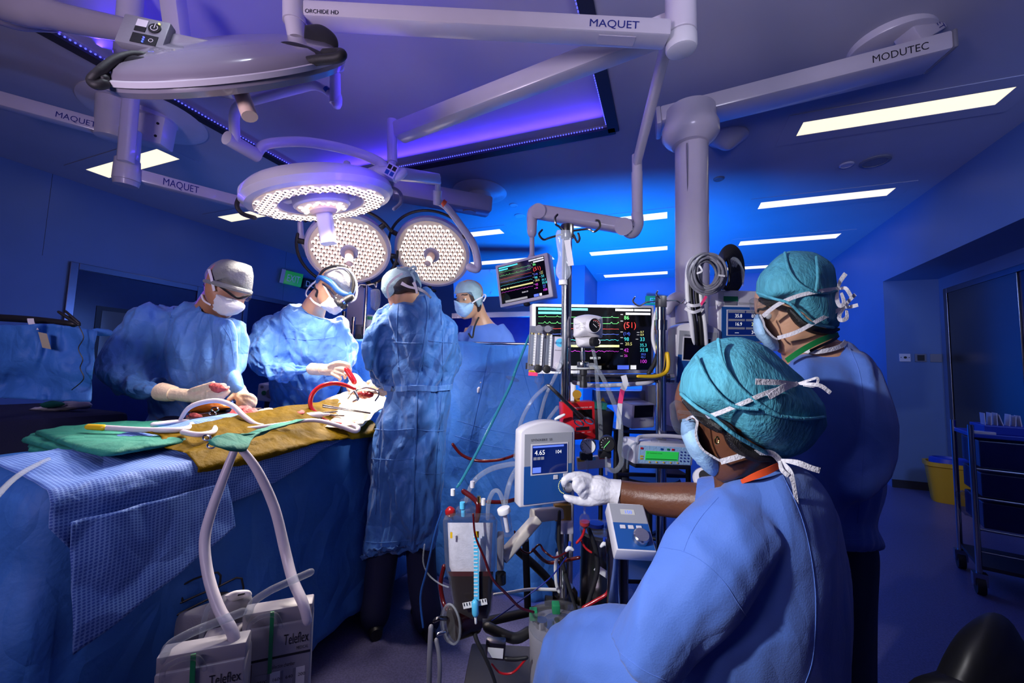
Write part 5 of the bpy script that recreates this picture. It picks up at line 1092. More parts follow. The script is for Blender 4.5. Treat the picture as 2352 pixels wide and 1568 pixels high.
obj('bulb', MB().inflate([(640, 955), (648, 944), (662, 944), (672, 955), (668, 968), (652, 972), (642, 966)], 1.75, .026, .026, 36, 8), 'green_cloth', t); obj('barrel', MB().ptube([(672, 958, 1.75, 8), (700, 956, 1.76, 8), (734, 953, 1.78, 8)]), 'silicone', t); obj('nozzle', MB().ptube([(734, 953, 1.78, 4), (755, 951, 1.79, 3)]), 'silicone', t)
# steel tray with gauze
tr = thing('instrument_tray', 'dark steel tray with raised rim on the patient’s legs', 'tray', PZ(520, 965, .98))
c = [P(430, 964, 1.62), P(622, 956, 1.72), P(600, 938, 1.9), P(440, 944, 1.8)]
mb = MB(); mb.add(c+[q-V((0, 0, .03)) for q in c], [(0, 1, 2, 3), (7, 6, 5, 4), (0, 4, 5, 1), (1, 5, 6, 2), (2, 6, 7, 3), (3, 7, 4, 0)]); obj('pan', mb, 'dark_steel', tr, smooth=False)
obj('rim', MB().tube(c+[c[0]], .005, 8, 1), 'chrome', tr)
for i, (pts, lab) in enumerate((([(520, 950), (540, 937), (565, 932), (588, 940), (592, 952), (560, 958), (530, 958)], 'largest red soaked gauze on the tray below the gloved fist'), ([(428, 955), (440, 948), (460, 952), (468, 962), (445, 966), (430, 963)], 'small pink gauze at the left end of the tray'), ([(590, 945), (610, 938), (628, 940), (622, 950), (600, 953)], 'pale pink gauze at the right end of the tray'), ([(650, 952), (690, 942), (700, 948), (680, 956), (655, 960)], 'pink stained gauze beside the green syringe bulb'))):
    tag(obj('gauze', MB().inflate(pts, 1.68+i*.02, .025, .02, 40, 8, 0, -.002), 'gauze_red' if i < 1 else 'gauze_cream' if i == 2 else 'gauze_red', None, disp=folds(.007, 40, (1, 1, 1), i+3)), lab, 'gauze', 'gauze on the table')
tag(obj('prepped_leg', MB().inflate([(428, 948), (440, 925), (470, 915), (500, 915), (520, 925), (528, 938), (480, 948)], 1.82, .05, .05, 40, 8), 'iodine_orange', None), 'orange painted skin of the patient below the outstretched glove', 'patient')
t = thing('scissors', 'steel scissors with ring handles on the tray beside red gauze', 'scissors', P(480, 945, 1.7))
obj('blade', MB().ptube([(445, 953, 1.70, 1.4), (482, 947, 1.7, 1.6)]), 'chrome', t)
for q in ((494, 940), (488, 949)): obj('ring_handle', MB().tube([P(q[0]+8*cos(a), q[1]+5*sin(a), 1.70) for a in [i*.7 for i in range(10)]], .0028, 8, 2), 'chrome', t)
# green towels and the tubes on them
GT = []
hh = .905
for i, (pts, lab) in enumerate((([(62, 1042), (150, 1055), (300, 1048), (435, 1030), (420, 1000), (240, 995), (90, 1012)], 'lowest green towel of the folded stack at the table’s foot'), ([(50, 1018), (160, 1046), (300, 1044), (434, 1024), (418, 995), (250, 988), (95, 1000)], 'middle green towel of the folded stack at the table’s foot'), ([(80, 1000), (215, 1048), (330, 1036), (432, 1016), (425, 985), (345, 975), (180, 984)], 'top green towel of the stack, with tubes lying on it'))):
    q = [PZ(x, y, hh) for x, y in pts]; mb = MB(); n_ = 6
    cc = sum(q, V())/len(q); ring = smooth_path([tuple(a) for a in q]+[tuple(q[0])], 8)[:-1]
    mb.rings([[cc+(a-cc)*k+V((0, 0, z)) for a in ring] for k, z in ((.01, 0), (.5, 0), (.93, 0), (.985, .003), (1, .009), (.985, .016), (.93, .019), (.7, .020), (.5, .020), (.25, .020), (.01, .020))])
    tag(obj('green_towel', mb, 'green_cloth', None, disp=folds(.005, 14, (1, 1, 1), i+9), angle=180), lab, 'towel', 'folded green towels'); hh += .016
def ztube(name, path, r, m, lab, cat='tube'): return tag(obj(name, MB().tube([PZ(x, y, h) for x, y, h in path], r, 12, 6), m, None), lab, cat)
t = thing('suction_hose', 'white silicone tube with yellow tip coiled on the green towels', 'tube', PZ(330, 985, .98))
obj('hose', MB().tube([PZ(*q) for q in ((240, 982, .975), (330, 987, .975), (410, 987, .975), (440, 978, .975), (425, 968, .975), (352, 975, .972))], .0095, 14, 6), 'silicone', t)
obj('tip', MB().tube([PZ(*q) for q in ((203, 980, .976), (222, 981, .976), (238, 982, .976))], [.010, .0105, .0105], 14, 3), 'yellow', t, label='yellow tip')
ztube('drain_tube', ((420, 992, .972), (455, 998, .97), (488, 992, .97), (492, 980, .97), (470, 972, .97), (430, 972, .97)), .009, 'silicone', 'second white tube loop beside the steel clamp')
tag(obj('pink_tube', MB().ptube([(415, 962, 1.55, 4), (432, 938, 1.56, 5), (460, 925, 1.57, 5.5), (500, 920, 1.58, 5.5), (535, 932, 1.58, 5.5), (560, 955, 1.56, 5.5), (590, 975, 1.55, 5), (625, 978, 1.58, 4)]), 'silicone', None), 'thin pinkish tube arching over the steel tray', 'tube')
tag(obj('catheter', MB().ptube([(560, 985, 1.5, 4), (640, 975, 1.56, 4.5), (720, 965, 1.66, 4.5), (780, 978, 1.70, 5), (815, 990, 1.72, 5), (823, 982, 1.74, 5), (810, 975, 1.76, 4)]), 'silicone', None), 'pale tube along the yellow film, hooked at its end', 'tube')
tag(obj('green_wrap', MB().inflate([(478, 1012), (495, 998), (540, 1002), (590, 988), (640, 972), (705, 962), (640, 982), (590, 1003), (572, 1025), (555, 1035), (520, 1031), (492, 1024)], 1.30, .04, .03, 60, 8, .0014, -.003), 'green_cloth', None, disp=folds(.008, 12, (1, 1, 1), 19), angle=180), 'dark green cloth clamped over the yellow film', 'towel')
t = thing('hemostat', 'steel clamp with ring handles gripping the green cloth', 'clamp', P(500, 1015, 1.2))
obj('shaft', MB().ptube([(492, 1014, 1.19, 3), (520, 1015, 1.185, 3), (548, 1016, 1.18, 2.4)]), 'chrome', t)
for x_, y_ in ((475, 1005), (485, 1023)): obj('ring_handle', MB().tube([P(x_+9*cos(a), y_+6*sin(a), 1.19) for a in [i*.7 for i in range(10)]], .0025, 8, 2), 'chrome', t)
tag(obj('drain_hose', MB().ptube([(541, 1026, 1.16, 8), (512, 1100, 1.13, 9.5), (482, 1185, 1.10, 10.5), (470, 1245, 1.08, 11), (478, 1320, 1.05, 11), (502, 1395, 1.02, 11.5), (533, 1450, 1.0, 12), (547, 1500, 1.0, 11)]), 'silicone', None), 'left of two thick white drain hoses hanging to the drainage units', 'hose', 'hanging drain hoses')
tag(obj('drain_hose', MB().ptube([(547, 1022, 1.16, 8), (590, 1078, 1.18, 9.5), (630, 1165, 1.20, 10.5), (655, 1265, 1.18, 11), (672, 1330, 1.14, 11), (696, 1385, 1.10, 11), (706, 1425, 1.09, 10)]), 'silicone', None), 'right of two thick white drain hoses hanging to the drainage units', 'hose', 'hanging drain hoses')
ztube('clear_line', ((-30, 1165, .90), (20, 1110, .92), (60, 1080, .93), (110, 1055, .93)), .006, 'clear_tube', 'clear tube lying over the drape at the far left edge')
# ---- chest drainage units
def drainage(tl, tr, bl, dep, lab, ref=False):
    f = PF(tl, tr, bl); t = thing('drainage_unit', lab, 'drainage unit', f.at(.5, 1, -dep/2))
    obj('case', slab(f, dep), 'unit_grey', t, bevel=.006)
    obj('top_cover', f.rect(MB(), .0, -.10, 1.0, .02, -dep*.8, -.008), 'unit_grey', t, bevel=.004)
    obj('handle', MB().tube([f.at(.10, .03, .004), f.at(.14, -.06, .012), f.at(.3, -.10, .012), f.at(.48, -.09, .012), f.at(.56, .0, .008)], .006, 10), 'clear_acrylic', t)
    obj('top_rule', f.rect(MB(), .0, .205, 1, .22), 'black_ink', t, smooth=False)
    if ref: text('REF A-8000-08', 'black_ink', f, .05, .13, f.h*.055, t)
    text('Teleflex', 'black_ink', f, .965 if not ref else .965, .14, f.h*.075, t, align='RIGHT', width=f.w*.36); text('MEDICAL', 'black_ink', f, .965, .185, f.h*.022, t, align='RIGHT', width=f.w*.17)
    text('Collection chamber', 'black_ink', f, .42, .285, f.h*.026, t, width=f.w*.36)
    for i, (u0, u1) in enumerate(((.22, .40), (.43, .59), (.62, .76), (.80, .93))):
        obj('scale_column', f.rect(MB(), u0, .31, u1, 1.0, 0, .001), 'white_ink' if i % 2 else 'unit_grey', t, smooth=False)
        if i: obj('scale_gap', f.rect(MB(), u0-.045, .31, u0, 1.0, .0005, .0015), 'cable_grey', t, smooth=False)
        for k in range(6): text(('2500', '1600', '640', '200')[i] if k == 0 else (str(2500-50*k*2), str(1600-100*k), str(640-40*k-(640-40*k) % 10), str(200-20*k))[i], 'black_ink', f, u0+.03, .37+.115*k, f.h*.022, t, name='scale_number')
    obj('side_chamber', f.rect(MB(), .02, .23, .17, 1, 0, .002), 'tube_dark_red', t, smooth=False)
    obj('green_tape', f.rect(MB(), .40, -.11, .455, .30, .004, .008), 'tape_green', t, smooth=False)
    obj('port_hose', MB().tube([f.at(.06, -.02, -.02), f.at(.12, -.16, -.01), f.at(.35, -.24, 0), f.at(.6, -.28, 0), f.at(.95, -.33, 0)], .010, 12), 'clear_tube', t)
    return t, f
drainage((553, 1452, 1.06), (716, 1422, 1.12), (553, 1800, 1.06), .07, 'upper right drainage unit with scale columns and green tape')
drainage((352, 1553, .92), (562, 1512, .98), (352, 1900, .92), .07, 'lower left drainage unit, cut by the picture’s bottom edge')
tp_ = thing('drainage_unit', 'white drainage unit top with black REF lettering behind the lower unit', 'drainage unit', P(510, 1500, 1.05))
f, o = pslab('panel', (465, 1468, 1.04), (552, 1448, 1.07), (465, 1540, 1.04), .04, 'unit_grey', tp_, .004)
text('REF A-8000-08', 'black_ink', f, .06, .30, .011, tp_, width=f.w*.86); obj('rule', f.rect(MB(), 0, .42, 1, .46), 'black_ink', tp_, smooth=False)
# fluid warmer bag device and the wire basket
dv = thing('suction_device', 'grey rounded suction device in a wire basket under the drapes', 'suction device', P(490, 1420, 1.15))
obj('body', MB().inflate([(398, 1470), (408, 1415), (440, 1398), (490, 1380), (520, 1362), (560, 1355), (580, 1372), (570, 1410), (545, 1440), (500, 1470), (440, 1478)], 1.15, .06, .06, 48, 8), 'cable_grey', dv)
obj('top_band', MB().inflate([(515, 1368), (540, 1356), (572, 1355), (578, 1368), (556, 1374), (530, 1380)], 1.10, .015, .02, 32, 6), 'shell', dv)
obj('vent', MB().ptube([(548, 1366, 1.085, 2), (560, 1363, 1.085, 2)]), 'black', dv); obj('hose', MB().ptube([(500, 1372, 1.09, 5), (478, 1395, 1.07, 5.5), (468, 1430, 1.06, 5.5), (462, 1465, 1.06, 5)]), 'clear_tube', dv)
bk = thing('wire_basket', 'black wire basket hung on the table side behind the drainage units', 'basket', P(440, 1440, 1.2))
for p in ([(345, 1560, 1.1), (348, 1420, 1.14), (420, 1382, 1.17), (505, 1345, 1.2), (555, 1328, 1.22), (557, 1400, 1.22)], [(420, 1382, 1.17), (422, 1342, 1.18), (500, 1314, 1.2), (504, 1346, 1.2)], [(348, 1440, 1.14), (430, 1400, 1.17), (505, 1362, 1.2)]): obj('wire', MB().tube([P(*q) for q in p], .003, 8, 3), 'black', bk)
obj('back_plate', MB().inflate([(352, 1550), (355, 1430), (420, 1395), (500, 1360), (540, 1372), (520, 1450), (440, 1560)], 1.25, .02, .02), 'black', bk)
# ---- left: blue bag on a bar, instrument table
bg = thing('draped_bar', 'blue drape pouch hanging on a black bar at the left edge', 'surgical drape', P(100, 900, 1.55))
def pouch(u, v):
    x = -90+312*u-14*v*u; y = 735+22*u+175*v-10*u*v; z = 1.52+.05*noise.noise(V((u*3, v*3, 0)))+.03*abs(noise.noise(V((u*7, v*2.5, 4))))
    return P(x, y+5*sin(u*7)*(1-v), z)
obj('sheet', MB().grid(pouch, 50, 34, .003), 'drape', bg, disp=folds(.006, 10, (1, 1, 1), 33, 2), angle=180)
obj('bar', MB().ptube([(-90, 725, 1.56, 8), (60, 733, 1.56, 8), (170, 744, 1.56, 7)]), 'black', bg)
obj('tape', MB().grid(lambda u, v: P(88+20*u+10*v-10*u*0, 762+v*36+4*u, 1.495), 4, 4, .001), 'tan_tape', bg, label='tan adhesive strip'); obj('tape', MB().grid(lambda u, v: P(63+15*u+12*v*v, 731+v*26, 1.50), 4, 6, .001), 'paper', bg, label='white cloth strip')
obj('clip', MB().ptube([(135, 716, 1.5, 3), (160, 732, 1.5, 4), (182, 746, 1.5, 3)]), 'black', bg); obj('clip', MB().ptube([(150, 714, 1.5, 2.5), (182, 742, 1.5, 3)]), 'black', bg)
obj('suture', MB().ptube([(182, 750, 1.49, 1), (192, 775, 1.49, 1), (180, 800, 1.49, 1), (190, 825, 1.49, 1), (184, 845, 1.49, 1), (192, 870, 1.49, 1), (165, 895, 1.49, 1)], 6), 'black', bg)
obj('side_roll', MB().ptube([(222, 762, 1.55, 9), (248, 764, 1.58, 8)]), 'drape', bg)
obj('post', MB().cyl(P(-60, 735, 1.6), V((P(-60, 735, 1.6).x, P(-60, 735, 1.6).y, 0)), .02), 'black', bg)
it = thing('instrument_table', 'instrument table behind the green towels at left, drape darkened as shade', 'table', (-3.0, .85, 0))
a, b = P(-60, 945, 2.0), P(265, 950, 2.25)
mb = MB(); mb.abox(-3.5, -2.62, .45, 1.25, .03, .94); obj('shade_drape', mb, 'navy_cloth', it, bevel=.03)  # drape coloured dark to stand for the unlit far side
tag(obj('white_cloth', MB().inflate([(65, 940), (95, 932), (130, 928), (160, 920), (205, 922), (210, 935), (170, 940), (110, 944)], 2.05, .03, .03, 40, 7), 'paper', None, disp=folds(.006, 25)), 'crumpled white cloth on the dark instrument table', 'cloth')
tag(obj('green_strip', MB().inflate([(90, 928), (118, 920), (150, 926), (135, 934), (100, 936)], 2.0, .012, .012, 32, 6), 'green_cloth', None), 'small green cloth strip on the crumpled white cloth', 'cloth')
t = thing('monitor_box', 'small white device with round dial between the two left surgeons', 'device', P(600, 900, 2.9))
f, o = pslab('case', (592, 880, 2.9), (630, 884, 2.9), (586, 920, 2.9), .12, 'shell', t, .015)
obj('dial', MB().cyl(f.at(.9, .5, 0), f.at(.9, .5, .012), .035), 'cable_grey', t); obj('button', MB().cyl(f.at(.45, .5, 0), f.at(.45, .5, .008), .016), 'tape_green', t); obj('button', MB().cyl(f.at(.3, .18, 0), f.at(.3, .18, .008), .010), 'cable_grey', t)
obj('stand', MB().cyl(f.at(.5, 1, -.06), V((f.at(.5, 1, -.06).x, f.at(.5, 1, -.06).y, 0)), .03), 'dark', t)
# ---- screen drape in front of the anaesthetist
SD = thing('screen_drape', 'wide blue screen drape between the anaesthetist and the pump', 'surgical drape', (-1.2, 2.08, 0))
def screen(u, v):
    x = -2.02+1.47*u; z = 1.385-.02*u+.012*sin(u*14)*(1-v)-1.35*v
    y = 2.08+.05*noise.noise(V((x*2, z*1.2, 1)))*(.3+v)+.045*abs(noise.noise(V((x*4.5, z*1.1, 6))))*(.25+v)
    if u > .93: y += (u-.93)*1.2
    return V((x, y, z))
obj('sheet', MB().grid(screen, 90, 60, .003), 'drape', SD, disp=folds(.005, 6, (1, 1, .5), 90, 2), angle=180)
sS = surface(bpy.data.objects['sheet.001'])
for pth in ([(1068, 850), (1150, 856), (1240, 866)], [(1050, 965), (1120, 985), (1230, 1005)], [(1045, 1000), (1120, 1022), (1220, 1040)], [(1125, 800), (1105, 900), (1080, 1010)], [(1190, 800), (1215, 900), (1250, 1000)]): seam(sS, pth, .0016, 'drape', SD, 'crease')
obj('crossbar', MB().tube([(-2.05, 2.09, 1.385), (-.56, 2.09, 1.365)], .008), 'chrome', SD)
for x_ in (-2.03,): obj('upright', MB().cyl((x_, 2.12, 0), (x_, 2.12, 1.385), .012), 'chrome', SD)
# ================================================================ heart-lung machine and the devices round it
def ptube(name, path, m, lab, cat='tube', group=None, n=10):
    return tag(obj(name, MB().ptube(path, n), m, None), lab, cat, group)
def ring(c, n, R, r=.002, k=24):
    x, y, n = plane_axes(n); return MB().tube([V(c)+x*R*cos(2*pi*i/k)+y*R*sin(2*pi*i/k) for i in range(k+1)], r, 8, 1)
# ---- frame: poles, bars, base
fr_ = thing('heart_lung_machine', 'chrome pole frame of the heart lung machine with black base bars', 'frame', V((P(1300, 1390, 1.4).x, P(1300, 1390, 1.4).y, 0)))
def pole(x, y, x2, y2, z, rpx, m='chrome', nm='pole', to_floor=True):
    a, b = P(x, y, z), P(x2, y2, z); b = V((b.x, b.y, 0.04)) if to_floor else b
    return obj(nm, MB().cyl(a, b, rpx*z/F), m, fr_)
pole(1303, 520, 1296, 1380, 1.42, 11.5); pole(1409, 1170, 1413, 1450, 1.15, 14.5); pole(1518, 705, 1519, 1200, 1.52, 11.5)
obj('collar', MB().cyl(P(1409, 1238, 1.15), P(1410, 1268, 1.15), 18*1.15/F), 'dark_steel', fr_, bevel=.002)
obj('collar', MB().cyl(P(1518, 735, 1.52), P(1518, 758, 1.52), 14.5*1.52/F), 'chrome', fr_); obj('collar', MB().cyl(P(1302, 758, 1.42), P(1302, 778, 1.42), 14*1.42/F), 'chrome', fr_); obj('collar', MB().cyl(P(1301, 858, 1.42), P(1301, 876, 1.42), 15*1.42/F), 'dark_steel', fr_)
obj('cross_bar', MB().cyl(P(1312, 868, 1.46), P(1540, 868, 1.52), 9.5*1.48/F), 'dark_steel', fr_); obj('bar_end', MB().cyl(P(1536, 868, 1.52), P(1546, 868, 1.52), 10.5*1.5/F), 'chrome', fr_)
obj('black_post', MB().cyl(P(1207, 1240, 1.5), P(1212, 1395, 1.5), 8*1.5/F), 'black', fr_)
for p in ([(1105, 1430, 1.45), (1215, 1405, 1.5), (1330, 1380, 1.5)], [(1180, 1255, 1.55), (1250, 1320, 1.55), (1300, 1385, 1.5), (1380, 1440, 1.35)], [(1120, 1440, 1.3), (1180, 1465, 1.28), (1215, 1450, 1.3)]): obj('base_bar', MB().tube([P(*q) for q in p], .016, 10), 'black', fr_)
b0 = P(1290, 1400, 1.45); obj('base_plate', MB().beam((b0.x-.35, b0.y-.05, .06), (b0.x+.5, b0.y+.25, .06), .30, .05), 'dark', fr_, bevel=.01)
for q in ((-.3, -.05), (.45, .2)): obj('castor', MB().cyl((b0.x+q[0]-.02, b0.y+q[1], .035), (b0.x+q[0]+.02, b0.y+q[1], .035), .035), 'black_rubber', fr_)
obj('pole_foot', MB().lathe(P(1297, 1385, 1.42), (0, 0, 1), [(.03, .06), (.045, .04), (.045, 0), (.03, -.02), (.001, -.02)], 24), 'dark_steel', fr_)
obj('clamp_knob', MB().cyl(P(1252, 1378, 1.4), P(1268, 1380, 1.4), .016), 'black', fr_)
obj('pole_cap', MB().cyl(P(1303, 516, 1.42), P(1303, 548, 1.42), 15*1.42/F), 'dark_steel', fr_, bevel=.002)
for p in ([(1296, 532, 1.40), (1284, 520, 1.39), (1277, 515, 1.38), (1275, 500, 1.38), (1280, 493, 1.38)], [(1290, 538, 1.40), (1262, 546, 1.38), (1248, 550, 1.37), (1238, 538, 1.37), (1245, 528, 1.37)], [(1315, 530, 1.42), (1350, 526, 1.41), (1365, 532, 1.40), (1378, 520, 1.40), (1376, 508, 1.4), (1369, 506, 1.4)], [(1318, 540, 1.38), (1326, 556, 1.36), (1331, 548, 1.35), (1328, 536, 1.35)]): obj('hook', MB().ptube([(*q, 2.6) for q in p], 8), 'dark_steel', fr_)
obj('pole_cap', MB().cyl(P(1518, 680, 1.52), P(1518, 706, 1.52), 12.5*1.52/F), 'dark', fr_, bevel=.002)
for p in ([(1506, 692, 1.5), (1485, 694, 1.48), (1468, 702, 1.47), (1454, 692, 1.47), (1458, 682, 1.47)], [(1530, 690, 1.52), (1552, 690, 1.52), (1565, 696, 1.52), (1572, 688, 1.52)], [(1515, 684, 1.5), (1508, 676, 1.5), (1510, 668, 1.5)]): obj('hook', MB().ptube([(*q, 1.9) for q in p], 8), 'chrome', fr_)
obj('clamp_block', slab(PF((1508, 858, 1.50), (1532, 858, 1.50), (1508, 880, 1.50)), .04), 'dark_steel', fr_, bevel=.003)
# ---- large and small patient monitors
def screen_art(f, t, full=True):
    q = lambda m, a, nm='screen_mark': obj(nm, a, m, t, smooth=False)
    c_ = MB(); f.rect(c_, .02, .02, .17, .055, 0, .001); f.rect(c_, .173, .02, .44, .055, 0, .001); f.rect(c_, .02, .08, .22, .115, 0, .001); q('px_t', c_, 'header_bar')
    h = MB(); f.rect(h, .68, .02, .838, .055, 0, .001); f.rect(h, .845, .02, .99, .055, 0, .001); f.rect(h, .77, .08, .99, .115, 0, .001); q('px_w', h, 'header_bar')
    def wave(m, v, amp, spikes=(), n=60, noise_=0., u1=.71):
        pts = []
        for i in range(n+1):
            u = .02+(u1-.02)*i/n; dv = noise_*noise.noise(V((i*.5, v*50, 0)))
            for s_ in spikes: dv -= amp*math.exp(-((u-s_)/.006)**2)
            pts.append((u, v+dv))
        q(m, f.line(MB(), pts, f.h*.004), 'trace')
    wave('px_g', .16, .018, (.08, .18, .245, .42, .53, .65), 120); wave('px_g', .26, .028, (.075, .115, .18, .245, .4, .5, .645, .705), 120)
    wave('px_r', .345, 0, noise_=.004); wave('px_b', .43, 0, noise_=.008); wave('px_c', .52, 0, noise_=.02); wave('px_m', .70, 0, noise_=.03)
    y = MB(); f.rect(y, .02, .60, .06, .635, 0, .001); f.rect(y, .075, .60, .12, .635, 0, .001); f.rect(y, .14, .60, .19, .635, 0, .001); f.rect(y, .21, .60, .715, .635, 0, .001); q('px_y', y, 'trace')
    for s_, m, u, v, h_ in (('86', 'px_g', .755, .19, .062), ('(51)', 'px_r', .75, .325, .095), ('(14)', 'px_b', .75, .44, .05), ('98', 'px_c', .755, .535, .062), ('20.5', 'px_y', .765, .605, .05), ('42', 'px_m', .755, .71, .058), ('26', 'px_m', .757, .79, .042), ('0.7', 'px_y', .90, .405, .034), ('0.9', 'px_y', .90, .45, .034), ('33', 'px_c', .895, .535, .062), ('35.3', 'px_t', .895, .625, .05), ('35.8', 'px_t', .895, .705, .058), ('39.0', 'px_b', .905, .765, .034), ('42.1', 'px_b', .905, .81, .034), ('100', 'px_m', .895, .89, .058), ('00:00 29', 'px_w', .46, .825, .036)):
        text(s_, m, f, u, v, f.h*h_, t, .0015, name='readout')
    g = MB(); f.rect(g, .08, .93, .56, .985, 0, .001); q('px_h', g, 'soft_keys'); g = MB(); f.rect(g, .70, .925, .80, .99, 0, .001); q('px_b', g, 'soft_keys'); g = MB(); f.rect(g, .815, .925, .865, .99, 0, .001); q('px_w', g, 'soft_keys')
    d = MB()
    for u, v, m in ((.725, .105, 0), (.725, .21, 0), (.725, .385, 0), (.725, .475, 0), (.725, .57, 0), (.725, .66, 0), (.725, .77, 0), (.87, .39, 0), (.87, .43, 0), (.86, .50, 0)): f.rect(d, u, v, u+.022, v+.012, 0, .001)
    q('px_h', d, 'label_marks')
def monitor(tl, tr, bl, dep, lab, bez=(.03, .04, .975, .945)):
    f = PF(tl, tr, bl); t = thing('patient_monitor', lab, 'monitor', f.at(.5, 1, -dep/2), None)
    obj('case', slab(f, dep), 'shell', t, bevel=.006)
    obj('screen', f.rect(MB(), *bez, 0, .0015), 'screen_black', t, smooth=False)
    o = f.at(bez[0], bez[1], .0018); g = Face(o, f.at(bez[2], bez[1], .0018), f.at(bez[0], bez[3], .0018)); screen_art(g, t); return f, t
f, t = monitor((1222, 697, 1.74), (1503, 701, 1.80), (1222, 859, 1.74), .07, 'large black screen patient monitor behind the chrome pole')
obj('stand', MB().cyl(f.at(.35, .9, -.08), V((f.at(.35, .9, -.08).x, f.at(.35, .9, -.08).y, .0)), .025), 'enamel', t)
f, t = monitor((1137, 610, 2.55), (1257, 579, 2.40), (1131, 710, 2.55), .09, 'small tilted patient monitor hanging from the white jointed arm', (.05, .06, .93, .93))
obj('hanger', MB().cyl(f.at(.6, .0, -.06), f.at(.66, -.12, -.07), .018), 'enamel', t); obj('knob', MB().ball(f.at(.48, 1.03, -.03), .022, 8, (1, 1, .6)), 'black', t)
# ---- pump control panels
def control_panel(tl, tr, bl, dep, lab, arch=.13, split=.46, scr=(.17, .17, .87, .57), m_scr='screen_navy', brand=True, full_blue=False):
    f = PF(tl, tr, bl); t = thing('control_panel', lab, 'control panel', f.at(.5, 1, -dep/2))
    k = 12; pts = [(-.06, 1.03), (-.06, -.03)]+[(-.06+1.12*i/k, -.03-arch*sin(pi*i/k)**.7*(1 if 0 < i < k else 0)) for i in range(1, k)]+[(1.06, -.03), (1.06, 1.03)]
    obj('case', f.poly(MB(), pts, -dep, -.002), 'shell', t, bevel=.006, angle=50)
    if full_blue: obj('front_blue', f.rect(MB(), .02, .0, .98, .985, -.002, .0005), 'panel_blue', t, smooth=False)
    else:
        obj('front_grey', f.rect(MB(), .02, .01, .98, split, -.002, .0005), 'panel_grey', t, smooth=False); obj('front_blue', f.rect(MB(), .02, split, .98, .985, -.002, .0005), 'panel_blue', t, smooth=False)
    if scr:
        fr2 = MB(); f.rect(fr2, scr[0]-.025, scr[1]-.02, scr[2]+.025, scr[3]+.02, .0005, .002); obj('screen_frame', fr2, 'shell', t, smooth=False)
        obj('screen', f.rect(MB(), *scr, .002, .003), m_scr, t, smooth=False)
    if brand: text('STÖCKERT  S5', 'black_ink', f, .14, .11, f.h*.03, t, .002, width=f.w*.42)
    return f, t
f, t = control_panel((1203, 996, 1.19), (1316, 990, 1.245), (1216, 1160, 1.19), .05, 'control panel with blue lit screen whose dial the gloved hand turns')
text('4.65', 'px_w', f, .21, .305, f.h*.068, t, .004, name='readout'); text('104', 'px_w', f, .62, .30, f.h*.05, t, .004, name='readout')
a = MB(); f.rect(a, .18, .18, .80, .205, .003, .0035); obj('screen_bar', a, 'px_b', t, smooth=False)
a = MB(); f.rect(a, .18, .48, .34, .555, .003, .0035); obj('screen_key', a, 'px_b', t, smooth=False)
a = MB(); [f.rect(a, .19+i*.075, .335, .25+i*.075, .375, .003, .0035) for i in range(3)]; obj('screen_key', a, 'panel_grey', t, smooth=False)
for u, v in ((.60, .61), (.80, .60)): obj('button', f.rect(MB(), u, v, u+.09, v+.06, .0005, .003), 'shell', t, smooth=False, bevel=.001)
c = f.at(.86, .775, 0); obj('dial_ring', MB().lathe(c, f.n, [(.020, 0), (.020, .004), (.001, .004)], 32), 'panel_blue', t)
obj('dial', MB().lathe(c, f.n, [(.0165, .004), (.0165, .020), (.0145, .022), (.001, .022)], 32), 'steel', t, label='steel dial')
yd = MB(); x, y, n = plane_axes(f.n)
for i in range(13):
    a = 2.0+2.4*i/12; d = (f.x.normalized()*cos(a)-f.y.normalized()*sin(a)); yd.ball(c+d*.0245+f.n*.001, .0014, 5)
o = obj('scale_dots', yd, 'px_y', t); o['kind'] = 'stuff'
f2, t2 = control_panel((1559, 757, 1.56), (1650, 763, 1.60), (1552, 880, 1.56), .06, 'control panel with dark unlit screen behind the seated person’s cap', scr=(.14, .14, .80, .55), m_scr='screen_black')
f3, t3 = control_panel((1656, 704, 1.62), (1756, 706, 1.66), (1652, 785, 1.62), .06, 'control panel showing six blue readouts beside the standing person’s goggles', arch=.16, scr=(.15, .10, .95, .80), brand=False, full_blue=True)
obj('top_shell', f3.rect(MB(), -.06, -.48, 1.06, .0, -.06, -.002), 'shell', t3, bevel=.01)
for i, (s_, m) in enumerate((('35.8', 'px_w'), ('80.3', 'px_w'), ('16.9', 'px_w'), ('20', 'px_y'), ('---', 'px_w'), ('34.0', 'px_w'))):
    u, v = (.24, .62)[i % 2], .10+.235*(i//2); a = MB(); f3.rect(a, (.16, .56)[i % 2], v+.01, (.53, .93)[i % 2], v+.07, .003, .0035); obj('screen_bar', a, 'panel_grey', t3, smooth=False)
    text(s_, m, f3, u+.06, v+.2, f3.h*.10, t3, .004, name='readout')
a = MB(); f3.rect(a, .06, -.42, .34, -.30, -.001, .001); obj('bar_label', a, 'white_ink', t3, smooth=False); a = MB(); f3.rect(a, .06, -.30, .38, -.16, -.001, .001); obj('green_label', a, 'tape_green', t3, smooth=False); a = MB(); f3.rect(a, .08, -.16, .36, -.05, -.001, .001); obj('grey_label', a, 'cable_grey', t3, smooth=False)
text('S', 'black_ink', f3, .86, -.22, .012, t3)
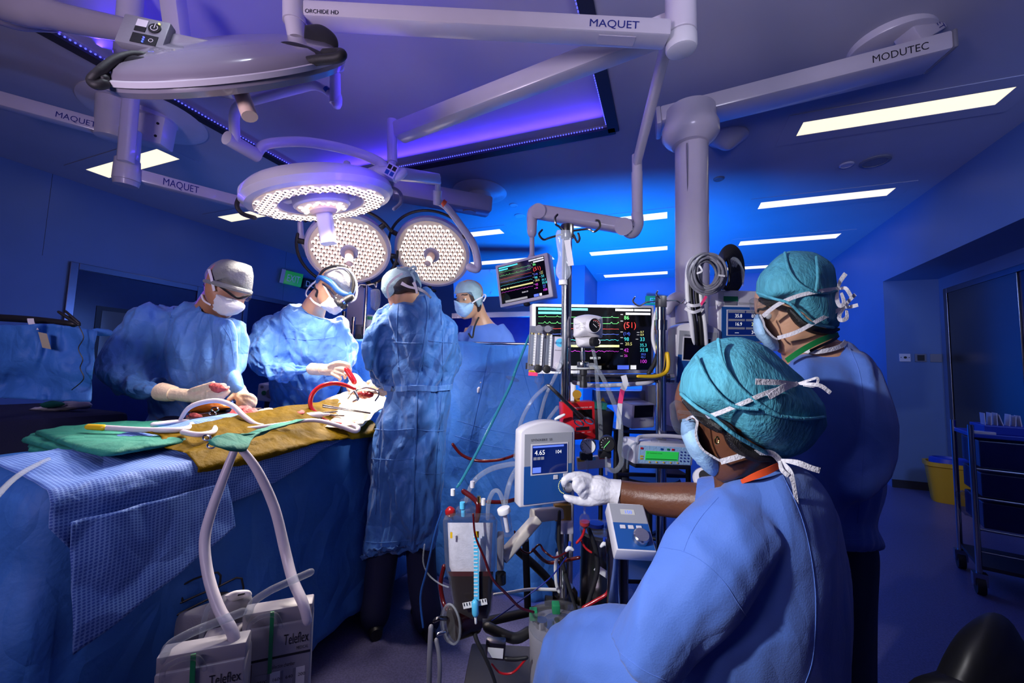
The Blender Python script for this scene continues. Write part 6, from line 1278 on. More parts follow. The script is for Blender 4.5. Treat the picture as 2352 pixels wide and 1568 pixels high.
# tilted lower panel
fl = PF((1399, 1156, 1.13), (1473, 1160, 1.13), (1466, 1262, 1.02)); t = thing('tilted_panel', 'tilted pump panel reading 100 below the outstretched arm', 'control panel', fl.at(.5, 1, -.03))
obj('case', fl.rect(MB(), -.05, -.03, 1.08, 1.03, -.045, 0), 'shell', t, bevel=.004); obj('front_grey', fl.rect(MB(), 0, 0, 1.04, .44, 0, .001), 'panel_grey', t, smooth=False); obj('front_blue', fl.rect(MB(), 0, .44, 1.04, 1, 0, .001), 'panel_blue', t, smooth=False)
obj('display', fl.rect(MB(), .30, .13, .72, .25, .001, .002), 'px_h', t, smooth=False); text('100', 'px_b', fl, .40, .235, fl.h*.08, t, .003, name='readout')
for i in range(3): obj('button', fl.rect(MB(), .18+.24*i, .50, .34+.24*i, .58, .001, .004), 'shell', t, smooth=False, bevel=.001)
obj('dial', MB().lathe(fl.at(.70, .78, 0), fl.n, [(.021, .001), (.021, .018), (.018, .021), (.001, .021)], 32), 'steel', t)
# ---- flow meter block
ff = PF((1219, 747, 1.40), (1272, 750, 1.40), (1217, 850, 1.40)); t = thing('flow_meter', 'clear block of three gas flow tubes with black knobs', 'flow meter', ff.at(.5, 1))
obj('block', slab(ff, .04), 'clear_acrylic', t, smooth=False, bevel=.002); obj('back_plate', ff.rect(MB(), -.02, .0, 1, 1, -.044, -.041), 'cable_grey', t, smooth=False)
for i, u in enumerate((.10, .40, .78)):
    obj('flow_tube', MB().cyl(ff.at(u, .16, .002), ff.at(u, .90, .002), .0055), 'clear_tube', t); obj('scale', ff.rect(MB(), u+.06, .18, u+.17, .88, .001, .002), 'white_ink', t, smooth=False)
    tk = MB(); [ff.rect(tk, u+.07, .2+.06*k, u+.15, .205+.06*k, .002, .0025) for k in range(11)]; obj('scale_marks', tk, 'black_ink', t, smooth=False)
    for v in (.16, .86): obj('brass_fitting', MB().cyl(ff.at(u, v, .0), ff.at(u, v+.04, .0), .007), 'gold', t)
    if i: obj('knob', MB().cyl(ff.at(u, .95, 0), ff.at(u, .95, .03), .0135), 'black', t, bevel=.002); obj('top_knob', MB().cyl(ff.at(u-.05, .06, 0), ff.at(u-.05, .06, .016), .012), 'cable_grey', t)
obj('bracket', ff.rect(MB(), -.1, .85, 1.0, 1.0, -.05, -.044), 'steel', t, smooth=False); obj('water_trap', MB().lathe(ff.at(.5, 1.0, -.01), (0, 0, -1), [(.008, 0), (.016, .012), (.017, .04), (.006, .052), (.003, .07), (.001, .07)], 20), 'clear_acrylic', t)
obj('caution_tag', ff.rect(MB(), .02, 1.0, .42, 1.12, .0, .001), 'pink', t, smooth=False); obj('caution_tag_top', ff.rect(MB(), .02, 1.0, .42, 1.04, .001, .0015), 'yellow', t, smooth=False); text('Caution', 'black_ink', ff, .06, 1.034, .0035, t, .002)
fb = PF((1272, 772, 1.41), (1302, 774, 1.41), (1271, 853, 1.41)); t = thing('gas_blender', 'grey gas blender plate beside the clear flow tubes', 'gas blender', fb.at(.5, 1))
obj('plate', slab(fb, .05), 'enamel_dim', t, bevel=.002); obj('logo', MB().lathe(fb.at(.5, .17, 0), fb.n, [(.015, 0), (.015, .001), (.001, .001)], 24), 'aqua', t); text('SECHRIST', 'navy_ink', fb, .06, .21, .0075, t, .002, width=fb.w*.85)
text('AIR LOW FLOW', 'black_ink', fb, .15, .40, .003, t, .001, width=fb.w*.7); obj('knob', MB().cyl(fb.at(.45, .82, 0), fb.at(.45, .82, .02), .011), 'shell', t)
# ---- vacuum regulator with chamber
fv = PF((1318, 730, 1.34), (1347, 725, 1.32), (1318, 776, 1.34)); rv = thing('vacuum_regulator', 'white vacuum relief regulator with black round gauge and knob', 'regulator', fv.at(.5, 2.0))
fg = PF((1347, 724, 1.32), (1384, 729, 1.36), (1347, 775, 1.32))
obj('case', MB().inflate([(1317, 731), (1330, 725), (1352, 722), (1380, 727), (1384, 735), (1384, 765), (1380, 776), (1350, 773), (1320, 775), (1317, 760)], 1.37, .045, .04, 64, 6), 'shell', rv, angle=60)
obj('lower_case', MB().inflate([(1321, 775), (1350, 773), (1376, 776), (1374, 790), (1362, 798), (1330, 797), (1324, 790)], 1.37, .04, .04, 48, 6), 'shell', rv)
gc = P(1364, 747, 1.325); gn = (fg.n+fw*-.4).normalized(); obj('gauge_bezel', MB().lathe(gc, gn, [(.026, -.01), (.026, .004), (.023, .006), (.023, .003)], 36, False), 'shell', rv); obj('gauge_face', MB().lathe(gc, gn, [(.0235, 0), (.0235, .003), (.001, .003)], 36), 'black', rv)
obj('gauge_scale', MB().tube([gc+gn*.004+up*.017*sin(a)+rt*.017*cos(a) for a in [-.3+i*.35 for i in range(11)]], .0012, 6, 2), 'gauze_red', rv); obj('needle', MB().tube([gc+gn*.0045-rt*.011+up*.011, gc+gn*.0045+rt*.007-up*.007], .0008, 6, 1), 'white_ink', rv)
for i in range(9): a = 3.6-i*.45; obj('tick', MB().tube([gc+gn*.0042+(rt*cos(a)+up*sin(a))*.0125, gc+gn*.0042+(rt*cos(a)+up*sin(a))*.0145], .0007, 6, 1), 'white_ink', rv)
kc = P(1366, 785, 1.33); obj('knob', MB().lathe(kc, gn, [(.0165, -.01), (.0165, .010), (.014, .012), (.001, .012)], 28), 'black', rv); obj('knob_mark', MB().tube([kc+gn*.013+(rt*cos(a)+up*sin(a))*.010 for a in [-.6+.4*i for i in range(5)]], .0016, 6, 2), 'white_ink', rv)
fv2 = PF((1319, 738, 1.322), (1345, 734, 1.318), (1319, 760, 1.322)); text('VACUUM RELIEF VALVE', 'black_ink', fv2, .0, .40, .0042, rv, .004, width=fv2.w*.95); text('PRESET AT 90mmHg', 'black_ink', fv2, .05, .80, .0042, rv, .004, width=fv2.w*.8)
obj('stem', MB().ptube([(1338, 797, 1.37, 4), (1339, 832, 1.37, 4)], 12), 'chrome', rv); obj('nut', MB().cyl(P(1338, 806, 1.37), P(1339, 826, 1.37), .0085), 'steel', rv)
obj('chamber_top', MB().cyl(P(1339, 831, 1.37), P(1339, 843, 1.37), .021), 'steel', rv, bevel=.002); obj('chamber', MB().cyl(P(1340, 843, 1.37), P(1342, 891, 1.37), .0215), 'clear_acrylic', rv); obj('valve_core', MB().lathe(P(1340, 848, 1.37), -up, [(.013, 0), (.013, .018), (.009, .022), (.009, .035), (.013, .04), (.013, .062), (.001, .062)], 24), 'black', rv)
ptube('vacuum_tube', [(1352, 838, 1.35, 4), (1366, 840, 1.34, 4.5), (1385, 868, 1.33, 5), (1408, 920, 1.33, 5.5), (1424, 965, 1.33, 5.5), (1426, 1000, 1.33, 5.5), (1424, 1030, 1.33, 6), (1428, 1060, 1.33, 6), (1415, 1080, 1.33, 6), (1400, 1078, 1.33, 6)], 'clear_tube', 'thick clear tube from the clear chamber down past the black gauge')
ptube('vacuum_tube', [(1360, 795, 1.38, 4), (1368, 830, 1.37, 4), (1372, 880, 1.36, 4.5), (1378, 950, 1.36, 5), (1380, 1010, 1.36, 5)], 'clear_tube', 'second clear tube from the white regulator, behind the red box')
ptube('black_hose', [(1318, 790, 1.40, 6), (1305, 795, 1.42, 6), (1294, 812, 1.42, 6), (1288, 840, 1.4, 5)], 'clear_tube', 'short grey hose between the white regulator and the chrome pole')
# ---- infusion bag on the pole
ib = thing('saline_bottle', 'clear saline bottle hanging from the pole hooks at centre', 'infusion bottle', P(1293, 655, 1.36))
obj('bottle', MB().rows([(528, 1280, 1309, 1.36, .018), (540, 1276, 1312, 1.36, .024), (560, 1278, 1311, 1.36, .022), (590, 1282, 1305, 1.36, .016), (615, 1277, 1310, 1.36, .022), (630, 1277, 1311, 1.36, .024), (642, 1284, 1303, 1.36, .015), (645, 1286, 1301, 1.36, .012)], n=24), 'clear_bag', ib)
obj('port', MB().cyl(P(1293, 643, 1.36), P(1293, 654, 1.36), .0145), 'frost', ib); obj('label', slab(PF((1296, 552, 1.335), (1309, 550, 1.335), (1298, 612, 1.335)), .001), 'paper', ib, smooth=False)
obj('drip_line', MB().ptube([(1293, 654, 1.36, 4), (1295, 690, 1.36, 5), (1297, 740, 1.36, 5), (1296, 780, 1.36, 5), (1290, 830, 1.36, 4.5), (1272, 870, 1.36, 4), (1258, 898, 1.36, 3.5)]), 'clear_tube', ib)
# ---- IV stand behind the surgeons
iv = thing('iv_stand', 'thin chrome drip stand between the two centre surgeons', 'drip stand', V((P(838, 780, 3.0).x, P(838, 780, 3.0).y, 0)))
a = P(843, 655, 3.0); obj('pole', MB().cyl(a, (a.x, a.y, 0), .012), 'chrome', iv); obj('hook', MB().ptube([(842, 656, 3.0, 2.2), (858, 653, 3.0, 2.2), (864, 660, 3.0, 2), (866, 650, 3.0, 2)]), 'chrome', iv); obj('hook', MB().ptube([(842, 656, 3.0, 2.2), (828, 655, 3.0, 2.2), (824, 660, 3.0, 2)]), 'chrome', iv)
obj('base', MB().lathe((a.x, a.y, 0), (0, 0, 1), [(.001, 0), (.2, 0), (.2, .02), (.03, .05), (.001, .05)], 24), 'steel', iv)
tag(obj('infusion_bag', MB().inflate([(851, 666), (862, 663), (873, 668), (874, 695), (868, 712), (858, 712), (851, 700)], 2.98, .035, .03, 40, 8), 'clear_bag', None), 'white labelled infusion bag hanging on the thin drip stand', 'infusion bag')
pu = thing('syringe_pump', 'white pump with green sticker on the drip stand', 'pump', P(850, 750, 3.02)); f = PF((842, 722, 3.02), (868, 724, 3.02), (842, 785, 3.02)); obj('case', slab(f, .1), 'shell', pu, bevel=.008); obj('sticker', f.rect(MB(), .1, .06, .9, .18, 0, .001), 'tape_green', pu, smooth=False); obj('clamp', slab(PF((830, 750, 3.0), (842, 750, 3.0), (830, 768, 3.0)), .04), 'black', pu)
cl_ = thing('anaesthesia_column', 'grey anaesthesia machine column behind the headlamp surgeon', 'anaesthesia machine', V((P(820, 800, 3.3).x, P(820, 800, 3.3).y, 0)))
a, b = P(800, 650, 3.4), P(838, 650, 3.4); obj('cabinet', MB().box(V((a.x, a.y, .2)), V((b.x-a.x, b.y-a.y, 0)), hz*.3, V((0, 0, a.z-.2))), 'enamel_dim', cl_, bevel=.01)
a = P(791, 715, 3.2); obj('rail', MB().cyl(a, (a.x, a.y, .2), .016), 'dark_steel', cl_); a = P(813, 728, 3.2); obj('rail', MB().cyl(a, (a.x, a.y, .2), .015), 'chrome', cl_)
obj('shelf_box', slab(PF((812, 745, 3.25), (836, 745, 3.25), (812, 785, 3.25)), .15), 'cable_grey', cl_, bevel=.008); obj('dial', MB().cyl(P(824, 773, 3.24), P(824, 773, 3.2), .02), 'black', cl_)
# ---- red pressure box, gauges, clamp
fr1 = PF((1293, 926, 1.36), (1366, 922, 1.38), (1297, 1012, 1.36)); t = thing('pressure_box', 'bright red pressure display box on the pole', 'pressure box', fr1.at(.5, 1))
obj('case', slab(fr1, .05), 'red_box', t, bevel=.003); obj('display', fr1.rect(MB(), .30, .20, .90, .46, 0, .001), 'screen_black', t, smooth=False); obj('display', fr1.rect(MB(), .38, .66, .80, .75, 0, .001), 'screen_black', t, smooth=False); text('PRESSURE DISPLAY BOX - 6000', 'white_ink', fr1, .30, .155, .0042, t, .001, width=fr1.w*.6)
for i, s_ in enumerate(('ALARM', 'RESET', 'FLOW')): text(s_, 'white_ink', fr1, .38+.18*i, .82, .003, t, .001)
obj('yellow_tag', MB().lathe(P(1325, 905, 1.40), -fw, [(.0155, 0), (.0155, .006), (.001, .006)], 24), 'brown_yellow', t); obj('tag_stem', slab(PF((1319, 912, 1.40), (1332, 912, 1.40), (1320, 926, 1.40)), .006), 'brown_yellow', t)
obj('stopcock', MB().ptube([(1296, 952, 1.33, 3), (1284, 958, 1.33, 4), (1276, 962, 1.33, 3)]), 'white_ink', t)
for (x_, y_, mface, mb_, lab) in ((1351, 1024, 'white_ink', 'chrome', 'round gauge with white face below the red box'), (1394, 1019, 'black', 'black', 'round gauge with black face right of the white one')):
    g = thing('pressure_gauge', lab, 'gauge', P(x_, y_+34, 1.34), 'pressure gauges on the pump'); c = P(x_, y_, 1.33); n = (-fw+lat*-.25).normalized()
    obj('case', MB().lathe(c, n, [(.001, -.03), (.024, -.03), (.026, -.005), (.026, .004), (.0235, .006), (.0235, .002)], 36, False), mb_, g); obj('face', MB().lathe(c, n, [(.0236, 0), (.0236, .002), (.001, .002)], 32), mface, g)
    obj('needle', MB().tube([c+n*.004-rt*.010+up*.012*(1 if mface == 'white_ink' else -1), c+n*.004+rt*.009-up*.010*(1 if mface == 'white_ink' else -1)], .0009, 6, 1), 'black_ink' if mface == 'white_ink' else 'px_g', g)
    for i in range(12): a = 4.2-i*.46; obj('tick', MB().tube([c+n*.003+(rt*cos(a)+up*sin(a))*.0175, c+n*.003+(rt*cos(a)+up*sin(a))*.0205], .0007, 6, 1), 'black_ink' if mface == 'white_ink' else 'white_ink', g)
    obj('valve_body', slab(PF((x_-17, y_+17, 1.35), (x_+11, y_+17, 1.35), (x_-17, y_+34, 1.35)), .03), 'black', g, bevel=.004); obj('stem', MB().ptube([(x_-2, y_+32, 1.34, 2.5), (x_-1, y_+70, 1.34, 2.5)]), 'clear_tube', g)
pl_ = thing('label_plate', 'white plate with small stickers below the two gauges', 'plate', P(1360, 1070, 1.40)); f = PF((1325, 1052, 1.40), (1402, 1045, 1.40), (1327, 1080, 1.40)); obj('plate', slab(f, .02), 'shell', pl_, bevel=.003)
obj('sticker', f.rect(MB(), .02, .0, .22, .3, 0, .001), 'yellow', pl_, smooth=False); obj('sticker', f.rect(MB(), .32, .0, .55, .28, 0, .001), 'aqua', pl_, smooth=False); obj('sticker', f.rect(MB(), .66, -.05, .98, .25, 0, .001), 'orange', pl_, smooth=False)
cp_ = thing('tubing_clamp', 'long steel tubing clamp with ring handles across the red box', 'clamp', P(1300, 920, 1.30))
for d in (0, 3): obj('arm', MB().ptube([(1258+d, 884, 1.31, 2.5), (1280+d, 905, 1.30, 3.2), (1300+d*2, 925+d, 1.30, 3), (1332+d*3, 958, 1.29, 2.2)]), 'dark_steel', cp_)
for x_, y_, r_ in ((1330, 971, 10), (1352, 966, 10)): obj('ring_handle', MB().tube([P(x_+r_*cos(a)*1.05, y_+r_*.62*sin(a)+(r_*.4*cos(a)), 1.29) for a in [i*.7 for i in range(10)]], .0026, 8, 2), 'chrome', cp_)
# ---- infusion pump
fp = PF((1466, 1022, 1.40), (1590, 1028, 1.46), (1466, 1064, 1.40)); t = thing('infusion_pump', 'white infusion pump with bright green display and keypad', 'pump', fp.at(.5, 1))
obj('case', fp.rect(MB(), -.04, -.18, 1.04, 1.05, -.09, 0), 'shell', t, bevel=.006); obj('front_panel', fp.rect(MB(), .02, .0, .99, .98, 0, .0015), 'mask_blue', t, smooth=False, bevel=.0005); obj('display', fp.rect(MB(), .14, .28, .74, .78, .0015, .003), 'screen_green', t, smooth=False)
text('ST THOMAS 315mL', 'black_ink', fp, .16, .42, .0035, t, .0035, width=fp.w*.28); obj('display_line', fp.rect(MB(), .15, .70, .72, .735, .003, .0035), 'black_ink', t, smooth=False)
for i in range(12): u, v = .79+.07*(i % 3), .26+.17*(i//3); obj('key', MB().cyl(fp.at(u, v, .001), fp.at(u, v, .004), .0025), 'navy_ink', t)
for i in range(5): obj('soft_key', MB().cyl(fp.at(.22+.13*i, .89, .001), fp.at(.22+.13*i, .89, .004), .0028), 'yellow', t)
for u, m in ((.06, 'red_box'), (.42, 'panel_blue'), (.54, 'tape_green'), (.63, 'red_box')): obj('key', fp.rect(MB(), u-.02, .10, u+.02, .20, .0015, .004), m, t, smooth=False)
for v in (.55, .68): obj('lamp', fp.rect(MB(), .05, v, .10, v+.07, .0015, .003), 'yellow', t, smooth=False)
obj('handle', MB().ptube([(1463, 1016, 1.40, 4), (1466, 1005, 1.41, 4.5), (1485, 1001, 1.43, 4.5), (1540, 1001, 1.46, 4.5), (1588, 1006, 1.48, 4.5)]), 'shell', t); obj('base', fp.rect(MB(), .0, 1.05, 1.02, 1.28, -.085, -.005), 'black', t, bevel=.003); obj('syringe_barrel', MB().ptube([(1500, 1012, 1.43, 5), (1570, 1014, 1.46, 5)]), 'clear_acrylic', t)
ptube('pump_line', [(1466, 1016, 1.4, 2), (1450, 1022, 1.38, 2), (1442, 1045, 1.36, 2), (1440, 1075, 1.35, 2)], 'clear_tube', 'thin clear line leaving the green display pump at left')
# ---- reservoir
rs = thing('blood_reservoir', 'clear blood reservoir with frosted filter above dark blood', 'reservoir', P(1080, 1430, 1.22))
def rbox(rows_, n=28, e=5): return MB().rows(rows_, n=n, e=e, k=1)
obj('housing', rbox([(1186, 1022, 1136, 1.22, .060), (1194, 1017, 1143, 1.22, .066), (1215, 1018, 1142, 1.22, .064), (1300, 1022, 1138, 1.22, .062), (1330, 1030, 1134, 1.22, .06), (1400, 1042, 1130, 1.22, .055), (1420, 1052, 1122, 1.22, .045), (1428, 1062, 1112, 1.22, .03)]), 'clear_acrylic', rs)
obj('filter', rbox([(1200, 1028, 1132, 1.22, .050), (1300, 1032, 1128, 1.22, .05), (1322, 1040, 1124, 1.22, .048)]), 'frost', rs); obj('blood', rbox([(1322, 1034, 1132, 1.22, .056), (1335, 1036, 1132, 1.22, .056), (1400, 1045, 1127, 1.22, .05), (1420, 1055, 1120, 1.22, .04)]), 'dark_blood', rs); obj('blood_film', rbox([(1312, 1029, 1133, 1.22, .058), (1323, 1033, 1132, 1.22, .057)]), 'tube_dark_red', rs)
obj('lid', rbox([(1178, 1026, 1130, 1.22, .055), (1186, 1020, 1138, 1.22, .066), (1193, 1020, 1138, 1.22, .066)]), 'clear_acrylic', rs)
fs = PF((1088, 1226, 1.145), (1100, 1226, 1.145), (1086, 1380, 1.15)); obj('scale_strip', slab(fs, .001), 'aqua', rs, smooth=False); tk = MB(); [fs.rect(tk, .0, .03+.055*i, .75, .045+.055*i, .001, .0016) for i in range(17)]; obj('scale_marks', tk, 'white_ink', rs, smooth=False); obj('yellow_mark', slab(PF((1090, 1220, 1.142), (1100, 1220, 1.142), (1090, 1234, 1.142)), .001), 'yellow', rs, smooth=False); obj('yellow_mark', slab(PF((1034, 1222, 1.15), (1039, 1222, 1.15), (1034, 1236, 1.15)), .001), 'yellow', rs, smooth=False)
fs = PF((1062, 1385, 1.15), (1117, 1374, 1.15), (1062, 1399, 1.15)); obj('barcode_label', slab(fs, .001), 'white_ink', rs, smooth=False); tk = MB(); [fs.rect(tk, .05+.11*i, .0, .08+.11*i, .5, .001, .0016) for i in range(9)]; obj('barcode', tk, 'black_ink', rs, smooth=False)
obj('temperature_probe', MB().ptube([(1091, 1384, 1.14, 8), (1092, 1408, 1.14, 8)]), 'aqua', rs); obj('probe_tail', MB().ptube([(1092, 1412, 1.14, 3), (1093, 1430, 1.14, 3)]), 'white_ink', rs)
for x_, y_, m, r_ in ((1062, 1160, 'aqua', 6), (1064, 1178, 'aqua', 5), (1038, 1186, 'panel_blue', 4), (1100, 1146, 'gold', 4), (1110, 1152, 'white_ink', 5), (1040, 1130, 'white_ink', 5), (1085, 1112, 'paper', 5)): obj('port_cap', MB().cyl(P(x_, y_-7, 1.2), P(x_, y_+7, 1.2), r_*1.2/F), m, rs)
obj('blood_port', MB().inflate([(1022, 1172), (1032, 1162), (1045, 1168), (1046, 1182), (1034, 1188), (1024, 1183)], 1.18, .014, .014, 32, 6), 'blood', rs); obj('inlet_tube', MB().ptube([(1095, 1195, 1.2, 6), (1099, 1160, 1.2, 6.5), (1085, 1142, 1.22, 6), (1065, 1128, 1.24, 6)]), 'tube_dark_red', rs)
obj('turret', MB().lathe(P(1070, 1178, 1.22), up, [(.030, 0), (.03, .015), (.018, .022), (.018, .04), (.001, .04)], 24), 'clear_acrylic', rs)
ptube('filter_hose', [(1120, 1190, 1.2, 4.5), (1122, 1155, 1.2, 5), (1132, 1130, 1.2, 5), (1145, 1128, 1.19, 5), (1155, 1150, 1.18, 5), (1158, 1165, 1.18, 5)], 'clear_tube', 'bent clear hose from the reservoir lid to the small filter')
ft_ = thing('gas_filter', 'small clear cylinder filter with white cap beside the reservoir', 'filter', P(1165, 1230, 1.15)); obj('cap', MB().cyl(P(1156, 1166, 1.15), P(1159, 1178, 1.15), 15*1.15/F), 'white_ink', ft_, bevel=.002); obj('body', MB().cyl(P(1159, 1178, 1.15), P(1168, 1228, 1.15), 12.5*1.15/F, 11*1.15/F), 'clear_acrylic', ft_); obj('core', MB().cyl(P(1160, 1184, 1.15), P(1166, 1220, 1.15), 5*1.15/F), 'frost', ft_)
ho = thing('reservoir_holder', 'cream angled arm with grey clamp holding the reservoir', 'holder arm', P(1200, 1240, 1.3))
obj('arm', MB().tube([P(1160, 1282, 1.22), P(1178, 1262, 1.24), P(1225, 1205, 1.3), P(1245, 1184, 1.33), P(1292, 1178, 1.38)], .0, 4, 1) if False else MB().beam(P(1152, 1282, 1.24), P(1232, 1192, 1.32), .03, .05, fw, 3), 'arm_cream', ho); obj('arm', MB().beam(P(1222, 1184, 1.32), P(1296, 1176, 1.39), .03, .042, (0, 0, 1), 3), 'arm_cream', ho)
obj('clamp', slab(PF((1141, 1236, 1.2), (1157, 1236, 1.2), (1141, 1312, 1.2)), .05), 'cable_grey', ho, bevel=.005); obj('clamp_knob', MB().cyl(P(1150, 1316, 1.2), P(1150, 1338, 1.2), .016), 'black', ho); obj('yellow_block', slab(PF((1274, 1160, 1.37), (1313, 1160, 1.37), (1274, 1198, 1.37)), .05), 'brown_yellow', ho, bevel=.004); obj('joint', slab(PF((1285, 1198, 1.36), (1318, 1198, 1.36), (1285, 1228, 1.36)), .06), 'enamel_dim', ho, bevel=.006)
# oxygenator below, roller pump, canister
ox = thing('oxygenator', 'clear disc faced oxygenator filled with dark blood near the floor', 'oxygenator', P(1045, 1470, 1.2)); c = P(1036, 1432, 1.18); n = (-lat*.75-fw*.6+V((0, 0, .1))).normalized()
obj('disc', MB().lathe(c, n, [(.001, .014), (.045, .012), (.050, .004), (.050, -.006), (.045, -.01), (.001, -.01)], 40), 'clear_acrylic', ox); obj('body', MB().lathe(c, n, [(.046, -.01), (.048, -.08), (.03, -.09), (.001, -.09)], 32), 'dark_blood', ox); obj('rim', ring(c, n, .050, .003), 'clear_tube', ox)
obj('port', MB().ptube([(1025, 1420, 1.16, 5), (1008, 1420, 1.14, 5), (998, 1425, 1.14, 5)]), 'dark_steel', ox); obj('port', MB().ptube([(1022, 1450, 1.15, 4), (1006, 1456, 1.14, 4)]), 'steel', ox)
ptube('braided_hose', [(990, 1440, 1.14, 6), (988, 1480, 1.13, 6), (986, 1540, 1.12, 6), (985, 1640, 1.12, 6)], 'cable_grey', 'left grey braided water hose at the bottom edge', 'hose', 'braided hoses'); ptube('braided_hose', [(1002, 1470, 1.14, 5), (1008, 1500, 1.13, 5), (1010, 1545, 1.12, 5), (1005, 1640, 1.12, 5)], 'cable_grey', 'right grey braided water hose at the bottom edge', 'hose', 'braided hoses')
rp = thing('roller_pump', 'round roller pump under a clear lid beside the seated knee', 'roller pump', P(1290, 1500, 1.25))
def drum(y0, y1, m, k=1., nm='drum'):
    return obj(nm, MB().rows([(y0, 1287-73*k, 1287+73*k, 1.26, .10*k), (y1, 1287-68*k, 1287+68*k, 1.26, .094*k)], n=40, e=2.2, k=2), m, rp)
top = P(1287, 1440, 1.26); obj('drum', MB().lathe(top, (0, 0, -1), [(.001, 0), (.098, 0), (.1, .01), (.095, .06), (.09, .2), (.001, .2)], 44), 'cable_grey', rp); obj('lid', MB().lathe(top+V((0, 0, .035)), (0, 0, -1), [(.001, 0), (.088, 0), (.1, .006), (.1, .034), (.097, .034)], 44, False), 'clear_acrylic', rp); obj('rotor', MB().lathe(top+V((0, 0, .002)), (0, 0, 1), [(.055, 0), (.055, .012), (.02, .014), (.02, .02), (.001, .02)], 32), 'steel', rp)
for a in (.4, .4+pi): q = top+V((cos(a)*.06, sin(a)*.06, 0)); obj('roller', MB().cyl(q, q+V((0, 0, .022)), .018), 'chrome', rp)
for x_, y_ in ((1278, 1402), (1226, 1417)): obj('green_clip', slab(PF((x_-9, y_-10, 1.27), (x_+9, y_-10, 1.27), (x_-9, y_+10, 1.27)), .03), 'tape_green', rp, bevel=.003)
obj('base_column', MB().cyl(top+V((0, 0, -.2)), V((top.x, top.y, .05)), .06), 'dark', rp)
ca = thing('steel_canister', 'large dark steel canister on the pump base behind the poles', 'canister', V((P(1385, 1390, 1.5).x, P(1385, 1390, 1.5).y, .1))); tcn = P(1388, 1215, 1.45); obj('body', MB().cyl(tcn, V((tcn.x, tcn.y, .35)), .085), 'dark_steel', ca); obj('rim', MB().lathe(tcn, (0, 0, 1), [(.084, -.01), (.088, -.01), (.088, .004), (.08, .006), (.001, .006)], 36), 'clear_acrylic', ca); obj('barcode_label', slab(PF((1372, 1296, 1.33), (1402, 1316, 1.33), (1372, 1314, 1.33)), .001), 'white_ink', ca, smooth=False)
for q in ((-.03, .0), (.03, .01)): obj('blue_lid', MB().cyl(tcn+V((q[0], q[1], .006)), tcn+V((q[0], q[1], .018)), .028), 'tray_blue', ca)
obj('stand', MB().cyl(V((tcn.x, tcn.y, .35)), V((tcn.x, tcn.y, .05)), .05), 'dark', ca)
bc = thing('bubble_trap', 'little clear drip chamber half full of red blood', 'drip chamber', P(1343, 1210, 1.25)); obj('chamber', MB().lathe(P(1343, 1180, 1.25), -up, [(.004, -.002), (.012, .004), (.0165, .014), (.0165, .032), (.008, .042), (.004, .046)], 24), 'clear_acrylic', bc); obj('blood', MB().lathe(P(1343, 1197, 1.25), -up, [(.001, 0), (.0155, 0), (.0155, .010), (.007, .019), (.001, .02)], 24), 'blood', bc); obj('drip_line', MB().ptube([(1343, 1178, 1.25, 2.5), (1342, 1150, 1.26, 2.5)]), 'clear_tube', bc); obj('outlet_line', MB().ptube([(1343, 1212, 1.25, 3), (1338, 1230, 1.25, 3), (1325, 1246, 1.25, 3)]), 'tube_red', bc)
for x_, y_, lab in ((1308, 1258, 'white stopcock with blue cap on the red loop, left one'), (1388, 1248, 'white stopcock with blue cap beside the steel collar')): t = thing('stopcock', lab, 'stopcock', P(x_, y_, 1.2), 'stopcocks'); obj('body', MB().ptube([(x_-7, y_+6, 1.2, 3.5), (x_, y_, 1.2, 5), (x_+8, y_+4, 1.2, 3.5)]), 'white_ink', t); obj('cap', MB().cyl(P(x_, y_-6, 1.2), P(x_+1, y_-14, 1.2), .0045), 'tray_blue', t)
db = thing('pump_tag_box', 'small grey box with printed plate near the floor', 'junction box', P(1138, 1515, 1.2)); f = PF((1116, 1476, 1.2), (1162, 1480, 1.2), (1113, 1514, 1.2)); obj('case', slab(f, .03), 'dark_steel', db, bevel=.003); obj('plate', f.rect(MB(), .12, .25, .9, .85, 0, .001), 'cable_white', db, smooth=False); obj('plug', MB().ptube([(1162, 1512, 1.2, 5), (1185, 1513, 1.2, 5), (1210, 1510, 1.2, 4)]), 'black', db)
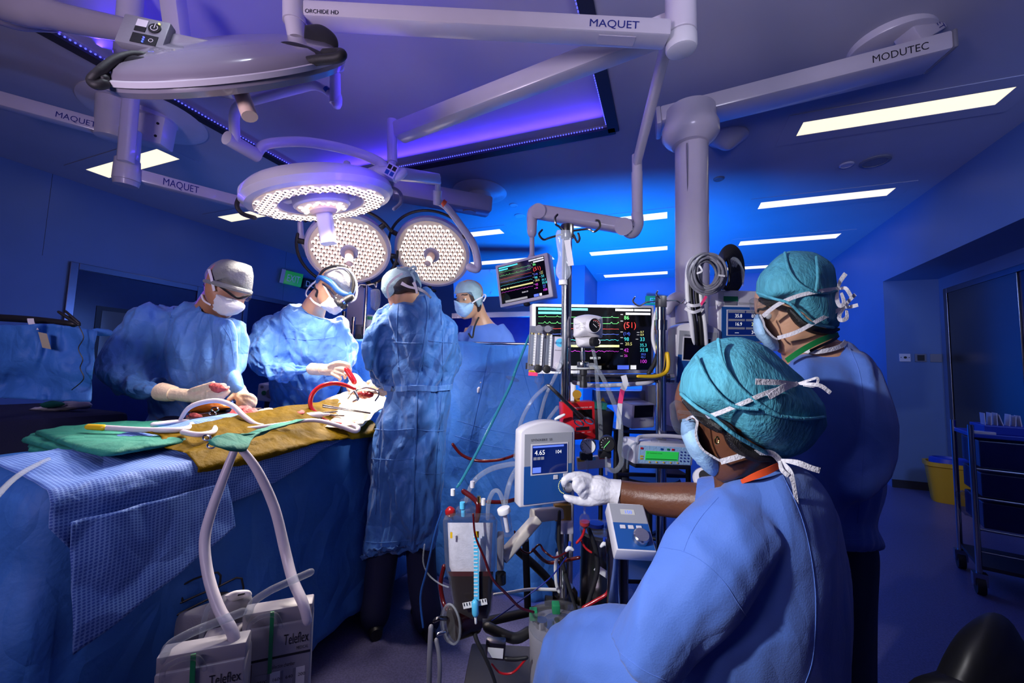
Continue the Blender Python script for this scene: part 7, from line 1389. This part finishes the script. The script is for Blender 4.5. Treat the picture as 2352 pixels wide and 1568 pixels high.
# ---- lines and cables round the pump
G1 = 'dark red blood lines'
for i, (p, m, lab) in enumerate((
    ([(1216, 770, 1.45, 2.6), (1200, 810, 1.48, 3), (1184, 850, 1.5, 3.3), (1172, 885, 1.48, 3.3), (1140, 950, 1.42, 3.3), (1100, 1030, 1.34, 3.3), (1062, 1100, 1.27, 3.3), (1050, 1118, 1.25, 3)], 'tube_teal', 'long straight teal gas line from the flow tubes down to the reservoir'),
    ([(1040, 1020, 1.55, 3.5), (1062, 1045, 1.55, 3.5), (1100, 1058, 1.54, 3.5), (1150, 1055, 1.5, 3.5), (1190, 1042, 1.45, 3.5)], 'tube_dark_red', 'dark red tube sagging in front of the blue screen drape'),
    ([(1190, 1064, 1.28, 6), (1160, 1068, 1.28, 6), (1125, 1078, 1.27, 6), (1095, 1098, 1.26, 5.5), (1078, 1125, 1.25, 5), (1070, 1150, 1.24, 5)], 'clear_tube', 'clear tube curving from the control panel to the reservoir top'),
    ([(1192, 1068, 1.26, 6), (1174, 1100, 1.25, 6), (1164, 1135, 1.23, 6), (1160, 1165, 1.2, 5)], 'clear_tube', 'clear tube running down the control panel’s left side to the filter'),
    ([(1258, 885, 1.36, 4), (1225, 915, 1.37, 4.5), (1200, 960, 1.36, 4.5), (1190, 1000, 1.34, 4.5), (1184, 1050, 1.32, 5)], 'clear_tube', 'outer clear tube looping left of the control panel'),
    ([(1262, 888, 1.38, 3.5), (1250, 920, 1.39, 4), (1240, 960, 1.4, 4)], 'clear_tube', 'short clear tube just behind the steel clamp tip'),
    ([(1280, 935, 1.38, 4), (1265, 955, 1.38, 4), (1258, 965, 1.38, 4)], 'clear_tube', 'clear tube with a white clip left of the red box'),
    ([(1120, 1152, 1.25, 4.5), (1160, 1152, 1.26, 4.5), (1200, 1142, 1.28, 4.5)], 'tube_dark_red', 'red tube passing behind the filter toward the control panel'),
    ([(1087, 1180, 1.13, 2.5), (1092, 1230, 1.13, 2.5), (1112, 1280, 1.13, 3), (1132, 1330, 1.14, 3), (1165, 1365, 1.17, 3), (1195, 1395, 1.2, 3), (1225, 1405, 1.22, 3)], 'tube_dark_red', 'thin red line hanging over the reservoir front to the roller pump'),
    ([(1182, 1220, 1.35, 2.2), (1190, 1255, 1.34, 2.2), (1215, 1270, 1.33, 2.2), (1238, 1250, 1.33, 2.2), (1250, 1265, 1.33, 2.5), (1275, 1280, 1.3, 2.5), (1305, 1265, 1.25, 2.5)], 'tube_dark_red', 'looping red line between cream arm and stopcock'),
    ([(1225, 1262, 1.4, 4), (1255, 1290, 1.4, 4), (1290, 1288, 1.38, 4), (1330, 1280, 1.36, 4)], 'tube_dark_red', 'thicker dark red tube sagging behind the chrome pole'),
    ([(1334, 1240, 1.27, 2.5), (1345, 1258, 1.26, 2.5), (1358, 1268, 1.25, 2.5)], 'tube_red', 'short red line right of the drip chamber'),
    ([(1402, 1325, 1.25, 4), (1396, 1360, 1.25, 4), (1370, 1378, 1.25, 4), (1340, 1395, 1.25, 4)], 'tube_red', 'red tube from the steel canister toward the roller pump'),
    ([(1020, 1300, 1.3, 5), (1012, 1340, 1.3, 5), (1018, 1380, 1.28, 5), (1028, 1400, 1.26, 5)], 'tube_dark_red', 'dark red tube left of the reservoir down to the oxygenator'),
    ([(1130, 1525, 1.2, 2), (1150, 1545, 1.2, 2.5), (1180, 1543, 1.2, 2.5), (1210, 1510, 1.2, 2.5)], 'tube_red', 'thin red loop near the floor by the small grey box'))):
    ptube('blood_line' if 'red' in m else 'tube', p, m, lab)
tag(obj('disc_filter', MB().lathe(P(1177, 870, 1.49), (P(1184, 850, 1.5)-P(1172, 885, 1.48)), [(.001, -.006), (.018, -.005), (.026, -.001), (.026, .001), (.018, .005), (.001, .006)], 32), 'clear_acrylic', None), 'clear round disc filter on the teal gas line', 'filter')
for p, m, lab in (([(1285, 1175, 1.33, 4), (1284, 1250, 1.33, 4.5), (1294, 1300, 1.32, 4.5), (1308, 1350, 1.31, 4.5), (1325, 1405, 1.3, 4)], 'black_rubber', 'thick black cable in front of the chrome pole'), ([(1352, 1215, 1.28, 5), (1368, 1260, 1.28, 5.5), (1372, 1310, 1.28, 5.5), (1355, 1370, 1.28, 5), (1345, 1400, 1.28, 5)], 'black_rubber', 'thick black cable in front of the steel canister'), ([(1282, 1270, 1.36, 4), (1276, 1300, 1.36, 4), (1278, 1340, 1.36, 4), (1284, 1358, 1.36, 4)], 'cable_white', 'white cable hanging along the left of the chrome pole'), ([(1135, 1365, 1.3, 3), (1170, 1360, 1.32, 3), (1220, 1353, 1.36, 3.5), (1282, 1354, 1.38, 3.5)], 'cable_white', 'white cable running sideways behind the reservoir'),
    ([(1085, 1430, 1.2, 5), (1095, 1470, 1.18, 5), (1115, 1510, 1.17, 4.5), (1135, 1560, 1.17, 4), (1150, 1620, 1.17, 4)], 'black_rubber', 'black hose under the reservoir to the bottom edge'), ([(1130, 1425, 1.3, 1.5), (1180, 1390, 1.3, 1.5), (1260, 1330, 1.3, 1.5), (1300, 1280, 1.26, 1.5)], 'navy_ink', 'thin blue line crossing behind the reservoir'), ([(975, 1250, 1.3, 1.6), (972, 1290, 1.3, 1.6), (985, 1320, 1.3, 1.6), (1010, 1340, 1.28, 1.6), (1030, 1348, 1.26, 1.6)], 'clear_tube', 'thin clear line with red tip beside the gown hem'), ([(1015, 1175, 1.24, 2.5), (1000, 1220, 1.26, 2.5), (980, 1310, 1.3, 2.5), (966, 1370, 1.3, 2.5), (972, 1440, 1.26, 2.5)], 'tube_navy', 'dark blue line hanging beside the surgeon’s gown hem')):
    ptube('cable', p, m, lab, 'cable')
for p, m, lab in (([(1318, 878, 1.44, 5), (1360, 885, 1.44, 5), (1420, 884, 1.46, 5), (1480, 880, 1.48, 5), (1500, 876, 1.5, 4)], 'cable_white', 'white cable strapped under the dark cross bar'), ([(1533, 812, 1.5, 4.5), (1535, 838, 1.49, 4.5), (1528, 856, 1.48, 4.5), (1505, 864, 1.46, 4.5), (1465, 864, 1.44, 3.5)], 'yellow', 'yellow cable looping round the right chrome pole'), ([(1512, 700, 1.55, 4), (1502, 740, 1.55, 4.5), (1500, 780, 1.55, 4.5), (1508, 810, 1.54, 4)], 'cable_white', 'white cable bowed left of the right chrome pole'), ([(1520, 690, 1.56, 4.5), (1508, 735, 1.56, 5), (1512, 790, 1.56, 5), (1505, 830, 1.55, 5), (1490, 856, 1.54, 5)], 'black_rubber', 'black cable left of the right chrome pole')):
    ptube('cable', p, m, lab, 'cable')
sp = thing('strap', 'white strap with bright pink band hanging from the cross bar', 'strap', P(1426, 960, 1.42)); pstrip([(1432, 862, 1.43), (1436, 880, 1.42), (1430, 895, 1.42)], 13, 'cable_white', sp, 'loop'); pstrip([(1430, 893, 1.42), (1427, 910, 1.42), (1424, 926, 1.42)], 11, 'pink', sp, 'pink_band'); pstrip([(1424, 926, 1.42), (1422, 955, 1.42), (1420, 985, 1.42)], 11, 'white_ink', sp, 'tail')
# ---- pendant body, coiled cables
pb = thing('equipment_pendant', 'white equipment pendant body under the thick ceiling column', 'ceiling pendant', P(1590, 1000, 2.55)); a, b = P(1540, 690, 2.6), P(1660, 690, 2.6); obj('body', MB().box(V((a.x, a.y, .75)), V((b.x-a.x, b.y-a.y, 0)), hz*.3, V((0, 0, a.z-.75))), 'enamel', pb, bevel=.02); obj('shoulder', MB().ptube([(1532, 712, 2.5, 12), (1545, 690, 2.5, 15), (1580, 680, 2.5, 16), (1610, 690, 2.5, 14)]), 'enamel', pb)
gc_ = thing('cable_coil', 'coil of many grey cables hanging above the dark screen panel', 'cable coil', P(1625, 680, 1.55)); random.seed(3)
for i in range(20):
    rx_, ry_ = 22+i*1.05+random.uniform(-2, 2), 29+i*.95+random.uniform(-2, 2); ox_, oy_, dz = random.uniform(-4, 4), random.uniform(-3, 3), random.uniform(-.02, .02); th = random.uniform(-.25, .25)
    obj('loop', MB().tube([P(1625+ox_+rx_*cos(a)*cos(th)-ry_*sin(a)*sin(th), 628+oy_+rx_*cos(a)*sin(th)+ry_*sin(a)*cos(th), 1.52+dz+.015*cos(a*2+i)) for a in [k*2*pi/18 for k in range(19)]], .0046, 8, 3), 'cable_grey', gc_)
for p in ([(1606, 610, 1.48), (1612, 622, 1.47), (1600, 628, 1.48)], [(1650, 632, 1.48), (1665, 634, 1.48)]): pstrip(p, 4, 'cable_white', gc_, 'cable_tie')
bc_ = thing('cable_coil', 'coil of black cables behind the grey cable coil', 'cable coil', P(1668, 670, 1.6))
for i in range(11): obj('loop', MB().tube([P(1668+(9+i*2)*cos(a)+i, 628+(34+i*2)*sin(a)-i, 1.60+.012*i) for a in [k*2*pi/16 for k in range(17)]], .007, 8, 3), 'black', bc_)
for x_, m, lab in ((1580, 'cable_white', 'white hose at the left of the hanging cable bundle'), (1588, 'black', 'black hose second from left in the cable bundle'), (1600, 'black', 'black hose in the middle of the cable bundle'), (1610, 'cable_white', 'printed white hose right in the cable bundle')):
    ptube('hanging_hose', [(x_+16, 590, 1.6, 4), (x_+2, 605, 1.58, 4.5), (x_-2, 640, 1.57, 5), (x_, 690, 1.56, 5), (x_+8, 740, 1.56, 5), (x_+12, 790, 1.58, 5)], m, lab, 'hose')
hs = thing('hose_strap', 'white straps with pink tie round the hanging cable bundle', 'strap', P(1595, 720, 1.53)); pstrip([(1572, 695, 1.55), (1590, 702, 1.52), (1612, 698, 1.53), (1620, 690, 1.55)], 7, 'cable_white', hs, 'band'); pstrip([(1573, 708, 1.55), (1592, 717, 1.52), (1612, 710, 1.53)], 7, 'cable_white', hs, 'band'); pstrip([(1608, 702, 1.53), (1616, 690, 1.52), (1622, 680, 1.52)], 6, 'pink', hs, 'pink_tie')
fm = thing('clear_lines', 'tangle of clear lines hanging above the blue readout panel', 'tubing', P(1695, 640, 1.6))
for i in range(5): obj('line', MB().ptube([(1670+i*5, 612, 1.6, 2), (1684+i*3, 592+i*3, 1.6, 2), (1700+i*2, 604+i*5, 1.6, 2), (1706, 640+i*4, 1.6, 2)]), 'clear_tube', fm)
# ---- behind the pump
ba = thing('equipment_rail', 'grey metal equipment rail behind the pump', 'rail', P(1440, 920, 2.0)); f = PF((1372, 897, 2.0), (1512, 897, 2.05), (1372, 930, 2.0)); obj('beam', slab(f, .08), 'steel', ba, bevel=.008); obj('end_block', slab(PF((1488, 885, 2.0), (1512, 885, 2.0), (1488, 935, 2.0)), .1), 'cable_grey', ba, bevel=.01); obj('post', MB().cyl(f.at(.5, 1, -.05), V((f.at(.5, 1, -.05).x, f.at(.5, 1, -.05).y, 0)), .03), 'dark', ba)
wt = MB(); f.poly(wt, [(.02, .95), (.09, .45), (.16, .95)], 0, .001); obj('warning_sign', wt, 'yellow', ba, smooth=False)
mon = thing('bedside_device', 'white device with black tilted front panel behind the pump', 'device', P(1480, 985, 1.95)); f = PF((1456, 930, 1.9), (1502, 928, 1.94), (1448, 968, 1.9)); obj('case', f.rect(MB(), -.06, -.02, 1.15, 1.5, -.1, -.002), 'shell', mon, bevel=.012); obj('front', f.rect(MB(), .05, .05, .98, .78, -.002, .001), 'black', mon, smooth=False); text('PHILIPS', 'navy_ink', f, .32, 1.0, .008, mon, .002, width=f.w*.28)
sh_ = thing('equipment_cart', 'dark equipment cart with shelves behind the pump', 'cart', V((P(1470, 1020, 2.1).x, P(1470, 1020, 2.1).y, 0))); a = P(1415, 990, 2.0)
for z_ in (a.z-.01, a.z-.22, .2): obj('shelf', MB().box(V((a.x, a.y, z_)), lat*.36, hz*.32, V((0, 0, .02))), 'dark_steel', sh_, smooth=False, bevel=.004)
for d in (V((0, 0, 0)), lat*.36, hz*.32, lat*.36+hz*.32): obj('leg', MB().cyl(V((a.x, a.y, 0))+d, V((a.x, a.y, a.z+.01))+d, .012), 'black', sh_)
gb = thing('green_bin', 'black box with green packets behind the red box', 'box', P(1395, 985, 1.8)); f = PF((1365, 940, 1.75), (1412, 945, 1.75), (1365, 1010, 1.75)); obj('box', slab(f, .15), 'black', gb, bevel=.006); obj('green_packet', slab(PF((1368, 922, 1.78), (1395, 926, 1.78), (1368, 944, 1.78)), .05), 'green_cloth', gb)
hr = thing('tape_reel', 'white reel with black knob beside the seated person’s mask', 'reel', P(1622, 1100, 1.1)); c = P(1620, 1098, 1.12); obj('reel', MB().lathe(c, (-fw*.6-lat*.3+V((0, 0, .5))), [(.001, -.03), (.03, -.03), (.033, 0), (.028, .008), (.001, .008)], 32), 'shell', hr); obj('knob', MB().lathe(c, (-fw*.6-lat*.3+V((0, 0, .5))), [(.016, .008), (.016, .02), (.001, .02)], 20), 'black', hr)
tag(obj('tool_handle', MB().ptube([(1490, 1122, 1.5, 6), (1508, 1116, 1.5, 7), (1524, 1110, 1.5, 6.5)]), 'brown_yellow', None), 'amber tool handle just above the outstretched forearm', 'tool')
ch = thing('swivel_chair', 'black swivel chair base seen behind the pump', 'chair', V((P(1490, 1110, 2.6).x, P(1490, 1110, 2.6).y, 0))); a = V((P(1490, 1110, 2.8).x, P(1490, 1110, 2.8).y, 0))
obj('column', MB().cyl(a+V((0, 0, .08)), a+V((0, 0, .45)), .025), 'black', ch); obj('seat', MB().lathe(a+V((0, 0, .45)), (0, 0, 1), [(.001, 0), (.2, 0), (.22, .03), (.2, .07), (.001, .07)], 28), 'black', ch)
for i in range(5): d = V((cos(i*1.257), sin(i*1.257), 0)); obj('leg', MB().tube([a+V((0, 0, .10)), a+d*.15+V((0, 0, .09)), a+d*.28+V((0, 0, .06))], .016, 8), 'black', ch); obj('castor', MB().ball(a+d*.28+V((0, 0, .028)), .028, 8), 'black_rubber', ch)
# ================================================================ right side: trolley, bin, dark seat back
tl_ = thing('supply_trolley', 'chrome framed trolley with blue drawers at the right edge', 'trolley', V((P(2300, 1300, 2.4).x, P(2300, 1300, 2.4).y, 0)))
pa = P(2229, 975, 2.42); fx0 = V((pa.x, pa.y, 0)); dx = cam_dir(128); dy = cam_dir(38)
def tb(u0, u1, v0, v1, z0, z1): return MB().box(fx0+dx*u0+dy*v0+V((0, 0, z0)), dx*(u1-u0), dy*(v1-v0), V((0, 0, z1-z0)))
for u, v in ((0, 0), (.62, 0), (0, .42), (.62, .42)): obj('post', MB().cyl(fx0+dx*u+dy*v+V((0, 0, .12)), fx0+dx*u+dy*v+V((0, 0, pa.z)), .014), 'chrome', tl_)
obj('top_board', tb(.0, .64, .0, .42, pa.z-.075, pa.z-.05), 'tray_blue', tl_, smooth=False, bevel=.004)
for z1, z0 in ((pa.z-.09, pa.z-.25), (pa.z-.28, pa.z-.42), (pa.z-.45, pa.z-.60)):
    d = obj('drawer', tb(.03, .60, .004, .40, z0, z1), 'door', tl_, smooth=False, bevel=.006); obj('drawer_rail', MB().cyl(fx0+V((0, 0, z0-.01)), fx0+dx*.62+V((0, 0, z0-.01)), .007), 'chrome', d); obj('lock', MB().cyl(fx0+dx*.30+V((0, 0, z1-.03)), fx0+dx*.30-dy*.012+V((0, 0, z1-.03)), .008), 'chrome', d)
obj('drawer_label', tb(.42, .60, -.004, -.001, pa.z-.075, pa.z-.045), 'yellow', tl_, smooth=False)
fl_ = Face(fx0+dx*.42-dy*.004+V((0, 0, pa.z-.045)), fx0+dx*.60-dy*.004+V((0, 0, pa.z-.045)), fx0+dx*.42-dy*.004+V((0, 0, pa.z-.075))); text('PERFUSION', 'black_ink', fl_, .06, .8, .018, tl_, .001)
obj('low_rail', MB().cyl(fx0+V((0, 0, .24)), fx0+dx*.62+V((0, 0, .24)), .006), 'chrome', tl_); obj('low_shelf', tb(0, .62, 0, .42, .14, .16), 'dark', tl_, smooth=False)
for u, v in ((0, 0), (.62, 0), (0, .42), (.62, .42)):
    q = fx0+dx*u+dy*v; w_ = obj('castor', MB().cyl(q-dx*.018+V((0, 0, .05)), q+dx*.018+V((0, 0, .05)), .05), 'black_rubber', tl_); obj('castor_fork', MB().beam(q+V((0, 0, .12)), q+V((0, 0, .05)), .05, .06, dx), 'chrome', w_)
zt = pa.z-.05
ty = tag(obj('blue_tray', tb(.06, .62, .03, .34, zt, zt+.05), 'tray_blue', None, smooth=False, bevel=.004), 'bright blue tray of packets on top of the trolley', 'tray')
random.seed(5)
for i in range(7):
    u = .075+i*.026; b_ = fx0+dx*u+dy*(.08+.01*i)+V((0, 0, zt+.05)); d = (dx*random.uniform(-.25, .1)+V((0, 0, 1))).normalized()
    tag(obj('sterile_packet', MB().box(b_, dx*.004+dy*.001, dy*.09, d*random.uniform(.06, .075)), 'paper', None, smooth=False), 'white paper packet standing in the blue tray, left bunch', 'packet', 'white packets in the blue tray')
tag(obj('plastic_packet', tb(.27, .58, .08, .2, zt+.05, zt+.085), 'film', None, bevel=.01), 'clear plastic packet lying in the right of the blue tray', 'packet')
tag(obj('paper_pack', tb(.015, .10, -.0, .05, zt, zt+.014), 'paper', None, smooth=False), 'small white pack on the trolley corner in front of the tray', 'packet')
yb = thing('clinical_bin', 'yellow clinical waste bin standing on the floor behind the trolley', 'bin', PZ(2188, 1154, 0)); q = PZ(2188, 1154, 0); rg = []
for z_, a_, b_ in ((0, .15, .11), (.02, .155, .115), (.36, .19, .145), (.37, .205, .16), (.41, .205, .16), (.41, .18, .135), (.34, .175, .13)): rg.append([q+V((0, 0, z_))+dx*a_*math.copysign(abs(cos(t))**.5, cos(t))+dy*b_*math.copysign(abs(sin(t))**.5, sin(t)) for t in [2*pi*i/32 for i in range(32)]])
obj('tub', MB().rings(rg), 'bin_yellow', yb, angle=50); obj('liner', MB().rings([[q+V((0, 0, z_))+dx*.15*k*cos(t)+dy*.11*k*sin(t) for t in [2*pi*i/24 for i in range(24)]] for z_, k in ((.38, 1.1), (.45, 1.05), (.46, .9), (.4, .8))]), 'tray_blue', yb); obj('latch', MB().ball(q+dx*.14-dy*.17+V((0, 0, .32)), .02, 8), 'bin_yellow', yb)
tag(obj('plastic_bag', MB().inflate([(2196, 1130), (2230, 1128), (2290, 1140), (2340, 1170), (2352, 1215), (2300, 1210), (2240, 1190), (2205, 1170)], 2.7, .08, .08, 48, 8), 'film', None, disp=folds(.02, 14)), 'clear plastic bag of papers under the trolley drawers', 'bag')
tag(obj('waste_paper', MB().inflate([(2262, 1150), (2300, 1160), (2340, 1180), (2345, 1200), (2300, 1195), (2270, 1180)], 2.7, .03, .03, 40, 7), 'paper', None, disp=folds(.01, 22)), 'white papers inside the clear bag', 'paper')
sb_ = thing('seat_back', 'black padded seat back rising in the bottom right corner', 'chair', V((P(2280, 1560, .8).x, P(2280, 1560, .8).y, 0)))
obj('back_pad', MB().inflate([(2150, 1540), (2190, 1465), (2230, 1425), (2275, 1405), (2320, 1425), (2350, 1470), (2400, 1560), (2380, 1700), (2200, 1720), (2080, 1620), (2090, 1562)], .80, .08, .07, 56, 10), 'black', sb_, disp=folds(.002, 10))
q = P(2270, 1640, .82); obj('support', MB().cyl(q, V((q.x, q.y, .02)), .03), 'black', sb_); obj('base', MB().lathe(V((q.x, q.y, 0)), (0, 0, 1), [(.001, 0), (.22, 0), (.22, .02), (.04, .05), (.001, .05)], 24), 'black', sb_)
